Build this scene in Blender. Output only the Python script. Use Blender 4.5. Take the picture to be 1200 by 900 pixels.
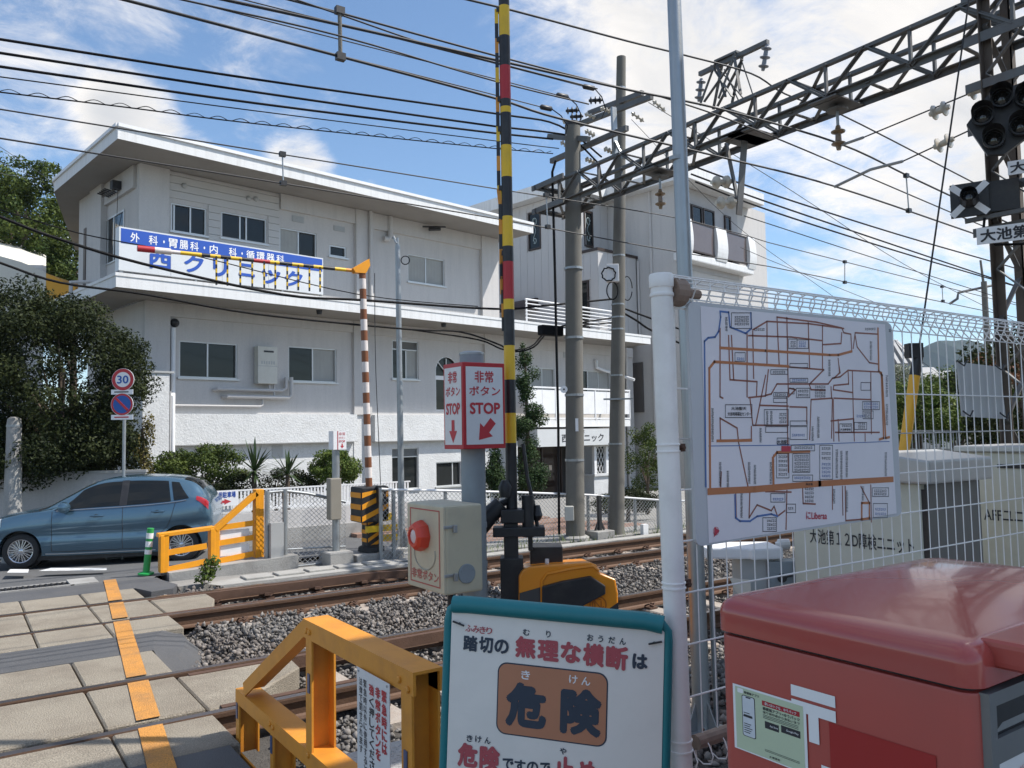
import bpy, bmesh, math, random
import numpy as np
from mathutils import Vector, Matrix
random.seed(7)
RNG = np.random.default_rng(11)
for _o in list(bpy.data.objects):
    bpy.data.objects.remove(_o, do_unlink=True)
SC = bpy.context.scene
COL = SC.collection
R_ = math.radians

# ------------------------------------------------------------------ camera
# world axes: x runs along the railway, y across it (away from the camera), z up; z = 0 is the top of the rails
F_PX, PITCH, ROLL, YAW = 950.78, 0.0614538879, -0.0177919559, 0.965780749
EYE = Vector((0.0, 0.0, 1.75))
_fwd = Vector((math.cos(YAW), math.sin(YAW), 0))
_right = Vector((math.sin(YAW), -math.cos(YAW), 0))
_up = Vector((0, 0, 1))
_zf = _fwd * math.cos(PITCH) + _up * math.sin(PITCH)
_cu = -_fwd * math.sin(PITCH) + _up * math.cos(PITCH)
_cx = _right * math.cos(ROLL) + _cu * math.sin(ROLL)
_cy = -_right * math.sin(ROLL) + _cu * math.cos(ROLL)
cam_d = bpy.data.cameras.new('camera')
cam = bpy.data.objects.new('camera', cam_d)
COL.objects.link(cam)
_m = Matrix.Identity(4)
for _i in range(3):
    _m[_i][0], _m[_i][1], _m[_i][2], _m[_i][3] = _cx[_i], _cy[_i], -_zf[_i], EYE[_i]
cam.matrix_world = _m
cam_d.sensor_width = 36.0
cam_d.lens = 36.0 * F_PX / 1200.0
cam_d.clip_start = 0.05
cam_d.clip_end = 6000
SC.camera = cam

# ------------------------------------------------------------------ sky, sun, exposure
SUN_EL, SUN_AZ = R_(53), R_(125)      # azimuth from +y towards +x
SUN_DIR = Vector((math.sin(SUN_AZ) * math.cos(SUN_EL), math.cos(SUN_AZ) * math.cos(SUN_EL), math.sin(SUN_EL)))
world = bpy.data.worlds.new("World")
SC.world = world
world.use_nodes = True
def build_sky():
    nt = world.node_tree
    nt.nodes.clear()
    N, L = nt.nodes.new, nt.links.new
    out = N('ShaderNodeOutputWorld'); bg = N('ShaderNodeBackground'); bg.inputs[1].default_value = 0.07
    sky = N('ShaderNodeTexSky'); sky.sky_type = 'NISHITA'; sky.sun_disc = False
    sky.sun_elevation = SUN_EL; sky.sun_rotation = SUN_AZ
    sky.air_density = 1.0; sky.dust_density = 0.6; sky.ozone_density = 3.0
    tc = N('ShaderNodeTexCoord')
    sep = N('ShaderNodeSeparateXYZ'); L(tc.outputs['Generated'], sep.inputs[0])
    def math_(op, a, b=None, clamp=False):
        n = N('ShaderNodeMath'); n.operation = op; n.use_clamp = clamp
        for i, v in enumerate((a, b)):
            if v is None: continue
            if isinstance(v, (int, float)): n.inputs[i].default_value = v
            else: L(v, n.inputs[i])
        return n.outputs[0]
    zz = math_('MAXIMUM', sep.outputs[2], 0.0)
    den = math_('ADD', zz, 0.22)
    cx, cy = math_('DIVIDE', sep.outputs[0], den), math_('DIVIDE', sep.outputs[1], den)
    comb = N('ShaderNodeCombineXYZ'); L(cx, comb.inputs[0]); L(cy, comb.inputs[1])
    def noise(vec, scale, detail, rough, dist=0.0, w=0.0):
        n = N('ShaderNodeTexNoise'); n.noise_dimensions = '4D'
        n.inputs['Scale'].default_value = scale; n.inputs['Detail'].default_value = detail
        n.inputs['Roughness'].default_value = rough; n.inputs['Distortion'].default_value = dist; n.inputs['W'].default_value = w
        L(vec, n.inputs['Vector']); return n.outputs[0]
    big = noise(comb.outputs[0], 1.25, 3, 0.55, 0.25, 3.1)
    fine = noise(comb.outputs[0], 5.2, 11, 0.68, 0.6, 1.7)
    wisp = N('ShaderNodeMapping'); wisp.inputs['Scale'].default_value = (1.0, 2.6, 1.0); wisp.inputs['Rotation'].default_value = (0, 0, 0.5)
    L(comb.outputs[0], wisp.inputs['Vector'])
    streak = noise(wisp.outputs[0], 2.4, 8, 0.6, 0.8, 5.0)
    # cloud masses: centre direction, angular radius, weight
    def mass(x, y, rad, amp):
        d = ray(x, y).normalized()
        n = N('ShaderNodeVectorMath'); n.operation = 'DOT_PRODUCT'; n.inputs[1].default_value = d
        nv = N('ShaderNodeVectorMath'); nv.operation = 'NORMALIZE'; L(tc.outputs['Generated'], nv.inputs[0])
        L(nv.outputs[0], n.inputs[0])
        mr = N('ShaderNodeMapRange'); mr.interpolation_type = 'SMOOTHSTEP'
        mr.inputs['From Min'].default_value = math.cos(rad); mr.inputs['From Max'].default_value = 1.0
        mr.inputs['To Max'].default_value = amp
        L(n.outputs['Value'], mr.inputs['Value']); return mr.outputs[0]
    cover = None
    for args in CLOUDS:
        m = mass(*args)
        cover = m if cover is None else math_('ADD', cover, m)
    dens = math_('ADD', math_('MULTIPLY', big, 0.75), math_('MULTIPLY', fine, 1.15))
    dens = math_('ADD', dens, math_('MULTIPLY', streak, 0.55))
    dens = math_('ADD', dens, cover)
    mr = N('ShaderNodeMapRange'); mr.interpolation_type = 'SMOOTHSTEP'
    mr.inputs['From Min'].default_value = 1.12; mr.inputs['From Max'].default_value = 1.68
    L(dens, mr.inputs['Value'])
    # cloud colour: bright edges, greyer thick parts
    ccr = N('ShaderNodeMapRange'); ccr.inputs['From Min'].default_value = 1.38; ccr.inputs['From Max'].default_value = 1.95
    L(math_('ADD', dens, math_('MULTIPLY', math_('SUBTRACT', fine, 0.5), -1.3)), ccr.inputs['Value'])
    cc = N('ShaderNodeMixRGB'); cc.inputs[1].default_value = (14.4, 13.7, 12.9, 1); cc.inputs[2].default_value = (7.6, 7.9, 8.4, 1)
    L(ccr.outputs[0], cc.inputs[0])
    tint = N('ShaderNodeMixRGB'); tint.blend_type = 'MULTIPLY'; tint.inputs[0].default_value = 1.0
    tint.inputs[2].default_value = (2.05, 2.2, 2.25, 1); L(sky.outputs[0], tint.inputs[1])
    mix = N('ShaderNodeMixRGB'); L(mr.outputs[0], mix.inputs[0]); L(tint.outputs[0], mix.inputs[1]); L(cc.outputs[0], mix.inputs[2])
    L(mix.outputs[0], bg.inputs[0]); L(bg.outputs[0], out.inputs[0])

# pixel (of the 1200 x 900 photograph) -> direction / point on a real plane of the place
def ray(x, y):
    return _cx * ((x - 600) / F_PX) + _cy * (-(y - 450) / F_PX) + _zf
def plane_pt(x, y, p, n):
    r = ray(x, y); n = Vector(n)
    return EYE + r * ((Vector(p) - EYE).dot(n) / r.dot(n))
def on_z(x, y, z): return plane_pt(x, y, (0, 0, z), (0, 0, 1))
def on_n(x, y, n): return plane_pt(x, y, (0, n, 0), (0, 1, 0))
def on_t(x, y, t): return plane_pt(x, y, (t, 0, 0), (1, 0, 0))
def at_fwd(x, y, d):
    r = ray(x, y); return EYE + r * (d / r.dot(_fwd))
def facing(x, y, p):     # point of the upright plane through p that faces the camera
    return plane_pt(x, y, p, _fwd)

CLOUDS = [(1000, 40, 0.42, 0.40), (700, 60, 0.22, 0.16), (170, 40, 0.20, -0.04), (40, 110, 0.11, 0.16), (150, 140, 0.066, 0.50), (215, 165, 0.034, 0.22),
          (355, 190, 0.052, 0.50), (1130, 230, 0.2, 0.25), (330, 40, 0.10, 0.08), (520, 130, 0.24, -0.20), (1000, 330, 0.26, -0.34), (300, 160, 0.16, -0.12), (250, 120, 0.04, -0.12), (20, 180, 0.1, -0.12)]
build_sky()
sun_d = bpy.data.lights.new('sun', 'SUN')
sun_d.energy = 5.0; sun_d.angle = R_(0.53); sun_d.color = (1.0, 0.955, 0.89)
sun = bpy.data.objects.new('sun', sun_d); COL.objects.link(sun)
sun.rotation_euler = SUN_DIR.to_track_quat('Z', 'Y').to_euler()
sun.location = (10, -10, 30)
SC.view_settings.view_transform = 'Standard'
SC.view_settings.look = 'None'
SC.view_settings.exposure = 0.25
SC.view_settings.gamma = 1.0

# ------------------------------------------------------------------ materials
MATS = {}
def mat(name, col, rough=0.6, metal=0.0, var=0.12, vs=3.0, bump=0.0, bs=40.0, dirt=None, dirt_amt=0.0, dirt_s=1.2, spec=0.5, streak=False, coat=0.0, trans=0.0, v2=0.0):
    if name in MATS: return MATS[name]
    m = bpy.data.materials.new(name); m.use_nodes = True
    nt = m.node_tree; N, L = nt.nodes.new, nt.links.new
    b = nt.nodes['Principled BSDF']
    b.inputs['Roughness'].default_value = rough; b.inputs['Metallic'].default_value = metal
    b.inputs['Specular IOR Level'].default_value = spec
    b.inputs['Coat Weight'].default_value = coat
    if coat: b.inputs['Coat Roughness'].default_value = 0.06
    g = N('ShaderNodeNewGeometry')
    def noise(scale, detail=4, w=0.0, vec=None, rough_=0.55):
        n = N('ShaderNodeTexNoise'); n.noise_dimensions = '4D'
        n.inputs['Scale'].default_value = scale; n.inputs['Detail'].default_value = detail; n.inputs['W'].default_value = w; n.inputs['Roughness'].default_value = rough_
        L(vec or g.outputs['Position'], n.inputs['Vector']); return n.outputs[0]
    base = tuple(col) + (1,)
    socket = None
    if var:
        mx = N('ShaderNodeMixRGB'); L(noise(vs, 5, 1.3), mx.inputs[0])
        mx.inputs[1].default_value = tuple(max(0, c * (1 - var)) for c in col) + (1,)
        mx.inputs[2].default_value = tuple(min(1, c * (1 + var)) for c in col) + (1,)
        socket = mx.outputs[0]
    if v2:
        mx = N('ShaderNodeMixRGB'); mx.blend_type = 'MULTIPLY'; mx.inputs[0].default_value = 1.0
        rr = N('ShaderNodeMapRange'); rr.inputs['From Min'].default_value = 0.3; rr.inputs['From Max'].default_value = 0.7
        rr.inputs['To Min'].default_value = 1 - v2; rr.inputs['To Max'].default_value = 1 + v2
        L(noise(bs, 3, 4.4), rr.inputs['Value'])
        cb = N('ShaderNodeCombineXYZ')
        for i in range(3): L(rr.outputs[0], cb.inputs[i])
        if socket: L(socket, mx.inputs[1])
        else: mx.inputs[1].default_value = base
        L(cb.outputs[0], mx.inputs[2]); socket = mx.outputs[0]
    if dirt is not None:
        vec = None
        if streak:
            mp = N('ShaderNodeMapping'); mp.inputs['Scale'].default_value = (6, 6, 0.5); L(g.outputs['Position'], mp.inputs['Vector']); vec = mp.outputs[0]
        rp = N('ShaderNodeMapRange'); rp.inputs['From Min'].default_value = 0.46; rp.inputs['From Max'].default_value = 0.74; rp.inputs['To Max'].default_value = dirt_amt
        L(noise(dirt_s, 7, 7.7, vec, 0.65), rp.inputs['Value'])
        mx = N('ShaderNodeMixRGB'); L(rp.outputs[0], mx.inputs[0])
        if socket: L(socket, mx.inputs[1])
        else: mx.inputs[1].default_value = base
        mx.inputs[2].default_value = tuple(dirt) + (1,); socket = mx.outputs[0]
    if socket: L(socket, b.inputs['Base Color'])
    else: b.inputs['Base Color'].default_value = base
    if bump:
        bp = N('ShaderNodeBump'); bp.inputs['Strength'].default_value = bump; bp.inputs['Distance'].default_value = 0.02
        L(noise(bs, 6, 2.2), bp.inputs['Height']); L(bp.outputs[0], b.inputs['Normal'])
    if trans:
        tr = N('ShaderNodeBsdfTranslucent'); ms = N('ShaderNodeMixShader'); ms.inputs[0].default_value = trans
        if socket: L(socket, tr.inputs[0])
        else: tr.inputs[0].default_value = base
        L(b.outputs[0], ms.inputs[1]); L(tr.outputs[0], ms.inputs[2]); L(ms.outputs[0], nt.nodes['Material Output'].inputs[0])
    MATS[name] = m
    return m
def glass_mat(name, tint=(0.015, 0.018, 0.018), rough=0.04, alpha=None):
    if name in MATS: return MATS[name]
    m = bpy.data.materials.new(name); m.use_nodes = True
    nt = m.node_tree; b = nt.nodes['Principled BSDF']
    b.inputs['Base Color'].default_value = tint + (1,); b.inputs['Roughness'].default_value = rough
    b.inputs['Specular IOR Level'].default_value = 0.32
    n = nt.nodes.new('ShaderNodeTexNoise'); n.inputs['Scale'].default_value = 1.1
    g = nt.nodes.new('ShaderNodeNewGeometry'); nt.links.new(g.outputs['Position'], n.inputs['Vector'])
    bp = nt.nodes.new('ShaderNodeBump'); bp.inputs['Strength'].default_value = 0.06; bp.inputs['Distance'].default_value = 0.05
    nt.links.new(n.outputs[0], bp.inputs['Height']); nt.links.new(bp.outputs[0], b.inputs['Normal'])
    if alpha is not None:
        b.inputs['Alpha'].default_value = alpha
    MATS[name] = m
    return m

# ------------------------------------------------------------------ mesh builder
class MB:
    def __init__(self): self.v = []; self.f = []; self.mi = []; self.cur = 0
    def m(self, i): self.cur = i; return self
    def add(self, vs, fs):
        o = len(self.v); self.v.extend([tuple(p) for p in vs])
        self.f.extend([tuple(i + o for i in f) for f in fs]); self.mi.extend([self.cur] * len(fs)); return self
    def quad(self, a, b, c, d): return self.add((a, b, c, d), ((0, 1, 2, 3),))
    def poly(self, pts): return self.add(pts, (tuple(range(len(pts))),))
    def box(self, lo, hi, fr=None):
        (x0, y0, z0), (x1, y1, z1) = lo, hi
        vs = [(x0, y0, z0), (x1, y0, z0), (x1, y1, z0), (x0, y1, z0), (x0, y0, z1), (x1, y0, z1), (x1, y1, z1), (x0, y1, z1)]
        if fr: vs = [fr(*p) for p in vs]
        return self.add(vs, ((3, 2, 1, 0), (4, 5, 6, 7), (0, 1, 5, 4), (1, 2, 6, 5), (2, 3, 7, 6), (3, 0, 4, 7)))
    def bar(self, p, q, w, h=None, up=(0, 0, 1), off=(0, 0)):
        p, q = Vector(p), Vector(q); d = (q - p).normalized(); u = Vector(up)
        if abs(d.dot(u)) > 0.99: u = Vector((0, 1, 0)) if abs(d.y) < 0.9 else Vector((1, 0, 0))
        s = d.cross(u).normalized(); u = s.cross(d).normalized(); h = w if h is None else h
        vs = []
        for e in (p, q):
            for a, b in ((-1, -1), (1, -1), (1, 1), (-1, 1)):
                vs.append(e + s * (a * w / 2 + off[0]) + u * (b * h / 2 + off[1]))
        return self.add(vs, ((3, 2, 1, 0), (4, 5, 6, 7), (0, 1, 5, 4), (1, 2, 6, 5), (2, 3, 7, 6), (3, 0, 4, 7)))
    def angle(self, p, q, w, t=0.008, up=(0, 0, 1), flip=1):      # L-section bar
        self.bar(p, q, w, t, up, (0, flip * (w / 2 - t / 2))); return self.bar(p, q, t, w, up, (w / 2 - t / 2, 0))
    def tube(self, p, q, r, r2=None, n=12, cap=True):
        p, q = Vector(p), Vector(q); d = (q - p).normalized(); r2 = r if r2 is None else r2
        u = Vector((0, 0, 1)) if abs(d.z) < 0.95 else Vector((1, 0, 0))
        s = d.cross(u).normalized(); u = s.cross(d).normalized(); vs = []
        for e, rr in ((p, r), (q, r2)):
            for k in range(n):
                a = 2 * math.pi * k / n; vs.append(e + s * (math.cos(a) * rr) + u * (math.sin(a) * rr))
        fs = [(k, (k + 1) % n, n + (k + 1) % n, n + k) for k in range(n)]
        if cap: fs += [tuple(range(n - 1, -1, -1)), tuple(range(n, 2 * n))]
        return self.add(vs, fs)
    def sweep(self, pts, r, n=6, closed=False, cap=True):
        pts = [Vector(p) for p in pts]; m = len(pts); vs = []; prev = None
        for i, p in enumerate(pts):
            a = pts[(i - 1) % m] if (i or closed) else p
            b = pts[(i + 1) % m] if (i < m - 1 or closed) else p
            d = (b - a).normalized()
            if prev is None:
                u = Vector((0, 0, 1)) if abs(d.z) < 0.9 else Vector((1, 0, 0))
                s = d.cross(u).normalized()
            else:
                s = (prev - d * prev.dot(d)).normalized()
            prev = s; u = s.cross(d); rr = r[i] if isinstance(r, (list, tuple)) else r
            for k in range(n):
                t = 2 * math.pi * k / n; vs.append(p + s * (math.cos(t) * rr) + u * (math.sin(t) * rr))
        fs = []
        for i in range(m if closed else m - 1):
            j = (i + 1) % m
            for k in range(n): fs.append((i * n + k, i * n + (k + 1) % n, j * n + (k + 1) % n, j * n + k))
        if cap and not closed: fs += [tuple(range(n - 1, -1, -1)), tuple(range((m - 1) * n, m * n))]
        return self.add(vs, fs)
    def lathe(self, c, axis, prof, n=16, cap=True):      # prof: (distance along axis, radius)
        c = Vector(c); d = Vector(axis).normalized()
        u = Vector((0, 0, 1)) if abs(d.z) < 0.95 else Vector((1, 0, 0))
        s = d.cross(u).normalized(); u = s.cross(d).normalized(); vs = []
        for h, r in prof:
            for k in range(n):
                a = 2 * math.pi * k / n; vs.append(c + d * h + s * (math.cos(a) * r) + u * (math.sin(a) * r))
        fs = []
        for i in range(len(prof) - 1):
            for k in range(n): fs.append((i * n + k, i * n + (k + 1) % n, (i + 1) * n + (k + 1) % n, (i + 1) * n + k))
        if cap: fs += [tuple(range(n - 1, -1, -1)), tuple(range((len(prof) - 1) * n, len(prof) * n))]
        return self.add(vs, fs)
    def prism(self, poly, d0, d1, fr):         # poly in (a, b), extruded along the third axis of fr(a, b, d)
        n = len(poly); vs = [fr(a, b, d0) for a, b in poly] + [fr(a, b, d1) for a, b in poly]
        fs = [tuple(range(n - 1, -1, -1)), tuple(range(n, 2 * n))] + [(k, (k + 1) % n, n + (k + 1) % n, n + k) for k in range(n)]
        return self.add(vs, fs)
    def build(self, name, mats, parent=None, smooth=False, bevel=0.0, seg=2, fix=True):
        me = bpy.data.meshes.new(name); me.from_pydata(self.v, [], self.f)
        if not isinstance(mats, (list, tuple)): mats = [mats]
        for m_ in mats: me.materials.append(m_)
        if len(mats) > 1: me.polygons.foreach_set('material_index', self.mi)
        if fix or bevel:
            bm = bmesh.new(); bm.from_mesh(me)
            if bevel:
                bmesh.ops.remove_doubles(bm, verts=bm.verts, dist=1e-5)
            bmesh.ops.recalc_face_normals(bm, faces=bm.faces)
            if bevel:
                ed = [e for e in bm.edges if len(e.link_faces) == 2 and e.calc_face_angle(0) > 0.5]
                bmesh.ops.bevel(bm, geom=ed, offset=bevel, segments=seg, affect='EDGES', profile=0.6, clamp_overlap=True)
            bm.to_mesh(me); bm.free()
        if smooth:
            me.shade_smooth(); me.set_sharp_from_angle(angle=R_(smooth if smooth is not True else 40))
        me.update()
        return link(name, me, parent)
def link(name, me, parent=None):
    o = bpy.data.objects.new(name, me); COL.objects.link(o)
    if parent is not None:
        o.parent = parent
        o.matrix_parent_inverse = Matrix.LocRotScale(parent.location, parent.rotation_euler, parent.scale).inverted()
    return o
def tag(o, label=None, cat=None, group=None, kind=None):
    if label: o['label'] = label
    if cat: o['category'] = cat
    if group: o['group'] = group
    if kind: o['kind'] = kind
    return o
def thing(name, loc, label, cat, group=None, kind=None):
    o = bpy.data.objects.new(name, None); o.empty_display_size = 0.2; o.location = loc; COL.objects.link(o)
    return tag(o, label, cat, group, kind)
def copy_tree(o, delta, parent=None):
    c = o.copy(); COL.objects.link(c)
    if parent is not None: c.parent = parent
    else: c.location = Vector(o.location) + Vector(delta)
    for ch in o.children: copy_tree(ch, delta, c)
    return c
_fontc = bpy.data.curves.new('lettering', 'FONT')
_fonto = bpy.data.objects.new('lettering', _fontc)
def glyphs(body, bold=0.0, space=1.0, res=3):
    """outline mesh of a text, unit em, as (verts, faces)"""
    _fontc.body = body; _fontc.space_character = space; _fontc.resolution_u = res
    if _fonto.name not in COL.objects: COL.objects.link(_fonto)
    dg = bpy.context.evaluated_depsgraph_get()
    me = bpy.data.meshes.new_from_object(_fonto.evaluated_get(dg))
    vs = np.empty(len(me.vertices) * 3, 'f'); me.vertices.foreach_get('co', vs); vs = vs.reshape(-1, 3)[:, :2].copy()
    fs = [tuple(p.vertices) for p in me.polygons]
    bpy.data.meshes.remove(me)
    return vs, fs
def write(mb, body, org, ex, ey, box, bold=0.0, space=1.0, vertical=False, lift=None):
    """print body into the rectangle box=(x0, y0, x1, y1) of the plane org + x*ex + y*ey"""
    org, ex, ey = Vector(org), Vector(ex), Vector(ey)
    nz = ex.normalized().cross(ey.normalized()) * (0.0015 if lift is None else lift)
    x0, y0, x1, y1 = box
    if vertical:
        n = len(body); h = (y1 - y0) / n
        for i, ch in enumerate(body):
            if ch.strip(): write(mb, ch, org, ex, ey, (x0, y1 - (i + 0.95) * h, x1, y1 - (i + 0.05) * h), bold, 1.0, False, lift)
        return mb
    vs, fs = glyphs(body, bold, space)
    if not len(vs): return mb
    lo, hi = vs.min(0), vs.max(0)
    if len(body) == 1 and vertical is False and (hi - lo).min() < 0.3:   # narrow signs such as the long vowel mark keep their own shape
        c = (lo + hi) / 2; r = max((hi - lo).max(), 0.75) / 2; lo, hi = c - r, c + r
    sc = (hi - lo)
    # heavier strokes: the same glyph struck again with tiny shifts, each a hair above the last
    sh = [(0, 0)]
    if bold > 0: sh += [(bold * math.cos(a), bold * math.sin(a)) for a in np.arange(0, 6.2, 6.2832 / (8 if bold > .028 else 4))]
    nu = nz.normalized() * 0.00006
    lo = lo - bold; sc = sc + 2 * bold
    for i, (dx, dy) in enumerate(sh):
        mb.add([org + ex * (x0 + (v[0] + dx - lo[0]) / sc[0] * (x1 - x0)) + ey * (y0 + (v[1] + dy - lo[1]) / sc[1] * (y1 - y0)) + nz + nu * i for v in vs], fs)
    return mb
def sheet(org, ex, ey, x0, y0, x1, y1, mb, lift=0.001):
    org, ex, ey = Vector(org), Vector(ex), Vector(ey); nz = ex.normalized().cross(ey.normalized()) * lift
    return mb.add([org + ex * a + ey * b + nz for a, b in ((x0, y0), (x1, y0), (x1, y1), (x0, y1))], ((0, 1, 2, 3),))

# ---- common materials
M_conc = mat('concrete', (0.34, 0.33, 0.31), 0.9, var=0.18, vs=2.5, bump=0.5, bs=60, dirt=(0.12, 0.11, 0.10), dirt_amt=0.6, dirt_s=3, v2=0.12)
M_steel = mat('galvanised_steel', (0.36, 0.38, 0.39), 0.45, 0.7, var=0.2, vs=9, bump=0.1, bs=60, dirt=(0.2, 0.17, 0.14), dirt_amt=0.4, dirt_s=4)
M_black = mat('black_paint', (0.018, 0.018, 0.02), 0.45, var=0.3, vs=8, dirt=(0.08, 0.075, 0.07), dirt_amt=0.35, dirt_s=9)
M_rubber = mat('black_rubber', (0.02, 0.02, 0.021), 0.7, var=0.3, vs=12)
M_white = mat('white_paint', (0.78, 0.78, 0.78), 0.5, var=0.05, vs=4, dirt=(0.45, 0.43, 0.40), dirt_amt=0.25, dirt_s=2.5)
M_wpost = mat('white_powder_coat', (0.87, 0.84, 0.80), 0.38, var=0.04, vs=6, dirt=(0.42, 0.38, 0.33), dirt_amt=0.3, dirt_s=7)
M_orange = mat('orange_paint', (0.68, 0.28, 0.03), 0.5, var=0.1, vs=5, dirt=(0.42, 0.16, 0.03), dirt_amt=0.55, dirt_s=6, bump=0.06, bs=90)
M_yel = mat('signal_yellow', (0.80, 0.50, 0.02), 0.45, var=0.08, vs=7, dirt=(0.4, 0.25, 0.06), dirt_amt=0.3, dirt_s=8)
M_red = mat('signal_red', (0.45, 0.022, 0.03), 0.45, var=0.1, vs=7)
M_rust = mat('rusty_steel', (0.11, 0.062, 0.042), 0.8, 0.25, var=0.35, vs=10, bump=0.3, bs=70)
M_glass = glass_mat('window_glass')
M_alu = mat('window_aluminium', (0.56, 0.56, 0.55), 0.4, 0.5, var=0.06, vs=6)
M_ink = mat('black_print', (0.03, 0.03, 0.035), 0.6, var=0)
M_inkred = mat('red_print', (0.50, 0.035, 0.045), 0.55, var=0)
M_inkblue = mat('blue_print', (0.02, 0.07, 0.33), 0.5, var=0.05)
M_inkwhite = mat('white_print', (0.82, 0.82, 0.82), 0.5, var=0)
# ================================================================== ground, road, railway
M_asph = mat('asphalt', (0.115, 0.115, 0.115), 0.92, var=0.25, vs=1.4, bump=0.6, bs=150, dirt=(0.14, 0.135, 0.13), dirt_amt=0.5, dirt_s=1.0, v2=0.25)
M_asph2 = mat('dark_asphalt', (0.095, 0.096, 0.10), 0.92, var=0.25, vs=2.4, bump=0.6, bs=150, dirt=(0.15, 0.14, 0.13), dirt_amt=0.35, dirt_s=2.0, v2=0.25)
M_soil = mat('soil', (0.13, 0.115, 0.09), 1.0, var=0.3, vs=1.0, bump=0.5, bs=30, dirt=(0.07, 0.09, 0.04), dirt_amt=0.5, dirt_s=0.4)
M_panel = mat('crossing_slab', (0.30, 0.262, 0.205), 0.95, var=0.16, vs=2.6, bump=0.8, bs=110, dirt=(0.15, 0.118, 0.088), dirt_amt=0.7, dirt_s=1.7, v2=0.4)
M_linepaint = mat('road_line_orange', (0.58, 0.26, 0.055), 0.9, var=0.16, vs=6, bump=0.7, bs=110, dirt=(0.24, 0.15, 0.08), dirt_amt=0.75, dirt_s=4, v2=0.35)
M_linewhite = mat('road_line_white', (0.72, 0.72, 0.70), 0.8, var=0.1, vs=6, bump=0.4, bs=120, dirt=(0.2, 0.2, 0.2), dirt_amt=0.8, dirt_s=9, v2=0.15)
M_rail = mat('rail_steel', (0.12, 0.068, 0.042), 0.7, 0.3, var=0.3, vs=14, bump=0.2, bs=60)
M_railtop = mat('rail_running_face', (0.26, 0.235, 0.235), 0.28, 0.85, var=0.12, vs=20)
M_sleep = mat('sleeper_concrete', (0.38, 0.33, 0.28), 0.9, var=0.18, vs=4, bump=0.4, bs=60, dirt=(0.2, 0.12, 0.08), dirt_amt=0.6, dirt_s=5)
M_stone = mat('ballast_stone', (0.21, 0.20, 0.19), 0.9, var=0.75, vs=17, bump=0.3, bs=60, dirt=(0.20, 0.11, 0.065), dirt_amt=0.85, dirt_s=0.7)
M_bed = mat('ballast_bed', (0.075, 0.068, 0.06), 1.0, var=0.5, vs=25, bump=1.0, bs=45)

g = MB(); g.quad((-3000, -3000, -0.75), (3000, -3000, -0.75), (3000, 3000, -0.75), (-3000, 3000, -0.75))
tag(g.build('ground', M_soil), 'brown earth spreading under and beyond the railway and houses', 'ground', kind='structure')

# track bed under both tracks
g = MB()
def strip(mb, prof, t0, t1):    # prof: (n, z) list swept along the railway
    vs = []
    for t in (t0, t1): vs += [(t, n, z) for n, z in prof]
    k = len(prof)
    return mb.add(vs, [(i, i + 1, k + i + 1, k + i) for i in range(k - 1)])
strip(g, [(3.7, -0.7), (4.2, -0.26), (5.2, -0.22), (10.4, -0.22), (10.62, -0.30), (10.7, -0.7)], 1.3, 320)
strip(g, [(3.7, -0.7), (4.2, -0.26), (5.2, -0.22), (10.4, -0.22), (10.62, -0.30), (10.7, -0.7)], -320, -6.5)
tag(g.build('track_bed', M_bed), 'dark packed ballast bed under the two tracks', 'track bed', kind='structure')

# roads: the street that climbs over the crossing, both approaches
RW = 1.62
g = MB()
pts_near = [(-6.2, -30), (1.9, -30), (1.9, -6), (1.35, 2.0), (1.35, 4.86), (-6.2, 4.86)]
g.add([(t, n, 0.0 if n > -2 else 0.05) for t, n in pts_near], (tuple(range(6)),))
tag(g.build('road', M_asph), 'grey asphalt street leading up to the near side of the crossing', 'road', kind='structure')
g = MB()
prof = [(10.62, -0.004), (11.4, -0.006), (12.2, -0.06), (13.4, -0.22), (15.0, -0.36), (18.6, -0.5), (21.5, -0.6)]
def gz(n):
    for (a, za), (b, zb) in zip(prof, prof[1:]):
        if n <= b: return za + (zb - za) * max(0, (n - a)) / (b - a)
    return prof[-1][1]
edge = {10.62: 1.95, 11.4: 2.22, 12.2: 6.4, 13.4: 6.9, 15.0: 7.2, 18.6: 7.2, 21.5: 7.2}
vs = []; fs = []
for n, z in prof: vs += [(-26, n, z), (-2, n, z), (0.6, n, z), (edge[n], n, z)]
for i in range(len(prof) - 1):
    for k in range(3): fs.append((i * 4 + k, i * 4 + k + 1, i * 4 + 5 + k, i * 4 + 4 + k))
g.add(vs, fs)
far_road = tag(g.build('road', M_asph), 'grey asphalt street sloping down past the parked blue car', 'road', kind='structure')
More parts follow.
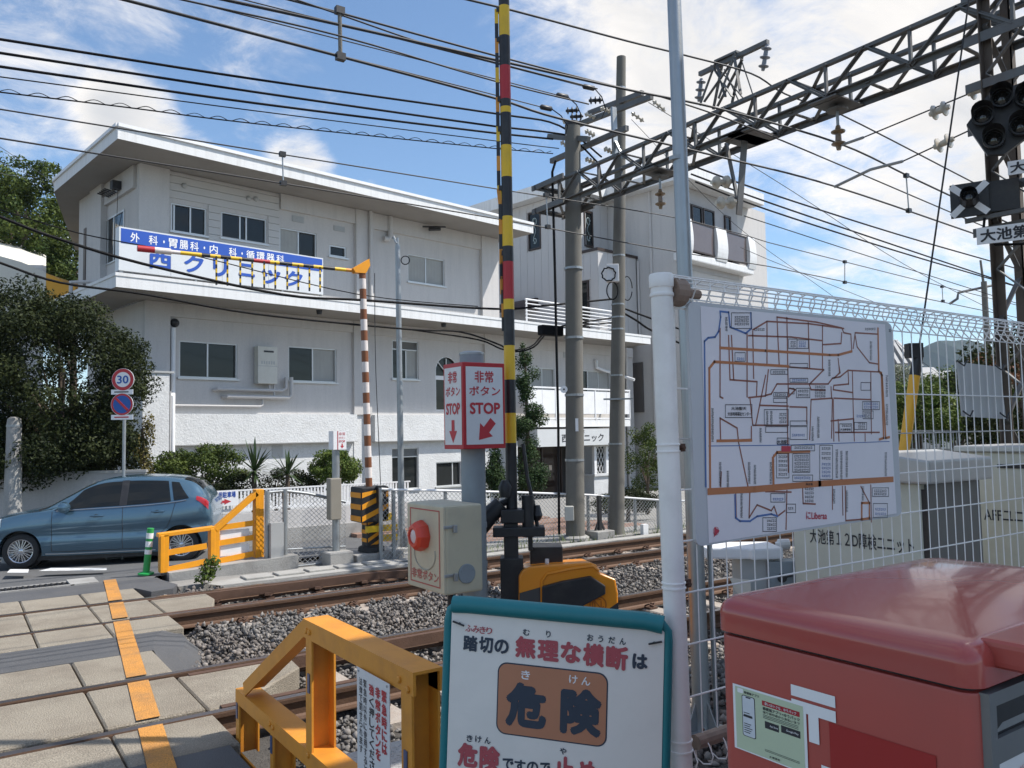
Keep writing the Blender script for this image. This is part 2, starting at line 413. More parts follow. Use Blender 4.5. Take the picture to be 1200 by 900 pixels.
# asphalt infill between the slabs
cx = thing('level_crossing', (0, 7.6, 0), 'level crossing deck of concrete slabs and asphalt between the rails', 'level crossing', kind='structure')
g = MB()
def pad(mb, poly, z, th=0.2):
    n = len(poly)
    return mb.add([(t, m, z) for t, m in poly] + [(t, m, z - th) for t, m in poly], [tuple(range(n))] + [(i, (i + 1) % n, n + (i + 1) % n, n + i) for i in range(n)])
pad(g, [(-6, 7.42), (1.43, 7.42), (1.47, 7.6), (1.52, 7.85), (1.64, 8.12), (-6, 8.12)], -0.003)
g.quad((1.43, 7.42, -.003), (1.6, 7.3, -.06), (1.58, 6.64, -.16), (1.43, 6.64, -.1))
g.quad((1.6, 7.3, -.06), (1.72, 7.15, -.22), (1.7, 6.64, -.25), (1.58, 6.64, -.16))
for ring0, ring1, z0, z1 in (([(1.43, 7.42), (1.47, 7.6), (1.52, 7.85), (1.64, 8.12)], [(1.6, 7.3), (1.7, 7.55), (1.8, 7.88), (1.82, 8.2)], -.003, -.06), ([(1.6, 7.3), (1.7, 7.55), (1.8, 7.88), (1.82, 8.2)], [(1.72, 7.15), (1.88, 7.5), (1.97, 7.9), (1.95, 8.4)], -.06, -.22)):
    for k in range(3): g.quad((*ring0[k], z0), (*ring0[k + 1], z0), (*ring1[k + 1], z1), (*ring1[k], z1))
pad(g, [(-6, 10.62), (1.84, 10.62), (1.95, 10.25), (2.2, 10.3), (2.3, 10.55), (2.22, 11.0), (2.2, 11.25), (-6, 11.25)], -0.002)
g.build('asphalt_infill', M_asph2, cx)
def slab(poly, z=0.0):
    mb = MB(); pad(mb, poly, z, 0.16)
    return mb.build('concrete_slab', M_panel, cx, bevel=0.012, seg=1)
R4, R3, R2, R1 = 5.5, 6.6, 8.8, 9.87
rows = [(4.86, 5.455, 0.82, [1.42]), (5.61, 6.50, 0.81, [1.41]), (6.655, 7.41, 0.82, [1.43]),
        (8.13, 8.755, 0.65, [1.24, 1.84]), (8.91, 9.77, 0.65, [1.235, 1.83]), (9.925, 10.61, 0.66, [1.25, 1.83])]
for n0, n1, t0, more in rows:
    js = [t0 - 0.6 * k for k in range(9, 0, -1)] + [t0] + more
    for a, b in zip(js, js[1:]):
        dz = random.uniform(-0.003, 0.003)
        slab([(a + 0.006, n0), (b - 0.006, n0), (b - 0.006, n1), (a + 0.006, n1)], dz)
slab([(1.42, 5.61), (1.62, 5.61), (2.25, 6.2), (2.28, 6.5), (1.42, 6.5)], -0.012)
slab([(1.84, 8.91), (2.3, 8.91), (2.44, 9.4), (2.44, 9.77), (1.84, 9.77)], -0.01)
# orange edge line of the footway, painted on every surface it crosses
g = MB()
def line_t(n): return 1.61 + (n - 11.4) * (1.61 - 0.90) / (11.4 - 4.81)
for a, b in [(3.9, 5.455), (5.61, 6.5), (6.655, 8.755), (8.91, 9.77), (9.925, 11.42)]:
    k = max(1, int((b - a) / 0.3))
    for i in range(k):
        n0, n1 = a + (b - a) * i / k, a + (b - a) * (i + 1) / k
        g.add([(line_t(n0), n0, 0.0075), (line_t(n0) + 0.14, n0, 0.0075), (line_t(n1) + 0.14, n1, 0.0075), (line_t(n1), n1, 0.0075)], ((0, 1, 2, 3),))
g.build('edge_line', M_linepaint, cx)

# worn white paint by the car
g = MB()
for a, b, c, d in [((8, 671), (33, 671), (34, 667), (12, 667)), ((45, 669), (125, 668), (125, 665.5), (60, 665.5))]:
    P = []
    for q in (a, b, c, d):
        w = on_z(q[0], q[1], -0.1); w = on_z(q[0], q[1], gz(w.y) + 0.006); P.append(w)
    g.quad(*P)
g.build('white_marking', M_linewhite, far_road)
# drain with grating across the street
gd = thing('drain_grating', (0, 11.5, 0), 'black steel drain grating set across the street beyond the tracks', 'drain grating')
g = MB(); fr = lambda a, b, z: (a, b, z)
g.box((-5.5, 11.36, -0.2), (1.28, 11.40, 0.006)); g.box((-5.5, 11.72, -0.2), (1.28, 11.76, -0.006)); g.box((1.24, 11.36, -0.2), (1.55, 11.80, 0.008))
g.build('frame', M_conc, gd)
g = MB()
for k in range(76): x = -3.4 + k * 0.061; g.box((x, 11.405, -0.06), (x + 0.022, 11.715, -0.004))
for k in range(3): g.box((-3.4, 11.48 + 0.09 * k, -0.05), (1.24, 11.495 + 0.09 * k, -0.008))
g.build('grate_bar', M_black, gd)
g = MB(); g.box((-5.5, 11.4, -0.21), (1.24, 11.72, -0.2)); g.build('channel', M_black, gd)

# ------------------------------------------------ tracks
def rail_mesh(t0, t1, n):
    h = 0.0
    half = [(0.030, 0), (0.0325, -0.012), (0.031, -0.036), (0.009, -0.048), (0.008, -0.125), (0.022, -0.137), (0.061, -0.145), (0.061, -0.153)]
    pr = half + [(-a, b) for a, b in reversed(half)]
    mb = MB(); k = len(pr); ts = [t0, t1]
    vs = [(t, n + a, b + 0.001) for t in ts for a, b in pr]
    fs = []; 
    for i in range(k):
        j = (i + 1) % k
        mb.m(1 if i == k - 1 else 0)
        mb.f.append((i, j, k + j, k + i)); mb.mi.append(mb.cur)
    mb.v = vs
    mb.m(0); mb.f.append(tuple(range(k))); mb.f.append(tuple(range(2 * k - 1, k - 1, -1))); mb.mi += [0, 0]
    return mb
def track(na, nb, label):
    r = thing('railway_track', (0, (na + nb) / 2, -0.17), label, 'railway track', kind='structure')
    for n in (na, nb): rail_mesh(-60, 300, n).build('rail', [M_rail, M_railtop], r)
    c = (na + nb) / 2
    mb = MB(); mb.box((-0.1, c - 1.0, -0.32), (0.1, c + 1.0, -0.158))
    first = None
    for i in range(86):
        t = 2.55 + 0.62 * i
        if first is None:
            first = mb.build('sleeper', M_sleep, r, bevel=0.012, seg=1); o = first
        else:
            o = first.copy(); COL.objects.link(o)
        o.location = (t, 0, random.uniform(-0.008, 0.004)); o.rotation_euler = (0, 0, random.uniform(-0.012, 0.012) )
        o.location.y = c * 0
    # fastenings on the sleepers
    mb = MB()
    for i in range(34):
        t = 2.55 + 0.62 * i
        for n in (na, nb):
            for s in (-1, 1):
                mb.box((t - 0.055, n + s * 0.062, -0.158), (t + 0.055, n + s * 0.15, -0.142))
                mb.sweep([(t - 0.04, n + s * 0.05, -0.135), (t - 0.04, n + s * 0.12, -0.105), (t, n + s * 0.14, -0.13), (t + 0.04, n + s * 0.12, -0.105), (t + 0.04, n + s * 0.05, -0.135)], 0.009, 5)
                mb.tube((t, n + s * 0.105, -0.145), (t, n + s * 0.105, -0.1), 0.014, n=6)
    tag(mb.build('rail_clip', M_rust, r), kind='stuff')
    # check rails inside the running rails just past the deck
    mb = MB()
    for n, s in ((na, 1), (nb, -1)):
        mb.bar((1.5, n + s * 0.10, -0.05), (4.6, n + s * 0.10, -0.05), 0.06, 0.09)
        mb.bar((4.6, n + s * 0.10, -0.05), (5.0, n + s * 0.22, -0.05), 0.06, 0.09)
        for i in range(5): mb.bar((1.9 + .62 * i, n + s * 0.02, -0.1), (1.9 + .62 * i, n + s * 0.16, -0.1), 0.08, 0.03)
    mb.build('check_rail', M_rust, r)
    return r
track(R4, R3, 'near railway track with rusty rails on pale concrete sleepers')
track(R2, R1, 'far railway track with rusty rails beside the concrete kerb')

# ------------------------------------------------ loose ballast stones
def stones(name, regions, size, mats, seed=3):
    rng = np.random.default_rng(seed)
    ph = (1 + 5 ** .5) / 2
    iv = np.array([(-1, ph, 0), (1, ph, 0), (-1, -ph, 0), (1, -ph, 0), (0, -1, ph), (0, 1, ph), (0, -1, -ph), (0, 1, -ph), (ph, 0, -1), (ph, 0, 1), (-ph, 0, -1), (-ph, 0, 1)], float)
    iv /= np.linalg.norm(iv[0])
    fi = np.array([(0, 11, 5), (0, 5, 1), (0, 1, 7), (0, 7, 10), (0, 10, 11), (1, 5, 9), (5, 11, 4), (11, 10, 2), (10, 7, 6), (7, 1, 8), (3, 9, 4), (3, 4, 2), (3, 2, 6), (3, 6, 8), (3, 8, 9), (4, 9, 5), (2, 4, 11), (6, 2, 10), (8, 6, 7), (9, 8, 1)])
    P = []
    for (t0, t1, n0, n1, z0, z1, cnt, keep) in regions:
        p = np.c_[rng.uniform(t0, t1, cnt), rng.uniform(n0, n1, cnt), rng.uniform(z0, z1, cnt)]
        if keep is not None: p = p[np.array([keep(*q) for q in p])]
        P.append(p)
    P = np.concatenate(P); n = len(P)
    s = rng.uniform(size[0], size[1], (n, 1)) * rng.uniform(0.5, 1.4, (n, 3))
    V = iv[None] * rng.uniform(0.5, 1.3, (n, 12, 1)) * s[:, None, :]
    a = rng.uniform(0, 6.28, n); b = rng.uniform(0, 6.28, n)
    ca, sa, cb, sb = np.cos(a), np.sin(a), np.cos(b), np.sin(b); z = 0 * a
    Rz = np.stack([np.stack([ca, -sa, z], 1), np.stack([sa, ca, z], 1), np.stack([z, z, z + 1], 1)], 1)
    Rx = np.stack([np.stack([z + 1, z, z], 1), np.stack([z, cb, -sb], 1), np.stack([z, sb, cb], 1)], 1)
    V = np.einsum('nij,njk,nvk->nvi', Rz, Rx, V) + P[:, None, :]
    F = (fi[None] + 12 * np.arange(n)[:, None, None]).reshape(-1, 3)
    me = bpy.data.meshes.new(name)
    me.vertices.add(n * 12); me.vertices.foreach_set('co', V.reshape(-1).astype('f'))
    me.loops.add(len(F) * 3); me.loops.foreach_set('vertex_index', F.reshape(-1).astype('i'))
    me.polygons.add(len(F)); me.polygons.foreach_set('loop_start', np.arange(0, len(F) * 3, 3, dtype='i')); me.polygons.foreach_set('loop_total', np.full(len(F), 3, 'i'))
    me.materials.append(mats); me.update(calc_edges=True)
    # one tone per stone
    at = me.attributes.new('tone', 'FLOAT', 'POINT'); at.data.foreach_set('value', np.repeat(rng.random(n), 12).astype('f'))
    return link(name, me)
def stone_tone(m, dark, light):
    nt = m.node_tree; N, L = nt.nodes.new, nt.links.new; b = nt.nodes['Principled BSDF']
    src = b.inputs['Base Color'].links[0].from_socket
    at = N('ShaderNodeAttribute'); at.attribute_name = 'tone'
    cr = N('ShaderNodeValToRGB'); e = cr.color_ramp.elements
    e[0].color = dark + (1,); e[1].color = light + (1,); e.new(0.55).color = tuple((a + c) / 2.4 for a, c in zip(dark, light)) + (1,)
    L(at.outputs['Fac'], cr.inputs[0])
    mx = N('ShaderNodeMixRGB'); mx.inputs[0].default_value = 0.42; L(cr.outputs[0], mx.inputs[1]); L(src, mx.inputs[2]); L(mx.outputs[0], b.inputs['Base Color'])
stone_tone(M_stone, (0.03, 0.027, 0.025), (0.35, 0.32, 0.285))
def clear_of_rails(t, n, z):
    for r in (R4, R3, R2, R1):
        if abs(n - r) < 0.10: return False
    k = (t - 2.55) / 0.62; d = abs(k - round(k)) * 0.62
    for c in ((R4 + R3) / 2, (R2 + R1) / 2):
        if abs(n - c) < 0.98 and d < 0.09 and z > -0.2: return False
    return not (t < 2.5 and 8.9 < n < 9.8) and not (t < 2.3 and 5.6 < n < 6.55) and not (t < 1.75 and (n < 5.5 or 7.4 < n < 8.78 or n > 9.8)) and not (t < 1.5 and n < 7.5) and not (t < 1.75 and 7.4 < n < 8.2)
reg = [(1.5, 5.2, 4.2, 10.4, -0.215, -0.165, 17000, clear_of_rails), (5.2, 10, 4.0, 10.5, -0.215, -0.165, 14500, clear_of_rails), (10, 24, 4.0, 10.5, -0.215, -0.165, 14500, clear_of_rails),
       (2.05, 5.0, 6.75, 8.65, -0.16, -0.09, 4200, clear_of_rails), (5.0, 10, 6.8, 8.6, -0.17, -0.09, 3600, clear_of_rails), (1.95, 2.8, 10.05, 10.5, -0.15, -0.05, 260, clear_of_rails)]
tag(stones('ballast', reg, (0.012, 0.026), M_stone), 'loose grey and rusty crushed stone lying between the rails', 'ballast', kind='stuff')
# ================================================================== clinic building and the taller house behind it
FO = Vector((3.13629588, 20.93166591, 0)); FA = Vector((0.98603983, 0.16650961, 0)); FB = Vector((-0.16650961, 0.98603983, 0))
def fw(s, b, z): return FO + FA * s + FB * b + Vector((0, 0, z))
M_wall = mat('painted_render_wall', (0.545, 0.525, 0.505), 0.85, var=0.05, vs=0.8, bump=0.25, bs=28, dirt=(0.40, 0.395, 0.385), dirt_amt=0.4, dirt_s=1.1, streak=True, v2=0.05)
M_rough = mat('rough_cast_wall', (0.62, 0.625, 0.62), 0.95, var=0.06, vs=3.0, bump=0.9, bs=22, dirt=(0.47, 0.465, 0.455), dirt_amt=0.5, dirt_s=2.2, v2=0.08)
M_fascia = mat('white_fascia', (0.72, 0.72, 0.71), 0.6, var=0.05, vs=2.0, bump=0.15, bs=20, dirt=(0.52, 0.51, 0.49), dirt_amt=0.6, dirt_s=1.6, streak=True)
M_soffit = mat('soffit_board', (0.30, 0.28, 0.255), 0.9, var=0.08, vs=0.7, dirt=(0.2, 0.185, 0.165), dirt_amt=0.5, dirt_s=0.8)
M_siding = mat('painted_siding', (0.53, 0.515, 0.495), 0.7, var=0.04, vs=1.0, dirt=(0.52, 0.52, 0.52), dirt_amt=0.35, dirt_s=1.5, streak=True)
M_curtain = mat('curtain', (0.36, 0.36, 0.34), 0.9, var=0.15, vs=2)
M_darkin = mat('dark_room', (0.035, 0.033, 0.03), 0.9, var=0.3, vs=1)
M_pipe = mat('grey_pipe', (0.51, 0.495, 0.48), 0.5, var=0.06, vs=4)
M_greymetal = mat('grey_metal', (0.42, 0.42, 0.41), 0.5, 0.2, var=0.06, vs=4)
M_beige = mat('beige_casing', (0.60, 0.585, 0.52), 0.55, var=0.06, vs=3, dirt=(0.4, 0.37, 0.3), dirt_amt=0.35, dirt_s=4)
M_brown = mat('brown_frame', (0.045, 0.028, 0.022), 0.5, var=0.2, vs=5)

def holed(mb, s0, s1, z0, z1, b, openings, depth=0.12, fr=None):
    """wall face with rectangular openings and their reveals"""
    fr = fr or fw
    S = sorted({s0, s1} | {max(s0, min(s1, v)) for o in openings for v in (o[0], o[2])}); Z = sorted({z0, z1} | {max(z0, min(z1, v)) for o in openings for v in (o[1], o[3])})
    for a, c in zip(S, S[1:]):
        for d, e in zip(Z, Z[1:]):
            ms, mz = (a + c) / 2, (d + e) / 2
            if any(o[0] < ms < o[2] and o[1] < mz < o[3] for o in openings): continue
            mb.quad(fr(a, b, d), fr(c, b, d), fr(c, b, e), fr(a, b, e))
    for (a, d, c, e) in openings:
        if a < s0 or c > s1 or d < z0 or e > z1: continue
        for p, q in (((a, d), (c, d)), ((c, d), (c, e)), ((c, e), (a, e)), ((a, e), (a, d))):
            mb.quad(fr(p[0], b, p[1]), fr(q[0], b, q[1]), fr(q[0], b + depth, q[1]), fr(p[0], b + depth, p[1]))
    return mb
def window(parent, s0, z0, s1, z1, b, splits=(0.5,), frame=None, depth=0.10, louvre=0.0, curtain=None, sill=True, fr=None, fwid=0.035, name='window'):
    """sash window set into an opening: frame (the part), panes and sill (its sub-parts)"""
    fr = fr or fw; frame = frame or M_alu
    mb = MB(); w = fwid; d0, d1 = b + depth - 0.045, b + depth + 0.02
    zt = z1 - louvre
    for lo, hi in (((s0, d0 - 0.03, z0), (s1, d1, z0 + w)), ((s0, d0 - 0.03, z1 - w), (s1, d1, z1)), ((s0, d0 - 0.03, z0 + w), (s0 + w, d1, z1 - w)), ((s1 - w, d0 - 0.03, z0 + w), (s1, d1, z1 - w))):
        mb.box(lo, hi, fr)
    if louvre: mb.box((s0 + w, d0 - 0.01, zt - w / 2), (s1 - w, d1, zt + w / 2), fr)
    cuts = [s0 + w] + [s0 + (s1 - s0) * k for k in splits] + [s1 - w]
    for k in cuts[1:-1]: mb.box((k - w * 0.6, d0, z0 + w), (k + w * 0.6, d1, zt - w), fr)
    f = mb.build(name, frame, parent)
    for i, (a, c) in enumerate(zip(cuts, cuts[1:])):
        dd = b + depth + (0.0 if i % 2 else -0.02)
        p = MB(); p.quad(fr(a, dd, z0 + w), fr(c, dd, z0 + w), fr(c, dd, zt - w / 2), fr(a, dd, zt - w / 2))
        p.build('pane', M_glass, f)
        if curtain and curtain[i % len(curtain)]:
            mb = MB(); n = max(3, int((c - a) / 0.06))
            P = [(a + (c - a) * k / n, dd - 0.004 - 0.003 * (k % 2)) for k in range(n + 1)]
            for (x0, y0), (x1, y1) in zip(P, P[1:]): mb.quad(fr(x0, y0, z0 + w), fr(x1, y1, z0 + w), fr(x1, y1, zt - w / 2), fr(x0, y0, zt - w / 2))
            mb.build('curtain', M_curtain, f)
    if louvre:
        mb = MB(); n = 6
        for k in range(n):
            zz = zt + w / 2 + (z1 - w - zt - w / 2) * k / n
            mb.quad(fr(s0 + w, d0 - 0.01, zz), fr(s1 - w, d0 - 0.01, zz), fr(s1 - w, d1 - 0.02, zz + 0.03), fr(s0 + w, d1 - 0.02, zz + 0.03))
        mb.quad(fr(s0 + w, d1, zt), fr(s1 - w, d1, zt), fr(s1 - w, d1, z1), fr(s0 + w, d1, z1))
        mb.build('louvre', M_greymetal, f)
    if sill:
        mb = MB(); mb.box((s0 - 0.05, b - 0.06, z0 - 0.05), (s1 + 0.05, b + 0.03, z0 - 0.002), fr); mb.build('sill', frame, f)
    return f

cl = thing('clinic', fw(7, 4, -0.6), 'white two storey clinic with wide overhanging flat roof and a blue sign on its balcony', 'building')
BW = 1.53
up_open = [(1.88, 7.34, 2.84, 8.11), (3.27, 7.38, 4.63, 8.12), (5.05, 6.75, 6.28, 7.97), (6.73, 7.35, 7.34, 7.71), (9.74, 6.91, 11.32, 7.85)]
lo_open = [(2.12, 3.42, 3.75, 4.41), (5.33, 3.42, 6.96, 4.46), (9.07, 3.62, 10.14, 4.9), (10.86, 2.6, 11.9, 4.47), (15.53, 3.0, 16.85, 4.29), (17.9, 3.0, 20.3, 4.3)]
w = MB()
holed(w, 1.02, 13.78, 5.74, 8.97, BW, up_open)
# left return of the upper storey and the right end
w.quad(fw(1.02, BW, 5.74), fw(1.02, BW, 8.97), fw(1.02, 6, 8.97), fw(1.02, 6, 5.74)); w.quad(fw(1.02, 6, 5.74), fw(1.02, 6, 8.97), fw(4.5, 11, 8.97), fw(4.5, 11, 5.74))
w.quad(fw(13.78, BW, 5.74), fw(13.78, 9, 5.74), fw(13.78, 9, 8.97), fw(13.78, BW, 8.97))
w.box((1.02, 3.9, 5.74), (0.85, 4.9, 8.97), fw)                # pier on the left side
w.box((1.02, 5.0, 5.74), (0.90, 6.0, 8.96), fw)
# projecting piers and the beam under the eaves
for a, c in ((1.0, 1.78), (7.63, 8.30), (12.98, 13.80)): w.box((a, BW - 0.13, 5.75), (c, BW + 0.05, 8.96), fw)
w.box((5.05, BW - 0.09, 8.50), (7.63, BW + 0.05, 8.96), fw); w.box((8.30, BW - 0.09, 8.45), (12.98, BW + 0.05, 8.96), fw)
w.box((0.93, 1.66, 8.36), (1.05, 3.9, 8.96), fw)
# main storey
holed(w, 1.19, 14.0, 1.62, 5.39, BW, lo_open[:4])
holed(w, 14.0, 21.9, 1.62, 5.39, BW, lo_open[4:])
for a, c in ((1.19, 1.84), (7.54, 8.20), (13.08, 13.78)): w.box((a, BW - 0.10, 2.44), (c, BW + 0.05, 5.385), fw)
w.box((1.84, BW - 0.07, 5.02), (7.54, BW + 0.05, 5.385), fw); w.box((8.20, BW - 0.07, 5.0), (13.08, BW + 0.05, 5.385), fw); w.box((13.78, BW - 0.07, 4.98), (21.85, BW + 0.05, 5.385), fw)
w.quad(fw(1.19, BW, -0.9), fw(1.19, BW, 5.39), fw(1.19, 6, 5.39), fw(1.19, 6, -0.9)); w.quad(fw(1.19, 6, -.9), fw(1.19, 6, 5.39), fw(4.5, 11, 5.39), fw(4.5, 11, -.9))
w.quad(fw(13.9, BW, 5.74), fw(13.9, 9, 5.74), fw(13.9, 9, 2), fw(13.9, BW, 2))
w.box((21.3, BW, -0.7), (21.45, BW + 0.15, 5.385), fw)
# spandrels of the arched window
for k in range(8):
    a0, a1 = math.pi * k / 8, math.pi * (k + 1) / 8
    cxs, czs, rr = 11.38, 3.95, 0.52
    p0, p1 = (cxs + rr * math.cos(a0), czs + rr * math.sin(a0)), (cxs + rr * math.cos(a1), czs + rr * math.sin(a1))
    w.quad(fw(p0[0], BW - 0.001, p0[1]), fw(p1[0], BW - 0.001, p1[1]), fw(p1[0], BW - 0.001, 4.472), fw(p0[0], BW - 0.001, 4.472))
w.build('wall', M_wall, cl)
# rough cast band, buttress and base
w = MB()
w.box((1.86, BW - 0.22, 1.62), (7.56, BW + 0.04, 2.44), fw); w.box((8.22, BW - 0.22, 1.60), (14.0, BW + 0.04, 2.43), fw)
w.box((7.56, BW - 0.03, -0.9), (8.22, BW + 0.04, 2.44), fw)
w.box((1.0, 1.0, -0.9), (1.66, BW + 0.04, 3.47), fw)
base_open = [(4.79, 1.18, 5.14, 1.56), (9.01, 0.0, 10.1, 1.36), (10.84, 0.0, 11.97, 0.83)]
holed(w, 1.66, 14.0, -0.9, 1.63, BW - 0.005, base_open)
w.box((13.95, 0.9, -0.9), (14.12, BW + 0.1, 2.2), fw)
w.build('rough_cast_wall', M_rough, cl)
w = MB(); w.box((0.96, 0.96, 3.47), (1.78, BW, 3.52), fw); w.box((1.86, BW - 0.24, 1.595), (7.56, BW, 1.618), fw); w.box((8.22, BW - 0.24, 1.575), (14.0, BW, 1.598), fw)
w.build('drip_moulding', M_greymetal, cl)
# siding boards round the first two upper windows
zs0, bh = 5.78, 0.205
k = 0
while zs0 + k * bh < 8.9:
    z0, z1 = zs0 + k * bh, min(8.94, zs0 + (k + 1) * bh - 0.012)
    cut = [(a - 0.045, c + 0.045) for a, d, c, e in up_open[:2] if d - 0.04 < (z0 + z1) / 2 < e + 0.04]
    s = 1.79
    for a, c in cut + [(5.02, None)]:
        if a > s + 0.01:
            MB().box((s, BW - 0.03, z0), (a, BW + 0.01, z1), fw).build('siding_board', M_siding, cl)
        s = c if c else s
    k += 1
# roof
def slab_poly(poly, z0, z1, mats, name, inset=0.0):
    mb = MB(); n = len(poly)
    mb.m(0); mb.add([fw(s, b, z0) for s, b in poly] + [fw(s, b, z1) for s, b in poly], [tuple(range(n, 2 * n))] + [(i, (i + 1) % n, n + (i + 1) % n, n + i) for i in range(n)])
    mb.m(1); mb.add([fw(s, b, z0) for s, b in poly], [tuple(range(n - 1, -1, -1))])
    return mb.build(name, mats, cl)
rp = [(0, 0), (14.23, 0), (14.23, 11), (2.78, 12.98), (0.1, 5.59)]
rf = slab_poly(rp, 8.97, 9.27, [M_fascia, M_soffit], 'roof')
mb = MB()
for (a, b_), (c, d) in zip(rp, rp[1:] + rp[:1]):
    p, q = fw(a, b_, 9.31), fw(c, d, 9.31); mb.bar(p, q, 0.10, 0.085)
mb.build('flashing', M_white, rf)
# balcony slab wrapping the corner
bp = [(0, 0), (21.15, 0), (21.15, 2.2), (13.9, 2.2), (13.9, BW + 0.3), (1.1, BW + 0.3), (1.1, 5.9), (0, 5.9)]
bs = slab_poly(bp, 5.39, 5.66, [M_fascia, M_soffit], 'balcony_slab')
mb = MB()
mb.box((-0.02, -0.02, 5.66), (21.17, 0.16, 5.74), fw); mb.box((-0.02, 0.16, 5.66), (0.14, 5.9, 5.74), fw)
mb.build('coping', M_fascia, bs)
mb = MB(); mb.quad(fw(0.14, 0.16, 5.70), fw(21.15, 0.16, 5.70), fw(21.15, 2.2, 5.70), fw(0.14, 2.2, 5.70)); mb.build('balcony_floor', M_conc, bs)
# windows
window(cl, *[up_open[0][i] for i in (0, 1, 2, 3)], BW, splits=(0.1, 0.56))
window(cl, *up_open[1], BW, splits=(0.42, 0.56))
window(cl, *up_open[2], BW, splits=(0.52,), curtain=(1, 0))
window(cl, *up_open[3], BW, splits=(), fwid=0.05)
window(cl, *up_open[4], BW, splits=(0.5,), curtain=(1, 1))
window(cl, *lo_open[0], BW, splits=(0.49,))
window(cl, *lo_open[1], BW, splits=(0.51,), curtain=(0, 1))
window(cl, *lo_open[2], BW, splits=(0.55,), louvre=0.3, curtain=(0, 1))
window(cl, *lo_open[4], BW, splits=(0.5,), curtain=(1, 1), sill=False)
window(cl, *lo_open[5], BW, splits=(0.28, 0.42, 0.7), curtain=(1, 0, 1, 1), sill=False)
window(cl, *base_open[1], BW, splits=(0.45,), louvre=0.3)
window(cl, *base_open[2], BW, splits=(0.68,))
# arched window
mb = MB(); pts = [(10.86, 2.6), (11.90, 2.6), (11.90, 3.95)] + [(11.38 + 0.52 * math.cos(math.pi * k / 12), 3.95 + 0.52 * math.sin(math.pi * k / 12)) for k in range(1, 12)] + [(10.86, 3.95)]
mb2 = MB(); mb2.poly([fw(s, BW + 0.1, z) for s, z in pts])
for (a, b_), (c, d) in zip(pts, pts[1:] + pts[:1]): mb.bar(fw(a, BW + 0.03, b_), fw(c, BW + 0.03, d), 0.05, 0.05, up=FB)
mb.bar(fw(10.86, BW + 0.03, 3.72), fw(11.9, BW + 0.03, 3.72), 0.06, 0.14)
for k in (1, 2, 3): mb.bar(fw(11.38, BW + 0.05, 3.9), fw(11.38 + 0.5 * math.cos(math.pi * k / 4), BW + 0.05, 3.9 + 0.5 * math.sin(math.pi * k / 4)), 0.025)
f = mb.build('arched_window', M_white, cl); mb2.build('pane', M_glass, f)
# side window on the left wall
sw = lambda a, b_, z: fw(1.02 + b_, a, z)
mb = MB()
for lo, hi in (((2.48, -0.03, 6.66), (4.40, 0.03, 6.70)), ((2.48, -0.03, 7.92), (4.40, 0.03, 7.97)), ((2.48, -0.03, 6.7), (2.53, 0.03, 7.92)), ((4.35, -0.03, 6.7), (4.4, 0.03, 7.92)), ((3.25, -0.025, 6.7), (3.30, 0.03, 7.92)), ((3.75, -0.025, 6.7), (3.80, 0.03, 7.92))):
    mb.box(lo, hi, sw)
f = mb.build('window', M_alu, cl)
for a, c in ((2.53, 3.25), (3.30, 3.75), (3.8, 4.35)):
    p = MB(); p.quad(sw(a, -0.008, 6.7), sw(c, -0.008, 6.7), sw(c, -0.008, 7.92), sw(a, -0.008, 7.92)); p.build('pane', M_glass, f)
mb = MB(); mb.box((5.3, -0.14, 6.2), (5.5, -0.10, 8.0), sw)
mb.build('narrow_window', M_brown, cl)
# vents, cameras, lamps
def vent(s0, z0, s1, z1, b=BW):
    mb = MB(); mb.box((s0, b - 0.02, z0), (s1, b + 0.01, z1), fw)
    for k in range(4):
        zz = z0 + (z1 - z0) * (k + 0.3) / 4.2
        mb.box((s0 + 0.02, b - 0.032, zz), (s1 - 0.02, b - 0.018, zz + (z1 - z0) * 0.1), fw)
    mb.build('vent', M_greymetal, cl)
vent(5.45, 8.21, 5.84, 8.40); vent(6.88, 8.17, 7.28, 8.33); vent(4.79, 1.18, 5.14, 1.56, BW + 0.02); vent(17.4, 4.75, 17.75, 4.98)
def ball(c, r, name, m):
    mb = MB(); n = 7
    mb.lathe(c, -FB, [(-r * 0.2, r * 0.6)] + [(r * math.sin(math.pi / 2 * k / n), r * math.cos(math.pi / 2 * k / n) + 0.001) for k in range(n + 1)], 14)
    mb.build(name, m, cl, smooth=True)
for s, z in ((2.2, 8.62), (4.05, 8.63), (4.27, 8.65)): ball(fw(s, BW - 0.04, z), 0.075, 'vent_cap', M_greymetal)
ball(fw(1.98, BW - 0.03, 4.86), 0.12, 'dome_lamp', M_black)
for s in (5.6, 10.2):
    mb = MB(); mb.tube(fw(s, 0.25, 5.39), fw(s, 0.25, 5.27), 0.09, 0.07); mb.build('soffit_lamp', M_black, cl)
# rain pipes
def pipe(pts, r, m=None, n=10, name='pipe', parent=None): return MB().sweep(pts, r, n).build(name, m or M_pipe, parent or cl, smooth=True)
pipe([fw(8.12, BW - 0.2, 8.96), fw(8.12, BW - 0.2, 5.76)], 0.055, M_wall)
pipe([fw(8.95, BW - 0.1, 8.95), fw(8.95, BW - 0.12, 8.28), fw(8.85, BW - 0.12, 8.18), fw(8.7, BW - 0.1, 8.18)], 0.09, M_wall)
pipe([fw(8.02, BW - 0.14, 5.38), fw(8.02, BW - 0.14, -0.3)], 0.045, M_wall)
pipe([fw(1.93, BW - 0.08, 4.72), fw(1.93, BW - 0.08, 3.02), fw(1.78, BW - 0.45, 2.88), fw(1.76, BW - 0.52, 0.3)], 0.06, M_white)
pipe([fw(1.70, BW - 0.50, 3.0), fw(1.70, BW - 0.50, -0.4)], 0.025, M_pipe)
pipe([fw(0.3, 0.9, 0.98), fw(1.78, 0.9, 0.98)], 0.022, M_white)
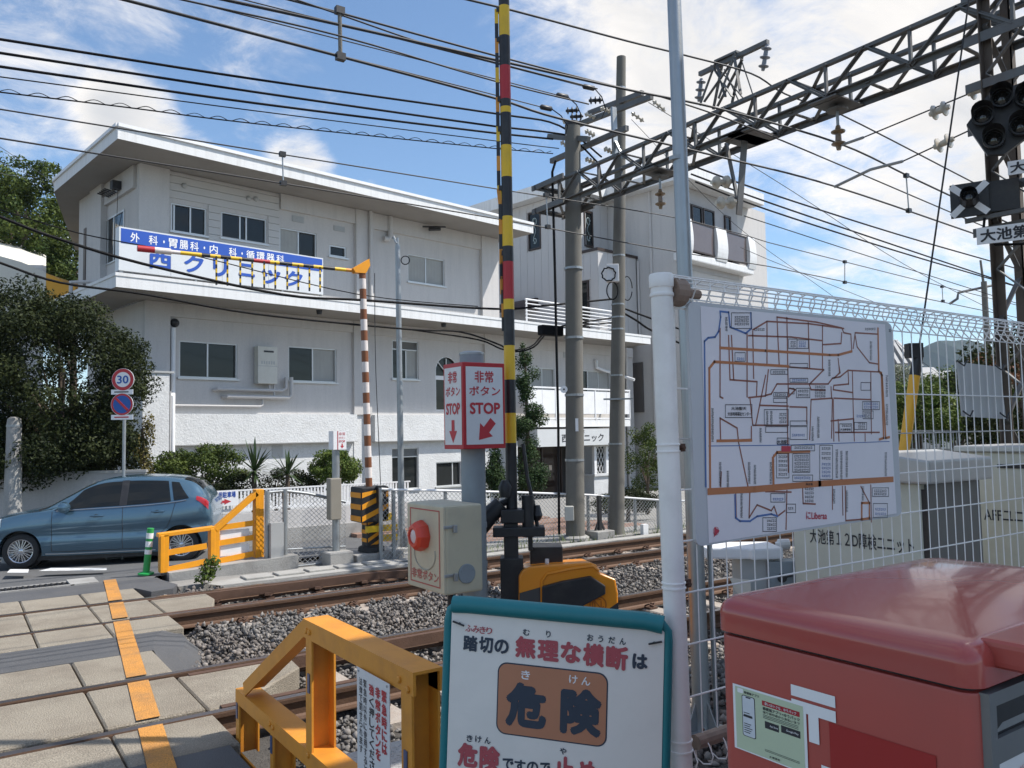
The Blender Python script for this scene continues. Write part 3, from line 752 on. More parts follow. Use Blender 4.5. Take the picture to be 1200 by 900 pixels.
pipe([fw(-0.4, 0.85, 0.6), fw(1.1, 0.85, 0.6), fw(1.22, 0.85, 0.5), fw(1.22, 0.85, 0.1)], 0.055, M_beige)
pipe([fw(-0.05, 3.3, 4.6), fw(-0.05, 3.3, 5.98), fw(0.9, 2.6, 6.02)], 0.06, M_wall)
pipe([fw(3.05, BW - 0.02, 3.10), fw(3.1, BW - 0.14, 3.12), fw(5.05, BW - 0.14, 3.12), fw(5.18, BW - 0.14, 3.2), fw(5.18, BW - 0.14, 3.52)], 0.05)
pipe([fw(3.32, BW - 0.02, 2.92), fw(3.37, BW - 0.17, 2.92), fw(5.25, BW - 0.17, 2.92), fw(5.33, BW - 0.17, 3.0), fw(5.33, BW - 0.17, 3.52)], 0.055)
pipe([fw(1.9, BW - 0.1, 2.66), fw(4.4, BW - 0.1, 2.66), fw(4.46, BW - 0.1, 2.7), fw(4.46, BW - 0.1, 2.9)], 0.03)
for s, z0, z1 in ((4.65, 3.1, 3.3), (4.8, 2.95, 3.3)): pipe([fw(s, BW - 0.14, z0), fw(s, BW - 0.14, z1)], 0.03)
pipe([fw(19.3, BW - 0.02, 4.75), fw(19.3, BW - 0.12, 4.7), fw(19.3, BW - 0.12, 4.42), fw(19.9, BW - 0.12, 4.3), fw(20.3, BW - 0.3, 4.2), fw(20.5, 0.4, 3.9)], 0.06, M_white)
pipe([fw(21.35, BW - 0.1, 5.38), fw(21.35, BW - 0.1, -0.6)], 0.06, M_wall)
# water heater
mb = MB(); mb.box((4.24, BW - 0.26, 3.30), (4.84, BW - 0.02, 4.37), fw); h = mb.build('water_heater', M_beige, cl, bevel=0.015)
mb = MB(); mb.box((4.42, BW - 0.268, 4.2), (4.72, BW - 0.258, 4.25), fw); mb.build('exhaust_slot', M_black, h)
mb = MB(); mb.box((4.25, BW - 0.263, 3.80), (4.83, BW - 0.258, 3.815), fw)
for k in range(6): mb.box((4.34 + 0.075 * k, BW - 0.264, 3.86), (4.38 + 0.075 * k, BW - 0.258, 3.95), fw)
mb.build('panel_line', M_greymetal, h)
# TV aerial like bracket under the left eave
mb = MB()
for k in range(5): mb.tube(fw(0.62, 2.9 + .14 * k, 8.55), fw(0.95, 2.9 + .14 * k, 8.5), 0.02, n=6)
mb.tube(fw(0.8, 2.6, 8.5), fw(0.8, 3.6, 8.52), 0.03, n=6); mb.box((0.7, 2.5, 8.5), (0.95, 2.7, 8.72), fw); mb.tube(fw(0.9, 2.7, 8.5), fw(0.98, 3.0, 7.6), 0.008, n=5)
mb.build('eave_fitting', M_black, cl); mb = MB(); mb.tube(fw(10.4, 1.2, 8.72), fw(10.8, 1.1, 8.78), 0.06, n=8); mb.tube(fw(10.2, 1.3, 8.8), fw(10.95, 1.0, 8.85), 0.03, n=6)
mb.build('eave_fitting', M_black, cl)
# terrace railing on the right
mb = MB()
rail = mb
for z in (6.55, 6.40, 6.27, 6.14, 6.01, 5.88): mb.tube(fw(13.85, 0.10, z), fw(19.0, 0.10, z), 0.022 if z < 6.5 else 0.035, n=6)
for s in (13.9, 16.2, 18.95): mb.bar(fw(s, 0.10, 5.73), fw(s, 0.10, 6.56), 0.05)
for z in (6.55, 6.40, 6.27, 6.14, 6.01, 5.88): mb.tube(fw(19.0, 0.10, z), fw(19.0, 1.5, z), 0.022, n=6)
mb.build('railing', M_white, cl)
# first floor balcony with white panels on the right
b0 = 0.55
mb = MB(); mb.box((14.3, b0, 1.98), (20.35, BW + 0.02, 2.26), fw); bal = mb.build('lower_balcony', M_fascia, cl)
mb = MB(); mb.box((14.3, b0 - 0.03, 3.42), (20.35, b0 + 0.05, 3.48), fw); mb.box((14.3, b0 - 0.02, 2.28), (20.35, b0 + 0.04, 2.33), fw)
for s in (14.32, 15.8, 17.3, 18.1, 19.6, 20.3): mb.box((s, b0 - 0.02, 2.26), (s + 0.05, b0 + 0.04, 3.42), fw)
mb.build('balcony_rail', M_white, bal)
for a in np.arange(14.36, 20.2, 0.745):
    mb = MB(); mb.box((a, b0 - 0.005, 2.48), (a + 0.73, b0 + 0.015, 3.36), fw); mb.build('balcony_panel', M_white, bal)
# entrance: canopy with the clinic name, dark doorway, bay window
mb = MB(); mb.box((14.6, 0.35, 1.26), (19.55, BW, 1.9), fw); can = mb.build('entrance_canopy', mat('canopy_panel', (0.55, 0.56, 0.56), 0.6, var=0.05, vs=3), cl)
mb = MB()
for s in (15.7, 18.7): mb.box((s, 0.345, 1.26), (s + 0.012, 0.352, 1.9), fw)
mb.build('panel_line', M_greymetal, can)
mb = MB(); write(mb, '西クリニック', fw(15.9, 0.345, 1.4), FA, (0, 0, 1), (0, 0, 2.45, 0.3), 0.02); write(mb, '医院', fw(16.75, 0.345, 1.4), FA, (0, 0, 1), (0, 0.33, 0.45, 0.47), 0.01)
mb.build('lettering', M_ink, can)
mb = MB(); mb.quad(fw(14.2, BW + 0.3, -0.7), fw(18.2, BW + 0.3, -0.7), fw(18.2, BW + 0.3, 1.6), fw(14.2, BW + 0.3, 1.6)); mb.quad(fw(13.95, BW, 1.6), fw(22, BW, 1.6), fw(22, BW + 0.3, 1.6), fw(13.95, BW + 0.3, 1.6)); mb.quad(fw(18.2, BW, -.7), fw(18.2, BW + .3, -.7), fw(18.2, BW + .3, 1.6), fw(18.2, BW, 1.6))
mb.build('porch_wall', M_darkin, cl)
mb = MB()
for s in (15.2, 16.25, 17.35): mb.box((s, BW + 0.2, -0.65), (s + 0.07, BW + 0.29, 1.5), fw)
mb.box((15.2, BW + 0.2, 1.42), (17.42, BW + 0.29, 1.5), fw)
d = mb.build('entrance_door', M_brown, cl)
for a in (15.27, 16.32):
    p = MB(); p.quad(fw(a, BW + 0.25, -0.6), fw(a + 0.98, BW + 0.25, -0.6), fw(a + 0.98, BW + 0.25, 1.42), fw(a, BW + 0.25, 1.42)); p.build('pane', glass_mat('door_glass', (0.03, 0.02, 0.016)), d)
p = MB(); p.box((16.42, BW + 0.235, 0.25), (16.6, BW + 0.245, 0.5), fw); p.box((16.68, BW + 0.235, 0.3), (16.84, BW + 0.245, 0.5), fw); p.build('notice', mat('paper_notice', (0.6, 0.5, 0.42), 0.7), d)
mb = MB(); mb.box((18.15, 0.72, -0.7), (19.7, BW, 0.02), fw); mb.box((18.1, 0.64, 0.02), (19.75, BW, 0.12), fw)
bay = mb.build('bay_window', M_rough, cl); MB().box((18.15, 0.7, 1.18), (19.7, BW, 1.27), fw).build('lintel', M_rough, bay)
mb = MB()
for s in (18.15, 18.88, 19.6): mb.box((s, 0.68, 0.12), (s + 0.14, 0.8, 1.19), fw)
mb.build('frame', M_white, bay)
p = MB(); p.quad(fw(18.2, 0.8, 0.1), fw(19.7, 0.8, 0.1), fw(19.7, 0.8, 1.2), fw(18.2, 0.8, 1.2)); p.build('pane', M_glass, bay)
mb = MB()
for a, c in ((18.3, 18.87), (19.03, 19.59)):
    for k in range(-3, 4):
        for sg in (1, -1):
            # diamond leading clipped to the pane
            x0, x1, z0, z1 = a, c, 0.14, 1.17
            m0 = (x0 + x1) / 2 + k * 0.19; sl = sg * 1.9
            P = []
            for xx in (x0, x1):
                zz = 0.65 + (xx - m0) * sl
                if z0 <= zz <= z1: P.append((xx, zz))
            for zz in (z0, z1):
                xx = m0 + (zz - 0.65) / sl
                if x0 < xx < x1: P.append((xx, zz))
            if len(P) >= 2: mb.bar(fw(P[0][0], 0.785, P[0][1]), fw(P[1][0], 0.785, P[1][1]), 0.016)
mb.build('leading', M_white, bay)
# porch side of the right end
mb = MB(); mb.quad(fw(19.75, BW, -0.7), fw(21.9, BW, -0.7), fw(21.9, BW, 1.62), fw(19.75, BW, 1.62)); mb.build('side_wall', M_wall, cl)

# ---------------------------------------------------- the sign on the balcony
sg = thing('clinic_sign', fw(2.8, 0.1, 5.76), 'long white and blue name board of the clinic standing along the upper balcony edge', 'sign')
mb = MB(); mb.box((0.06, 0.0, 5.80), (5.58, 0.26, 6.85), fw); mb.build('board', mat('sign_white', (0.66, 0.68, 0.69), 0.4, var=0.03, vs=2, dirt=(0.45, 0.45, 0.45), dirt_amt=0.3, dirt_s=1.5), sg)
mb = MB(); mb.box((0.10, -0.006, 6.46), (5.55, -0.001, 6.815), fw); mb.build('blue_band', mat('sign_blue', (0.02, 0.085, 0.42), 0.4, var=0.05, vs=3), sg)
mb = MB()
for s in (1.28, 2.6, 3.9, 4.75): mb.box((s, -0.004, 5.82), (s + 0.008, -0.0005, 6.46), fw)
for s in (0.1, 1.9, 3.0, 4.3, 5.5): mb.box((s, 0.03, 5.73), (s + 0.06, 0.1, 5.81), fw)
mb.build('seam', M_greymetal, sg)
mb = MB(); o = fw(0.10, -0.008, 5.8)
x = [0.22, 0.78, 1.02, 1.20, 1.42, 1.66, 1.9, 2.04, 2.5, 2.72, 2.9, 3.12, 3.34, 3.57]
for ch, xa, wd in (('外', 0.20, .2), ('科', .60, .2), ('・', .88, .12), ('胃', 1.05, .2), ('腸', 1.3, .2), ('科', 1.55, .2), ('・', 1.83, .12), ('内', 2.02, .2), ('科', 2.5, .2), ('・', 2.78, .12), ('循', 2.95, .22), ('環', 3.22, .22), ('器', 3.49, .22), ('科', 3.76, .22)):
    write(mb, ch, o, FA, (0, 0, 1), (xa * 1.07, 0.72, (xa + wd) * 1.07, 0.95), 0.015)
mb.build('lettering', M_inkwhite, sg)
mb = MB()
for ch, xa, xb, za, zb in (('西', .64, 1.2, .14, .62), ('ク', 1.51, 2.01, .16, .62), ('リ', 2.26, 2.64, .15, .64), ('ニ', 2.95, 3.40, .24, .58), ('ッ', 3.6, 4.15, .12, .5), ('ク', 4.26, 4.83, .13, .56)):
    write(mb, ch, o, FA, (0, 0, 1), (xa, za, xb, zb), 0.03)
mb.build('lettering', mat('sign_blue_print', (0.02, 0.085, 0.42), 0.4, var=0), sg)

# ---------------------------------------------------- taller house behind on the right
hs = thing('white_house', fw(24, 3, -0.6), 'taller white three storey house with curved balcony rising behind the clinic', 'building')
M_clad = mat('white_cladding', (0.51, 0.495, 0.48), 0.7, var=0.04, vs=0.8, dirt=(0.48, 0.48, 0.49), dirt_amt=0.4, dirt_s=0.9, streak=True)
def clad_side(s, b0, b1, z0, z1, step, openings=(), gap=0.012):
    """boards on a wall that runs along b at s, facing left"""
    n = max(1, round((b1 - b0) / step)); wd = (b1 - b0) / n
    for k in range(n):
        a, c = b0 + wd * k, b0 + wd * (k + 1) - gap
        segs = [(z0, z1)]
        for (p, q, r, t) in openings:
            if p - 0.02 < (a + c) / 2 < r + 0.02:
                segs = [(z0, q), (t, z1)]
        for u, v in segs: MB().box((s - 0.02, a, u), (s + 0.05, c, v), fw).build('cladding_board', M_clad, hs)
def clad_front(b, s0, s1, z0, z1, step, openings=(), gap=0.012):
    n = max(1, round((s1 - s0) / step)); wd = (s1 - s0) / n
    for k in range(n):
        a, c = s0 + wd * k, s0 + wd * (k + 1) - gap
        segs = [(z0, z1)]
        for (p, q, r, t) in openings:
            if p - 0.02 < (a + c) / 2 < r + 0.02: segs = [(z0, q), (t, z1)]
        for u, v in segs: MB().box((a, b - 0.02, u), (c, b + 0.05, v), fw).build('cladding_board', M_clad, hs)
S1 = 19.87
mb = MB()
mb.box((S1 + 0.03, 3.2, 5.6), (22.45, 13, 12.3), fw)
mb.box((19.71, 1.56, 5.6), (22.35, 3.3, 9.45), fw)
mb.box((22.43, -0.66, -0.7), (30.0, 13, 12.4), fw)
mb.box((15.0, 3.4, 5.7), (19.9, 9, 6.0), fw)
mb.build('wall', M_wall, hs)
mb = MB(); mb.box((19.3, 2.75, 12.35), (22.5, 13.5, 12.9), fw); mb.build('eave', M_fascia, hs)
clad_side(S1, 3.17, 12.6, 5.7, 12.33, 0.455, [(4.95, 10.1, 5.75, 11.95)])
clad_front(3.17, S1, 22.42, 5.7, 12.33, 0.51, [(20.72, 10.0, 21.36, 11.72)])
clad_side(19.68, 1.53, 3.1, 5.72, 9.42, 0.39, [(2.0, 5.9, 2.95, 8.25)])
clad_front(1.53, 19.68, 22.3, 5.72, 9.42, 0.65)
mb = MB(); mb.box((19.62, 1.47, 9.42), (22.4, 3.2, 9.54), fw); mb.build('parapet_cap', M_brown, hs)
# stained narrow windows
def tall_window(lo, hi, fr, name='window'):
    (a, z0), (c, z1) = lo, hi; mb = MB(); t = 0.07
    for l, h in (((a, -0.05, z0), (c, 0.03, z0 + t)), ((a, -0.05, z1 - t), (c, 0.03, z1)), ((a, -0.05, z0 + t), (a + t, 0.03, z1 - t)), ((c - t, -0.05, z0 + t), (c, 0.03, z1 - t))): mb.box(l, h, fr)
    f = mb.build(name, M_brown, hs)
    p = MB(); p.quad(fr(a + t, -0.005, z0 + t), fr(c - t, -0.005, z0 + t), fr(c - t, -0.005, z1 - t), fr(a + t, -0.005, z1 - t)); p.build('pane', M_glass, f)
    return f
fs_ = lambda a, d, z: fw(S1 + d - 0.0, a, z)
ff_ = lambda a, d, z: fw(a, 3.17 + d, z)
def leading(f, a, c, z0, z1, fr):
    mb = MB(); cx_, w_ = (a + c) / 2, (c - a)
    for zc, r in ((z1 - 0.45, 0.16), (z0 + 0.4, 0.12)):
        mb.sweep([fr(cx_ + r * math.cos(t) * 0.8, -0.02, zc + r * math.sin(t)) for t in np.linspace(0, 5.5, 14)], 0.018, 5)
    mb.sweep([fr(cx_ + 0.08 * math.sin(k * 1.2), -0.02, z0 + 0.3 + (z1 - z0 - 0.6) * k / 8) for k in range(9)], 0.014, 5)
    mb.build('leading', mat('pale_leading', (0.35, 0.42, 0.42), 0.5), f)
f = tall_window((4.95, 10.15), (5.75, 11.9), fs_); leading(f, 4.95, 5.75, 10.15, 11.9, fs_)
f = tall_window((20.74, 10.05), (21.36, 11.68), ff_); leading(f, 20.74, 21.36, 10.05, 11.68, ff_)
f = tall_window((2.05, 5.95), (2.95, 8.22), lambda a, d, z: fw(19.68 + d, a, z), 'terrace_door')
# entrance awning on the terrace
mb = MB(); A0 = fw(19.55, 6.6, 7.6)
for k in range(7):
    a0, a1 = math.pi / 2 * k / 7, math.pi / 2 * (k + 1) / 7
    f0 = lambda b_, a: fw(19.85 - 0.8 * math.sin(a), b_, 7.35 + 0.55 * math.cos(a))
    mb.quad(f0(5.2, a0), f0(7.6, a0), f0(7.6, a1), f0(5.2, a1)); mb.add([f0(5.2, a0), f0(5.2, a1), fw(19.85, 5.2, 7.35)], ((0, 1, 2),))
mb.build('awning', M_brown, hs)
# corner block on the right: roof, balcony, windows
mb = MB(); mb.box((21.9, -1.5, 12.32), (28.4, 12, 12.85), fw); mb.build('roof', M_fascia, hs)
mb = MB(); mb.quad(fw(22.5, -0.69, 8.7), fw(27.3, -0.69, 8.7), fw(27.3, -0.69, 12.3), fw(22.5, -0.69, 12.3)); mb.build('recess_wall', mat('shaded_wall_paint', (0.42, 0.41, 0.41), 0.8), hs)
bb = -1.2
mb = MB(); mb.box((22.1, bb, 8.95), (27.75, -0.6, 9.28), fw); bal = mb.build('curved_balcony', M_fascia, hs, bevel=0.05)
def bulge(s0, s1):
    mb = MB(); n = 8; pr = [(-0.03 - 0.09 * math.sin(math.pi * (k / n) ** 0.8), 9.2 + 1.5 * k / n) for k in range(n + 1)]
    for (d0, z0), (d1, z1) in zip(pr, pr[1:]):
        mb.quad(fw(s0, bb + d0, z0), fw(s1, bb + d0, z0), fw(s1, bb + d1, z1), fw(s0, bb + d1, z1))
        mb.quad(fw(s0, bb + d0, z0), fw(s0, bb + d1, z1), fw(s0, bb + 0.12, z1), fw(s0, bb + 0.12, z0)); mb.quad(fw(s1, bb + d0, z0), fw(s1, bb + 0.12, z0), fw(s1, bb + 0.12, z1), fw(s1, bb + d1, z1))
    mb.quad(fw(s0, bb + pr[-1][0], 10.7), fw(s1, bb + pr[-1][0], 10.7), fw(s1, bb + .12, 10.7), fw(s0, bb + .12, 10.7))
    mb.build('balcony_pier', M_fascia, bal)
for a, c in ((22.1, 22.6), (24.5, 25.35), (27.25, 27.85)): bulge(a, c)
for a, c in ((22.62, 24.48), (25.37, 27.23)):
    for z in (10.62, 9.36): MB().box((a, bb + 0.02, z), (c, bb + 0.07, z + .06), fw).build('balustrade_rail', M_brown, bal)
    mb = MB(); mb.quad(fw(a, bb + 0.045, 9.42), fw(c, bb + 0.045, 9.42), fw(c, bb + 0.045, 10.62), fw(a, bb + 0.045, 10.62)); mb.build('balustrade_panel', mat('smoked_panel', (0.13, 0.105, 0.10), 0.15), bal)
for a, c in ((22.6, 23.3), (23.4, 24.2), (24.3, 25.2), (26.1, 26.6)):
    f = tall_window((a, 9.3), (c, 11.6), lambda s, d, z: fw(s, -0.73 + d, z), 'balcony_window')
pipe([fw(22.4, 0.75, 12.3), fw(22.36, 0.75, 0.0)], 0.07, M_wall, parent=hs)
pipe([fw(22.36, 1.45, 9.3), fw(22.36, 1.45, 5.7)], 0.05, M_wall, parent=hs)
mb = MB(); mb.box((22.36, 1.35, 2.6), (22.42, 2.25, 4.8), fw); mb.build('door', mat('grey_door', (0.10, 0.09, 0.085), 0.5), hs)
mb = MB(); mb.box((21.5, 2.3, -0.7), (22.42, 2.4, 5.3), fw); mb.build('porch_wall', M_wall, hs)
# ================================================================== vegetation helpers
def leaf_mat(name, a, b, rough=0.45):
    m = mat(name, a, 0.6, var=0.0, trans=0.18, spec=0.15)
    nt = m.node_tree; N, L = nt.nodes.new, nt.links.new; bs = nt.nodes['Principled BSDF']
    at = N('ShaderNodeAttribute'); at.attribute_name = 'tone'
    mx = N('ShaderNodeMixRGB'); mx.inputs[1].default_value = a + (1,); mx.inputs[2].default_value = b + (1,); L(at.outputs['Fac'], mx.inputs[0])
    L(mx.outputs[0], bs.inputs['Base Color'])
    for n in nt.nodes:
        if n.type == 'BSDF_TRANSLUCENT': L(mx.outputs[0], n.inputs[0])
    return m
L_dark = leaf_mat('dark_leaf', (0.012, 0.019, 0.007), (0.062, 0.075, 0.025))
L_mid = leaf_mat('mid_leaf', (0.03, 0.055, 0.012), (0.12, 0.15, 0.035))
L_light = leaf_mat('light_leaf', (0.045, 0.085, 0.015), (0.17, 0.21, 0.05))
L_blue = leaf_mat('conifer_leaf', (0.02, 0.045, 0.016), (0.075, 0.115, 0.04))
M_bark = mat('bark', (0.10, 0.075, 0.055), 0.95, var=0.35, vs=9, bump=0.8, bs=30)
def leaves(name, clumps, count, size, m, parent=None, seed=1, upright=0.3, stuff=False):
    """small leaf faces spread through clumps [(centre, (rx, ry, rz))], denser towards each clump's skin"""
    rng = np.random.default_rng(seed)
    C = np.array([c for c, r in clumps], float); Rr = np.array([r for c, r in clumps], float)
    wt = Rr.prod(1) ** (2 / 3); idx = rng.choice(len(C), count, p=wt / wt.sum())
    d = rng.normal(size=(count, 3)); d /= np.linalg.norm(d, axis=1)[:, None]
    rad = rng.uniform(0.0, 1.0, count) ** 0.28
    P = C[idx] + d * Rr[idx] * rad[:, None] + rng.normal(size=(count, 3)) * 0.012
    nrm = d * 0.75 + rng.normal(size=(count, 3)) * 0.62 + np.array([0, 0, upright]); nrm /= np.linalg.norm(nrm, axis=1)[:, None]
    a = np.cross(nrm, rng.normal(size=(count, 3))); a /= np.linalg.norm(a, axis=1)[:, None]; b = np.cross(nrm, a)
    s = size * rng.uniform(0.65, 1.35, count)
    k = np.array([(-0.5, 0), (0, -0.26), (0.5, 0), (0, 0.26)])
    V = P[:, None, :] + (a[:, None, :] * k[None, :, :1] + b[:, None, :] * k[None, :, 1:]) * s[:, None, None]
    V[:, 1] -= nrm * s[:, None] * 0.06; V[:, 3] -= nrm * s[:, None] * 0.06
    me = bpy.data.meshes.new(name)
    me.vertices.add(count * 4); me.vertices.foreach_set('co', V.reshape(-1).astype('f'))
    me.loops.add(count * 4); me.loops.foreach_set('vertex_index', np.arange(count * 4, dtype='i'))
    me.polygons.add(count); me.polygons.foreach_set('loop_start', np.arange(0, count * 4, 4, dtype='i')); me.polygons.foreach_set('loop_total', np.full(count, 4, 'i'))
    me.materials.append(m); me.update(calc_edges=True)
    tone = np.clip(rng.normal(0.4, 0.22, count) + rng.normal(0, 0.16, len(C))[idx], 0, 1)
    at = me.attributes.new('tone', 'FLOAT', 'POINT'); at.data.foreach_set('value', np.repeat(tone, 4).astype('f'))
    o = link(name, me, parent)
    if stuff: o['kind'] = 'stuff'
    return o
def clump_ball(c, r, n, cr, seed, squash=(1, 1, 1), zmin=None):
    rng = np.random.default_rng(seed); out = []
    for _ in range(n):
        d = rng.normal(size=3); d /= np.linalg.norm(d)
        k = rng.uniform(0.35, 1.0) ** 0.5
        p = np.array(c) + d * r * k * np.array(squash)
        if zmin is not None and p[2] < zmin: p[2] = zmin + rng.uniform(0, 0.2)
        q = cr * rng.uniform(0.6, 1.3); out.append((p, (q, q, q * rng.uniform(0.6, 0.95))))
    return out
def trunk(base, top, r0, r1, parent, limbs=(), name='trunk'):
    mb = MB(); base, top = Vector(base), Vector(top)
    pts = [base.lerp(top, k / 6) + Vector((random.uniform(-.04, .04), random.uniform(-.04, .04), 0)) * (k > 0) for k in range(7)]
    mb.sweep(pts, [r0 + (r1 - r0) * k / 6 for k in range(7)], 9)
    for e in limbs:
        s = base.lerp(top, random.uniform(0.45, 0.95)); e = Vector(e)
        mid = s.lerp(e, 0.5) + Vector((0, 0, 0.15 * (e - s).length))
        mb.sweep([s, mid, e], [r1 * 0.8, r1 * 0.5, r1 * 0.2], 6)
    return mb.build(name, M_bark, parent, smooth=True)

# ---- the big evergreen beside the clinic and the wood behind
c0 = at_fwd(72, 448, 16.6)
tr = thing('evergreen_tree', (c0.x, c0.y, -0.4), 'large dense rounded dark evergreen tree behind the low wall and the parked car', 'tree')
cl_ = clump_ball((c0.x, c0.y, c0.z - 0.05), 1.62, 170, 0.38, 5, (1.12, 1.0, 1.12), zmin=0.55) + clump_ball((c0.x - .1, c0.y, 1.6), 1.5, 130, 0.36, 15, (1.12, .9, .5), zmin=1.0)
a_ = at_fwd(20, 365, 16.4); cl_ += clump_ball(tuple(a_), 0.62, 30, 0.3, 6); a_ = at_fwd(-30, 420, 16.6); cl_ += clump_ball(tuple(a_), 1.1, 50, 0.34, 7)
a_ = at_fwd(150, 440, 16.4); cl_ += clump_ball(tuple(a_), 0.42, 22, 0.2, 8, (1, 1, 1.7))
leaves('crown', cl_, 105000, 0.07, L_dark, tr, 21)
trunk((c0.x + .1, c0.y, -0.5), (c0.x, c0.y, 2.2), 0.13, 0.07, tr, [tuple(Vector(c0) + Vector((random.uniform(-1, 1), random.uniform(-.8, .8), random.uniform(-.6, 1)))) for _ in range(12)])
a_ = at_fwd(168, 520, 16.9)
vn = thing('climbing_plant', (a_.x, a_.y, -0.5), 'thin brownish climbing plant against the left corner of the clinic', 'plant')
leaves('foliage', [((a_.x + random.uniform(-.12, .16), a_.y, z), (0.14, 0.12, 0.3)) for z in np.arange(0.3, 2.2, 0.22)], 1500, 0.07, leaf_mat('dry_leaf', (0.09, 0.075, 0.02), (0.2, 0.17, 0.06)), vn, 3)
MB().sweep([(a_.x, a_.y, -0.5), (a_.x + .05, a_.y, 0.8), (a_.x - .03, a_.y, 2.0)], 0.03, 6).build('stem', M_bark, vn)
for i, (px, py, d, rr, lab, hgt) in enumerate([(30, 262, 33, 2.2, 'tall tree with gaps in its crown just left of the clinic roof', 9), (-70, 250, 36, 3.4, 'broad tree at the left edge rising behind the cream roofed building', 9), (88, 330, 38, 2.6, 'lower dark tree filling the gap beside the left wall of the clinic', 6)]):
    c = at_fwd(px, py, d)
    t = thing('woodland_tree', (c.x, c.y, -0.5), lab, 'tree', 'trees behind the clinic')
    leaves('crown', clump_ball(tuple(c), rr, 80, rr * 0.26, 40 + i, (1, 1, 1.25)), 20000, 0.15, L_mid, t, 50 + i)
    trunk((c.x, c.y, -0.5), (c.x, c.y, c.z + 0.5), 0.22, 0.1, t, [tuple(Vector(c) + Vector((random.uniform(-1.5, 1.5), random.uniform(-1, 1), random.uniform(-1, 1.6)))) for _ in range(10)])

# ---- cream roofed building with an orange flank behind the tree
hb = thing('cream_roofed_building', at_fwd(20, 380, 27), 'low building with a curved cream roof and an orange end wall behind the evergreen', 'building')
def hp(x, y, d=27): return at_fwd(x, y, d)
mb = MB(); prof = [(-260, 215), (-100, 255), (0, 300), (25, 307), (50, 317), (54, 320)]
top = [hp(x, y) for x, y in prof]; back = [hp(x, y - 20, 33) for x, y in prof]
for i in range(len(prof) - 1):
    mb.quad(top[i], top[i + 1], back[i + 1], back[i]); b0_, b1_ = top[i].copy(), top[i + 1].copy(); b0_.z -= 1.9; b1_.z -= 1.9; mb.quad(b0_, b1_, top[i + 1], top[i])
mb.build('roof', mat('cream_roof', (0.66, 0.63, 0.55), 0.7, var=0.05, vs=1.5), hb)
mb = MB(); q = [hp(54, 320), hp(88, 336), hp(90, 350), hp(54, 372)]
q2 = [p + _fwd * 5 for p in q]; mb.poly(q); mb.poly(q2[::-1])
for i in range(4): mb.quad(q[i], q[(i + 1) % 4], q2[(i + 1) % 4], q2[i])
mb.build('gable', mat('orange_cladding', (0.74, 0.36, 0.03), 0.6, var=0.05, vs=3), hb)
mb = MB(); p, q_ = hp(-260, 330, 27.4), hp(52, 345, 27.4); mb.quad(Vector((p.x, p.y, -.7)), Vector((q_.x, q_.y, -.7)), q_, p); mb.build('wall', M_wall, hb)

# ---- low wall, old concrete post and road signs
w0, w1 = at_fwd(-60, 556, 15.9), at_fwd(170, 556, 16.6)
wl = thing('boundary_wall', (w0.x, w0.y, -0.5), 'low white boundary wall with a dark coping under the evergreen', 'wall')
d_ = (w1 - w0); d_.z = 0; d_.normalize(); s_ = Vector((-d_.y, d_.x, 0))
fwall = lambda a, b, z: Vector((w0.x, w0.y, 0)) + d_ * a + s_ * b + Vector((0, 0, z))
Lw = (w1 - w0).length
mb = MB(); mb.box((0, 0, -0.6), (Lw, 0.14, w0.z - 0.05), fwall); mb.build('wall', M_wall, wl)
mb = MB(); mb.box((-0.02, -0.02, w0.z - 0.05), (Lw + 0.02, 0.16, w0.z), fwall); mb.build('coping', M_greymetal, wl)
p = at_fwd(15, 580, 15.3)
po = thing('concrete_post', (p.x, p.y, -0.5), 'weathered grey concrete post standing in front of the low wall', 'post')
MB().lathe((p.x, p.y, -0.5), (0, 0, 1), [(0, .165), (1.0, .155), (2.62, .125), (2.70, .115), (2.74, .06)], 14).build('shaft', M_conc, po, smooth=True)
mb = MB(); mb.lathe((p.x, p.y, 2.05), (0, 0, 1), [(0, .134), (0.04, .134)], 14); mb.build('band', M_steel, po)
SGN = 14.9
p = at_fwd(145, 550, SGN)
sp = thing('road_sign', (p.x, p.y, -0.4), 'thirty speed limit sign above a no parking sign on a grey pole', 'road sign')
MB().tube((p.x, p.y, -0.4), (p.x, p.y, at_fwd(145, 437, SGN).z), 0.03, n=10).build('pole', M_steel, sp, smooth=True)
ex = _right.copy(); ey = Vector((0, 0, 1)); toward = -_fwd
def disc(mb, c, r, nrm, lift, n=28, r0=0.0):
    c = Vector(c) + nrm * lift; e1 = nrm.cross(Vector((0, 0, 1))).normalized(); e2 = e1.cross(nrm)
    o = [c + (e1 * math.cos(6.28319 * k / n) + e2 * math.sin(6.28319 * k / n)) * r for k in range(n)]
    if r0:
        i_ = [c + (e1 * math.cos(6.28319 * k / n) + e2 * math.sin(6.28319 * k / n)) * r0 for k in range(n)]
        return mb.add(o + i_, [(k, (k + 1) % n, n + (k + 1) % n, n + k) for k in range(n)])
    return mb.poly(o)
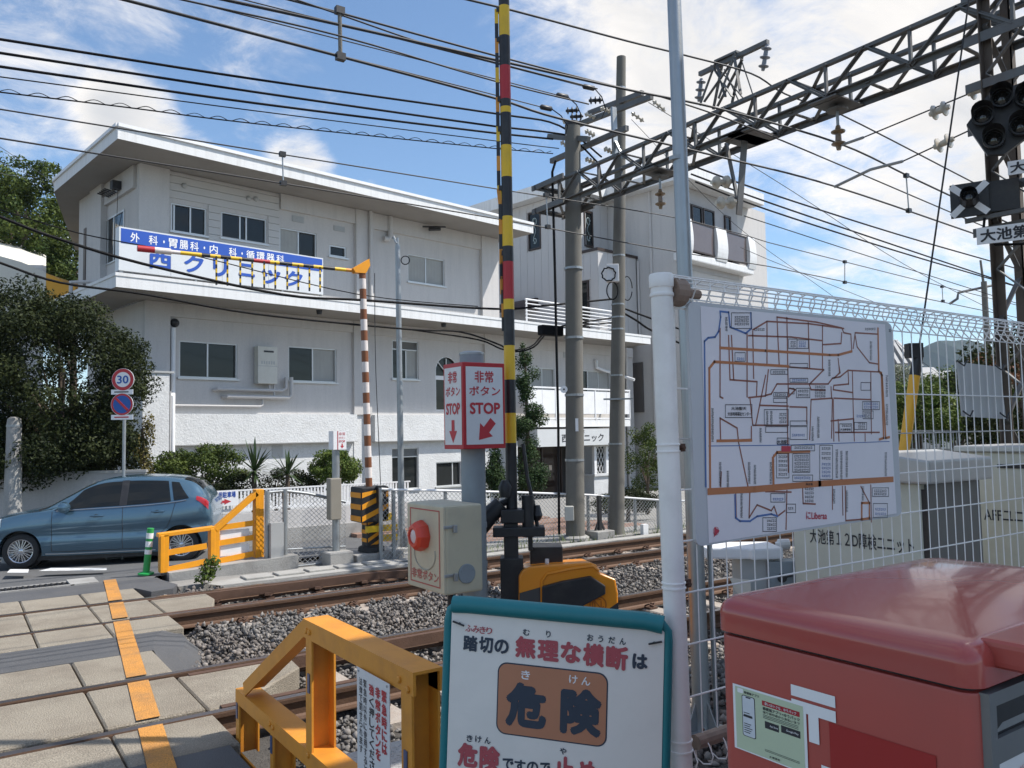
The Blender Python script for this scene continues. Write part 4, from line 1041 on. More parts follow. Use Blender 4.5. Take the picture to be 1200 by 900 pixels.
def round_sign(px, py, kind):
    c = at_fwd(px, py, SGN) + toward * 0.05; R0 = 0.205
    mb = MB(); mb.lathe(c, toward, [(-0.012, R0), (0.0, R0)], 28); o = mb.build('sign_disc', M_inkwhite, sp)
    mb = MB(); disc(mb, c, R0 * 0.97, toward, 0.003, r0=R0 * 0.68 if kind == 30 else R0 * 0.80)
    if kind != 30: mb.bar(c + (ex * -.11 + ey * .11) + toward * .008, c + (ex * .11 - ey * .11) + toward * .008, 0.04, 0.006, up=toward)
    mb.build('red_ring', M_inkred, o)
    mb = MB()
    if kind == 30: write(mb, '30', c + toward * 0.004, ex, ey, (-0.105, -0.075, 0.105, 0.075), 0.02)
    else: disc(mb, c, R0 * 0.80, toward, 0.002)
    mb.build('numeral' if kind == 30 else 'blue_field', mat('sign_blue_print2', (0.015, 0.10, 0.38), 0.5, var=0) , o)
round_sign(145.5, 445, 30); round_sign(144.5, 474, 0)
for py in (459.5, 489):
    c = at_fwd(144.5, py, SGN) + toward * 0.05
    mb = MB(); fr_ = lambda a, b, z: c + ex * a + toward * b + ey * z
    mb.box((-0.2, -0.01, -0.045), (0.2, 0.0, 0.045), fr_); o = mb.build('supplement_plate', M_inkwhite, sp)
    mb = MB(); mb.box((-0.14, 0.0, -0.01), (0.12, 0.004, 0.012), fr_); mb.build('arrow', M_inkred if py > 480 else M_ink, o)

# ---- white wall with pickets and planting in front of the clinic
NW = 16.7
zt, zb, zp = on_n(340, 598, NW).z, on_n(340, 596, NW).z, on_n(330, 571.5, NW).z
pw = thing('picket_wall', (6.5, NW, -0.5), 'low white wall topped by white metal pickets in front of the clinic', 'wall')
mb = MB(); mb.box((2.4, NW, -0.7), (9.3, NW + 0.16, zt)); mb.build('wall', M_wall, pw)
mb = MB(); mb.box((2.4, NW - 0.03, -0.7), (9.3, NW, -0.12)); mb.build('plinth', M_conc, pw)
mb = MB(); mb.box((3.2, NW + 0.05, zt + 0.05), (8.7, NW + 0.09, zt + 0.10)); mb.box((3.2, NW + 0.05, zp - 0.03), (8.7, NW + 0.09, zp)); mb.build('rail', M_white, pw)
mb = MB(); mb.box((0, NW + 0.055, zt + 0.1), (0.036, NW + 0.085, zp - 0.02)); pk = mb.build('picket', M_white, pw); pk.location = (3.22, 0, 0)
pk0 = pk
for k in range(1, 74):
    c = pk0.copy(); COL.objects.link(c); c.location = (3.22 + 0.074 * k, 0, 0)
pk0.matrix_parent_inverse = pk0.matrix_parent_inverse
ps = thing('parking_sign', on_n(262, 582, NW - 0.02), 'small white clinic parking notice with a red arrow fixed to the pickets', 'sign')
a, b_ = on_n(238, 576, NW - 0.02), on_n(279, 592, NW - 0.02)
mb = MB(); mb.box((a.x, NW - 0.03, b_.z), (b_.x, NW - 0.02, a.z)); mb.build('plate', M_inkwhite, ps)
mb = MB(); o = Vector((a.x, NW - 0.031, b_.z)); W_, H_ = b_.x - a.x, a.z - b_.z
write(mb, '医院専用駐車場', o, (1, 0, 0), (0, 0, 1), (0.04, H_ * .52, W_ - .05, H_ * .92), 0.03); mb.build('lettering', M_inkblue, ps)
mb = MB(); mb.add([o + Vector((x_, -0.002, z_)) for x_, z_ in ((.05, H_ * .2), (W_ * .6, H_ * .2), (W_ * .6, H_ * .1), (W_ * .8, H_ * .28), (W_ * .6, H_ * .46), (W_ * .6, H_ * .36), (.05, H_ * .36))], (tuple(range(7)),)); mb.build('arrow', M_inkred, ps)
def bush(name, px, py, d, rr, m, n, cs, label, cat, squash=(1, 1, 1), size=0.06, nc=60, grp=None, zmin=None, seed=0):
    c = at_fwd(px, py, d); t = thing(name, (c.x, c.y, -0.4), label, cat, grp)
    leaves('foliage', clump_ball(tuple(c), rr, nc, cs, int(px) + seed, squash, zmin), n, size, m, t, int(py) + seed)
    mb = MB(); mb.sweep([(c.x, c.y, -0.5), (c.x + .05, c.y, c.z * .5), (c.x, c.y, c.z)], [0.06, 0.045, 0.03], 7)
    for k in range(6): mb.sweep([(c.x, c.y, c.z * .4), (c.x + random.uniform(-.7, .7) * rr, c.y, c.z + random.uniform(-.2, .5) * rr)], [0.025, 0.01], 5)
    mb.build('stem', M_bark, t); return t
bush('round_shrub', 241, 555, 18.6, 0.82, L_mid, 19000, 0.22, 'clipped round green shrub behind the pickets nearest the blue car', 'shrub', (1.3, .9, .78), 0.06)
bush('round_shrub', 395, 546, 19.0, 0.55, L_light, 11000, 0.16, 'clipped round shrub behind the small grey post with its red plate', 'shrub', (1.15, .9, .62), 0.055, seed=3)
def spiky(px, py, d, label, n=60, ln=0.75):
    c = at_fwd(px, py, d); t = thing('yucca', (c.x, c.y, -0.4), label, 'plant', 'spiky plants in front of the clinic')
    MB().sweep([(c.x, c.y, -0.5), (c.x, c.y, c.z)], [0.07, 0.05], 8).build('stem', M_bark, t)
    rng = np.random.default_rng(int(px)); first = None
    for k in range(n):
        az = rng.uniform(0, 6.28); el = rng.uniform(-0.5, 1.45); dr = Vector((math.cos(az) * math.cos(el), math.sin(az) * math.cos(el), math.sin(el)))
        side = dr.cross(Vector((0, 0, 1))).normalized() * 0.028; l = ln * rng.uniform(0.75, 1.1); dn = Vector((0, 0, -0.12 * l * math.cos(el)))
        mb = MB(); b0 = Vector((0, 0, 0)); m1, m2, tip = dr * l * .4, dr * l * .75 + dn * .4, dr * l + dn
        mb.add([b0 - side * .6, b0 + side * .6, m1 + side, m1 - side, m2 + side * .7, m2 - side * .7, tip], ((0, 1, 2, 3), (3, 2, 4, 5), (5, 4, 6)))
        o = mb.build('spiky_leaf', M_yucca, t, fix=False); o.location = c - Vector(t.location) if False else c
        o.matrix_parent_inverse = Matrix.Translation(-Vector(t.location))
M_yucca = mat('yucca_leaf', (0.045, 0.075, 0.025), 0.4, var=0.35, vs=6, trans=0.1)
spiky(298, 552, 18.2, 'tall spiky plant beside the round shrub behind the pickets'); spiky(337, 556, 18.3, 'shorter spiky plant between the tall one and the red plated post', 50, 0.62)
c = at_fwd(318, 570, 18.4); bush('low_shrub', 322, 568, 18.7, 0.5, L_dark, 9000, 0.16, 'low dark shrub under the two spiky plants', 'shrub', (2.6, .8, .62), 0.05)
# conifers by the entrance
def conifer(px, y0, y1, d, label, wpx, n):
    c0, c1 = at_fwd(px, y0, d), at_fwd(px, y1, d); t = thing('pruned_conifer', (c0.x, c0.y, -0.4), label, 'tree')
    rng = np.random.default_rng(int(px)); cls = []; w = wpx / F_PX * d
    for k in range(46):
        f = rng.random(); z = c1.z + (c0.z - c1.z) * f; rr = w * (0.45 + 0.75 * abs(math.sin(f * 9))) * (0.5 + 0.6 * min(1, f * 2))
        a = rng.uniform(0, 6.28); cls.append(((c0.x + math.cos(a) * rr * .6, c0.y + math.sin(a) * rr * .6, z), (rr * .55, rr * .55, 0.2)))
    leaves('crown', cls, n, 0.055, L_blue, t, int(px), upright=0.8)
    MB().sweep([(c0.x, c0.y, -0.5), (c0.x + .04, c0.y, (c1.z) * .5), (c0.x, c0.y, c1.z - .1)], [0.07, 0.05, 0.02], 7).build('trunk', M_bark, t)
conifer(618, 575, 408, 19.2, 'slender pruned conifer beside the clinic entrance behind the striped pole', 19, 15000)
conifer(581, 577, 528, 18.8, 'short dark conifer behind the square sign post', 13, 6000)
bush('hedge_shrub', 735, 588, 19.5, 0.5, L_dark, 6000, 0.16, 'dark low shrub behind the chain link fence right of the second concrete pole', 'shrub', (2.2, .8, .5), 0.05)
bush('overgrown_shrub', 757, 540, 21.5, 0.6, L_mid, 5000, 0.2, 'overgrown shrub in the shaded gap beside the clinic porch', 'shrub', (1, .8, 1.6), 0.06)

# ------------------------------------------------------------------ far side ground
M_pave = mat('forecourt_paving', (0.27, 0.26, 0.24), 0.9, var=0.15, vs=2, bump=0.3, bs=60, v2=0.12)
M_brick = mat('brick_paving', (0.25, 0.155, 0.115), 0.9, var=0.3, vs=5, bump=0.4, bs=60, v2=0.2)
mb = MB(); vs = []
PR = [(10.72, -0.06), (11.9, -0.10), (13.0, -0.28), (15.0, -0.42), (22.0, -0.45)]
for n, z in PR: vs += [(2.35 if n < 12 else 6.2, n, z), (90, n, z)]
mb.add(vs, [(2 * i, 2 * i + 1, 2 * i + 3, 2 * i + 2) for i in range(4)]); mb.quad((2.35, 10.72, -0.06), (90, 10.72, -0.06), (90, 10.72, -0.7), (2.35, 10.72, -0.7))
fc = tag(mb.build('forecourt', M_pave), 'pale concrete forecourt between the far track and the clinic', 'forecourt', kind='structure')
for k in range(5):
    mb = MB(); n0 = 12.6 + k * 1.25; z = -0.235 - 0.035 * k
    mb.box((7.2, n0, -0.6), (12.4, n0 + 0.7, z)); mb.build('brick_step', M_brick, fc)
mb = MB(); M_kerbtop = mat('kerb_concrete', (0.36, 0.35, 0.325), 0.9, var=0.15, vs=3, bump=0.4, bs=50, dirt=(0.2, 0.19, 0.17), dirt_amt=0.5, dirt_s=4)
a = on_z(262, 690, -0.02)
mb.add([(2.75, 10.32, -0.035), (5.3, 10.28, -0.035), (5.3, 10.75, -0.035), (4.0, 10.95, -0.035), (2.6, 10.62, -0.035), (2.75, 10.32, -0.3), (5.3, 10.28, -0.3)], ((0, 1, 2, 3, 4), (0, 5, 6, 1)))
mb.build('concrete_strip', M_kerbtop, fc)
mb = MB(); mb.box((5.3, 10.27, -0.3), (60, 10.5, -0.05)); mb.build('track_kerb', M_kerbtop, fc)
for k in range(5):
    mb = MB(); x0 = 3.1 + 0.42 * k; mb.box((x0, 10.45 + .02 * k, -0.036), (x0 + 0.36, 10.72, -0.008)); mb.build('trough_lid', M_kerbtop, fc, bevel=0.006, seg=1)
# kerb under the orange guard
kb = MB(); kb.add([(2.36, 11.28, 0.03), (4.02, 11.12, 0.12), (4.02, 11.75, 0.12), (2.36, 11.72, 0.03), (2.36, 11.28, -0.3), (4.02, 11.12, -0.3), (4.02, 11.75, -0.3), (2.36, 11.72, -0.3)], ((0, 1, 2, 3), (0, 4, 5, 1), (1, 5, 6, 2), (2, 6, 7, 3), (3, 7, 4, 0)))
tag(kb.build('kerb', M_conc), 'stained concrete kerb under the far orange guard fence', 'kerb', kind='structure')
# ================================================================== parked car
def build_car():
    F, Rr = on_z(21, 668, -0.395), on_z(213, 657, -0.365)
    u = (Rr - F); u.z = 0; u.normalize(); side = Vector((u.y, -u.x, 0))        # u: nose to tail; side: towards the camera
    mid = (F + Rr) / 2; z0 = -0.385
    WB = 2.57
    def P(x, y, z): return Vector((mid.x, mid.y, z0)) + u * (x - 0.80 - WB / 2) + side * (y - 0.80) + Vector((0, 0, z))
    car = thing('parked_car', P(2.0, 0, 0), 'blue grey five door hatchback parked in front of the evergreen and the low wall', 'car')
    paint = mat('blue_grey_car_paint', (0.075, 0.15, 0.215), 0.22, 0.5, var=0.04, vs=1.2, coat=0.8, dirt=(0.12, 0.17, 0.21), dirt_amt=0.25, dirt_s=3)
    xs = [0.0, 0.08, 0.35, 0.75, 1.12, 1.45, 1.95, 2.40, 2.9, 3.3, 3.56, 3.74, 3.84, 3.88]
    tab = dict(w=[.40, .60, .77, .832, .845, .846, .846, .846, .846, .846, .835, .80, .74, .62],
               lo=[.34, .24, .20, .20, .19, .18, .18, .18, .18, .19, .22, .28, .36, .44],
               be=[.60, .68, .79, .885, .935, .955, .97, .985, 1.01, 1.045, 1.08, 1.06, .97, .80],
               wt=[.30, .45, .58, .66, .69, .62, .565, .56, .555, .545, .54, .56, .58, .50],
               te=[.62, .71, .825, .92, .975, 1.15, 1.40, 1.455, 1.45, 1.41, 1.335, 1.17, .99, .82],
               to=[.64, .74, .86, .955, 1.01, 1.19, 1.445, 1.515, 1.515, 1.475, 1.40, 1.22, 1.01, .84])
    xa = np.array(xs)
    def cr(arr, x):
        i = int(np.clip(np.searchsorted(xa, x) - 1, 0, len(xs) - 2)); t = (x - xa[i]) / (xa[i + 1] - xa[i])
        p0, p1, p2, p3 = arr[max(i - 1, 0)], arr[i], arr[i + 1], arr[min(i + 2, len(xs) - 1)]
        x0, x1, x2, x3 = xa[max(i - 1, 0)], xa[i], xa[i + 1], xa[min(i + 2, len(xs) - 1)]
        m1 = (p2 - p0) / max(x2 - x0, 1e-6) * (x2 - x1); m2 = (p3 - p1) / max(x3 - x1, 1e-6) * (x2 - x1)
        return (2 * t ** 3 - 3 * t ** 2 + 1) * p1 + (t ** 3 - 2 * t ** 2 + t) * m1 + (-2 * t ** 3 + 3 * t ** 2) * p2 + (t ** 3 - t ** 2) * m2
    VK = [0, 1, 2, 3, 4, 5, 6, 7, 8, 9, 10]
    def section(x):
        w, lo, be, wt, te, to = (cr(tab[k], x) for k in ('w', 'lo', 'be', 'wt', 'te', 'to'))
        h = be - lo
        crease = 0.62 * h + lo
        return [(0, lo), (w * .80, lo), (w * .93, lo + .05), (w * .985, lo + .30 * h), (w * .965, lo + .50 * h), (w * 1.0, crease + .06 * h), (w * .955, be), (w * .955 + (wt - w * .955) * .5, be + (te - be) * .52), (wt, te), (wt * .72, te + (to - te) * .75), (0, to)]
    def S(x, v):           # v in 0 .. 10 along the section, catmull-rom
        pts = section(x); i = int(min(max(v, 0), 9.9999)); t = v - i
        p = [np.array(pts[max(0, min(10, j))], float) for j in (i - 1, i, i + 1, i + 2)]
        if i == 9: p[3] = np.array([-p[1][0], p[1][1]])
        q = 0.5 * ((2 * p[1]) + (-p[0] + p[2]) * t + (2 * p[0] - 5 * p[1] + 4 * p[2] - p[3]) * t * t + (-p[0] + 3 * p[1] - 3 * p[2] + p[3]) * t ** 3)
        return q
    def surf(x, v, off=0.0, sg=1):
        q = S(x, v)
        if off:
            a, b = S(x, min(10, v + .05)) - S(x, max(0, v - .05)); n = np.array([b, -a]); n /= max(np.linalg.norm(n), 1e-6)
            if v > 9.9: n = np.array([0, 1.0])
            q = q + n * off
        return P(x, sg * q[0], q[1])
    X = np.concatenate([np.linspace(0, .4, 9), np.linspace(.46, 3.5, 54), np.linspace(3.54, 3.88, 10)]); V = np.linspace(0, 10, 41)
    mb = MB(); nv = len(V)
    for sg in (1, -1):
        o = len(mb.v)
        for x in X: mb.v += [tuple(surf(x, v, 0, sg)) for v in V]
        for i in range(len(X) - 1):
            for j in range(nv - 1):
                a = o + i * nv + j; mb.f.append((a, a + 1, a + nv + 1, a + nv)); mb.mi.append(0)
    for x in (X[0], X[-1]):
        mb.poly([surf(x, v, 0, 1) for v in V] + [surf(x, v, 0, -1) for v in V[::-1][1:-1]])
    me = bpy.data.meshes.new('body'); me.from_pydata(mb.v, [], mb.f)
    bm = bmesh.new(); bm.from_mesh(me); bmesh.ops.remove_doubles(bm, verts=bm.verts, dist=0.002); bmesh.ops.recalc_face_normals(bm, faces=bm.faces); bm.to_mesh(me); bm.free()
    tmp = bpy.data.objects.new('cut', me); COL.objects.link(tmp)
    cutters = []
    for wx in (0.80, 0.80 + WB):
        c = MB().lathe(P(wx, -1.2, 0.30), side, [(0, .345), (2.4, .345)], 40).build('wheel_cut', paint); cutters.append(c)
        md = tmp.modifiers.new('b', 'BOOLEAN'); md.operation = 'DIFFERENCE'; md.solver = 'EXACT'; md.object = c
    dg = bpy.context.evaluated_depsgraph_get(); dg.update()
    bme = bpy.data.meshes.new_from_object(tmp.evaluated_get(dg)); bme.name = 'body'
    for o in cutters + [tmp]: bpy.data.objects.remove(o, do_unlink=True)
    bme.materials.clear(); bme.materials.append(paint); bme.shade_smooth(); bme.set_sharp_from_angle(angle=R_(38))
    body = link('body', bme, car)
    # wheel housings
    for wx in (0.80, 0.80 + WB):
        MB().lathe(P(wx, -0.6, 0.30), side, [(0, .338), (1.2, .338)], 32).build('wheel_housing', M_black, car)
    MB().box((0.9, -.7, .12), (3.2, .7, .24), P).build('underside', M_black, car)
    def patch(name, m, f, nx=12, nvv=6, sgs=(1,), off=0.006, parent=None, smooth=True):
        mb = MB()
        for sg in sgs:
            G = [[surf(*f(a / nx, b / nvv), off, sg) for b in range(nvv + 1)] for a in range(nx + 1)]
            for a in range(nx):
                for b in range(nvv): mb.quad(G[a][b], G[a + 1][b], G[a + 1][b + 1], G[a][b + 1])
        return mb.build(name, m, parent or car, smooth=smooth, fix=False)
    cg = glass_mat('car_glass', (0.012, 0.014, 0.015), 0.02)
    lerp = lambda a, b, t: a + (b - a) * t
    # side glass: belt v=6, roof edge v=8
    for sg in (1, -1):
        patch('front_window', cg, lambda a, b: (lerp(lerp(1.32, 1.74, b), 2.36, a), lerp(6.12, 7.80, b)), 14, 6, (sg,))
        patch('rear_window', cg, lambda a, b: (lerp(2.48, lerp(3.20, 3.12, b), a), lerp(6.12, 7.80, b)), 10, 6, (sg,))
        patch('quarter_window', cg, lambda a, b: (lerp(lerp(3.25, 3.17, b), lerp(3.50, 3.30, b), a), lerp(6.15, 7.75, b)), 5, 5, (sg,))
        patch('door_pillar', M_black, lambda a, b: (lerp(2.36, 2.48, a), lerp(6.1, 7.86, b)), 3, 5, (sg,), 0.005)
    wsm = glass_mat('windscreen_glass', (0.05, 0.062, 0.055), 0.03)
    mb = MB()
    G = [[surf(lerp(1.16, 1.92, a / 10), lerp(8.05, 10, b / 8), 0.006, sg) for sg, rng_ in ((1, range(0, 9)), (-1, range(7, -1, -1))) for b in rng_] for a in range(11)]
    for a in range(10):
        for b in range(len(G[0]) - 1): mb.quad(G[a][b], G[a + 1][b], G[a + 1][b + 1], G[a][b + 1])
    mb.build('windscreen', wsm, car, smooth=True, fix=False)
    G = [[surf(lerp(3.38, 3.70, a / 6), lerp(8.3, 10, b / 6), 0.006, sg) for sg, rng_ in ((1, range(0, 7)), (-1, range(5, -1, -1))) for b in rng_] for a in range(7)]
    mb = MB()
    for a in range(6):
        for b in range(len(G[0]) - 1): mb.quad(G[a][b], G[a + 1][b], G[a + 1][b + 1], G[a][b + 1])
    mb.build('tailgate_glass', cg, car, smooth=True, fix=False)
    # bonnet recess at the windscreen foot, wipers
    patch('wiper_cowl', M_black, lambda a, b: (lerp(1.04, 1.17, a), lerp(8.05, 10, b)), 3, 8, (1, -1), 0.004)
    # chrome strip under the glass, black surround line
    mb = MB()
    mb.sweep([surf(x, 6.02, 0.008) for x in np.linspace(1.36, 3.46, 22)], 0.007, 6); mb.build('window_trim', mat('chrome', (0.6, 0.6, 0.6), 0.15, 1.0, var=0), car)
    # panel gaps
    for pts in ([(1.30, v) for v in np.linspace(6.0, 2.3, 14)], [(2.42, v) for v in np.linspace(6.0, 2.3, 14)], [(lerp(3.28, 3.02, t) if t < .55 else lerp(3.137, 2.86, (t - .55) / .45), lerp(6.0, 2.5, t)) for t in np.linspace(0, 1, 14)], [(x, 2.25) for x in np.linspace(1.30, 2.86, 14)], [(lerp(1.30, 0.95, t), lerp(6.3, 7.9, t)) for t in np.linspace(0, 1, 8)], [(x, 8.0) for x in np.linspace(.2, 1.1, 12)]):
        MB().sweep([surf(x, v, 0.0005) for x, v in pts], 0.0045, 5).build('panel_gap', M_black, car)
    MB().sweep([surf(x, 2.0, 0.004) for x in np.linspace(1.2, 2.95, 12)], 0.010, 6).build('sill_trim', M_greymetal, car)
    # door handles
    for x in (2.02, 3.0):
        c = surf(x, 5.55, 0.012); mb = MB(); mb.sweep([c - u * .11, c - u * .07 + side * .022, c + u * .05 + side * .022, c + u * .10], [0.012, .016, .017, .012], 8)
        h = mb.build('door_handle', paint, car, smooth=True)
        mb = MB(); mb.lathe(surf(x - .02, 5.5, -0.002), side, [(0, .045), (.003, .045)], 14); mb.build('handle_cup', M_black, h)
    # mirror
    c = surf(1.52, 6.2, 0.0); mb = MB(); n = 10
    for i in range(n + 1):
        pass
    mb.lathe(c + side * .05 + Vector((0, 0, .03)), side, [(0, .05), (.02, .085), (.08, .098), (.16, .085), (.20, .03)], 14)
    mo = mb.build('door_mirror', paint, car, smooth=True)
    mb = MB(); mb.box((1.46, .80, .965), (1.58, .92, .985), P); mb.build('mirror_arm', M_black, mo)
    # lamps
    patch('tail_lamp', mat('tail_lamp_red', (0.35, 0.015, 0.02), 0.1, coat=0.6, var=0), lambda a, b: (lerp(3.62, 3.82, a), lerp(lerp(5.95, 5.45, a), lerp(6.35, 6.2, a), b)), 6, 4, (1, -1), 0.008)
    patch('head_lamp', mat('lamp_clear', (0.5, 0.52, 0.55), 0.08, coat=0.6, var=0), lambda a, b: (lerp(.05, .5, a), lerp(5.4, 6.6, b)), 6, 4, (1, -1), 0.006)
    # wheels
    tyre_m = M_rubber; rim_m = mat('alloy_rim', (0.62, 0.63, 0.65), 0.25, 0.9, var=0.05)
    for wx in (0.80, 0.80 + WB):
        for sg in (1, -1):
            c = P(wx, sg * 0.665, 0.295); ax = side * sg
            w = MB().lathe(c, ax, [(-.09, .20), (-.095, .26), (-.08, .288), (-.05, .296), (.06, .296), (.09, .286), (.102, .262), (.10, .205), (.085, .198)], 36, cap=False).build('wheel', tyre_m, car, smooth=True)
            rmb = MB(); rmb.lathe(c, ax, [(-.08, .197), (.085, .197), (.092, .203), (.096, .197), (.088, .185), (-.02, .18)], 36)
            rmb.lathe(c + ax * .07, ax, [(-.03, .05), (.0, .05), (.012, .035), (.016, .01)], 18)
            e1 = u; e2 = Vector((0, 0, 1))
            for k in range(10):
                a = 6.28319 * k / 10; dr = e1 * math.cos(a) + e2 * math.sin(a); ta = -e1 * math.sin(a) + e2 * math.cos(a)
                for t in (-1, 1):
                    p, q = c + ax * .075 + dr * .045 + ta * .006 * t, c + ax * .07 + dr * .19 + ta * .024 * t
                    rmb.bar(p, q, 0.014, 0.02, up=ax)
            rmb.build('rim', rim_m, w, smooth=True)
            MB().lathe(c, ax, [(-.03, .18), (-.02, .18)], 24).build('brake_disc', M_black, w)
    return car
build_car()
# ================================================================== poles, gantry, wires
M_pole = mat('spun_concrete', (0.155, 0.147, 0.128), 0.9, var=0.22, vs=4, bump=0.35, bs=70, dirt=(0.14, 0.13, 0.11), dirt_amt=0.6, dirt_s=2.5, streak=True)
M_lat = mat('lattice_steel', (0.15, 0.152, 0.15), 0.6, 0.5, var=0.3, vs=5, bump=0.15, bs=60, dirt=(0.13, 0.085, 0.06), dirt_amt=0.55, dirt_s=3)
M_porc = mat('porcelain', (0.52, 0.47, 0.38), 0.25, var=0.2, vs=20, coat=0.3)
M_cable = mat('cable_black', (0.008, 0.008, 0.009), 0.7, var=0.2, vs=3, spec=0.15)
M_wire = mat('wire_grey', (0.03, 0.03, 0.032), 0.6, 0.1, var=0.2, vs=3)

def insulator(mb, p, q, r=0.06, n=3):
    p, q = Vector(p), Vector(q); L_ = (q - p).length; pr = [(0, r * .3)]
    for k in range(n):
        b = L_ * (k + 0.5) / n; pr += [(b - L_ * .22 / n, r * .45), (b - L_ * .05 / n, r), (b + L_ * .06 / n, r * .95), (b + L_ * .2 / n, r * .4)]
    pr += [(L_, r * .3)]
    return mb.lathe(p, q - p, pr, 12)
def spun_pole(name, px, base_py, top_px, top_py, zb, r0, r1, label):
    b = on_z(px, base_py, zb); top = facing(top_px, top_py, b)
    t = thing(name, (b.x, b.y, zb), label, 'utility pole')
    MB().tube((b.x, b.y, zb - 0.3), top, r0, r1, 20).build('shaft', M_pole, t, smooth=True)
    return t, b, top
GT = 8.8
p1, b1, t1 = spun_pole('utility_pole', 674, 632, 671, 147, -0.07, 0.165, 0.135, 'thick grey concrete pole that carries the far end of the lattice gantry')
p2, b2, t2 = spun_pole('utility_pole', 721, 628, 728, 67, -0.10, 0.155, 0.085, 'taller slimmer concrete pole just right of the gantry pole')
def pole_at(b, top, y):      # axis point of a pole at picture height y
    f = (facing(b.x, 0, b) if False else None)
    return None
def ax(b, top, z): f = (z - b.z) / (top.z - b.z); return b.lerp(top, f)
def zpx(b, y, px=674): return facing(px, y, b).z
# bands and fittings of the first pole
for y in (315, 396, 539, 463):
    z = zpx(b1, y); c = ax(b1, t1, z); MB().lathe(c, (0, 0, 1), [(-.02, .168), (.02, .168)], 18).build('band', M_steel, p1)
MB().lathe(t1, (0, 0, 1), [(-.02, .14), (.05, .13), (.08, .06)], 18).build('cap', M_black, p1, smooth=True)
c = facing(660, 457, b1) - _fwd * 0.2; mb = MB(); disc(mb, c, 0.062, -_fwd, 0.0); disc(mb, c, 0.062, -_fwd, -0.012); o = mb.build('round_plate', M_inkwhite, p1); mb = MB(); disc(mb, c, 0.016, -_fwd, 0.003); mb.build('plate_dot', M_black, o)
c = facing(675, 498, b1) - _fwd * 0.19; mb = MB(); fr_ = lambda a, b, z: c + _right * a - _fwd * b + Vector((0, 0, z)); mb.box((-.025, 0, -.11), (.025, .01, .11), fr_); mb.build('number_plate', M_inkwhite, p1)
c = facing(667, 600, b1) - _fwd * 0.2; mb = MB(); fr_ = lambda a, b, z: c + _right * a - _fwd * b + Vector((0, 0, z)); mb.box((-.09, -.05, -.12), (.06, .09, .12), fr_); mb.build('connection_box', mat('pale_box', (0.5, 0.49, 0.44), 0.6), p1, bevel=0.01)
mb = MB(); pts = [facing(656, 625, b1), facing(655, 500, b1), facing(651, 320, b1), facing(648, 205, b1), facing(652, 192, b1)]
mb.sweep([p - _fwd * 0.16 - _right * .02 for p in pts], 0.022, 8); mb.build('riser_pipe', M_cable, p1, smooth=True)
mb = MB(); mb.lathe((b1.x, b1.y, -0.25), (0, 0, 1), [(0, .27), (.22, .25), (.25, .2)], 14); mb.build('footing', M_conc, p1)
# bands and boxes of the second pole
for y in (104, 300, 357, 372, 386, 440, 468, 520): 
    z = zpx(b2, y, 722); c = ax(b2, t2, z); rr = 0.155 + (0.085 - 0.155) * (z - b2.z) / (t2.z - b2.z)
    MB().lathe(c, (0, 0, 1), [(-.014, rr + .004), (.014, rr + .004)], 16).build('band', M_steel, p2)
for y in (468,):
    c = ax(b2, t2, zpx(b2, y, 722)); MB().bar(c - _right * .26 - _fwd * .16, c + _right * .26 - _fwd * .16, 0.03).build('step_bolt', M_steel, p2)
c = facing(716, 323, b2) - _fwd * 0.18; mb = MB(); fr_ = lambda a, b, z: c + _right * a - _fwd * b + Vector((0, 0, z)); mb.box((-.11, -.06, -.16), (.11, .1, .16), fr_); mb.build('white_box', M_white, p2, bevel=0.01)
mb = MB(); c2 = facing(711, 325, b2) - _fwd * .3
mb.sweep([c2 + (_right * math.cos(a) + Vector((0, 0, 1)) * math.sin(a)) * (.12 + .01 * math.sin(9 * a)) for a in np.linspace(0, 11, 40)], 0.012, 5)
c2 = facing(716, 343, b2) - _fwd * .2; mb.sweep([c2 + (_right * math.cos(a) * .10 + Vector((0, 0, 1)) * math.sin(a) * .16) for a in np.linspace(0, 10, 34)], 0.011, 5)
c2 = facing(735, 338, b2); mb.sweep([c2 + (_right * math.cos(a) * .09 + Vector((0, 0, 1)) * math.sin(a) * .22) for a in np.linspace(0, 6, 24)], 0.009, 5)
mb.build('cable_coil', M_cable, p2)
# ---- cross arms with their insulators
def crossarm(pole, tpos, pxa, pxb, insul, r=0.045):
    a, b = on_t(*pxa, tpos), on_t(*pxb, tpos)
    mb = MB(); mb.bar(a, b, 0.075, 0.09); t = mb.build('cross_arm', M_lat, pole)
    for px, py, dx, dz in insul:
        p = on_t(px, py, tpos); q = p + Vector((dx, 0.0, dz)); mb = MB(); insulator(mb, p, q, r, 3); mb.build('insulator', M_porc, t, smooth=True)
    return t
crossarm(p2, 9.72, (668, 150), (764, 113), [(672, 147, -.26, .03), (698, 138, -.26, .02), (716, 131, -.25, .02)])
crossarm(p2, 10.0, (690, 133), (753, 109), [(765, 118, .3, -.12), (740, 132, .3, -.1)])
crossarm(p1, 9.35, (646, 189), (735, 150), [(668, 172, -.22, .05), (683, 165, -.22, .05), (697, 159, -.22, .05), (686, 186, .22, -.03), (708, 174, .22, -.03), (667, 187, .2, -.06)], r=0.05)
crossarm(p1, 8.95, (643, 160), (690, 163), [(672, 163, -.16, .05)])
mb = MB(); q = on_t(719, 126, 9.5); mb.bar(q, on_t(721, 185, 9.5), 0.10, 0.05); mb.bar(on_t(721, 166, 9.5), on_t(731, 186, 9.5), 0.06, .04); mb.build('bracket', M_steel, p2)
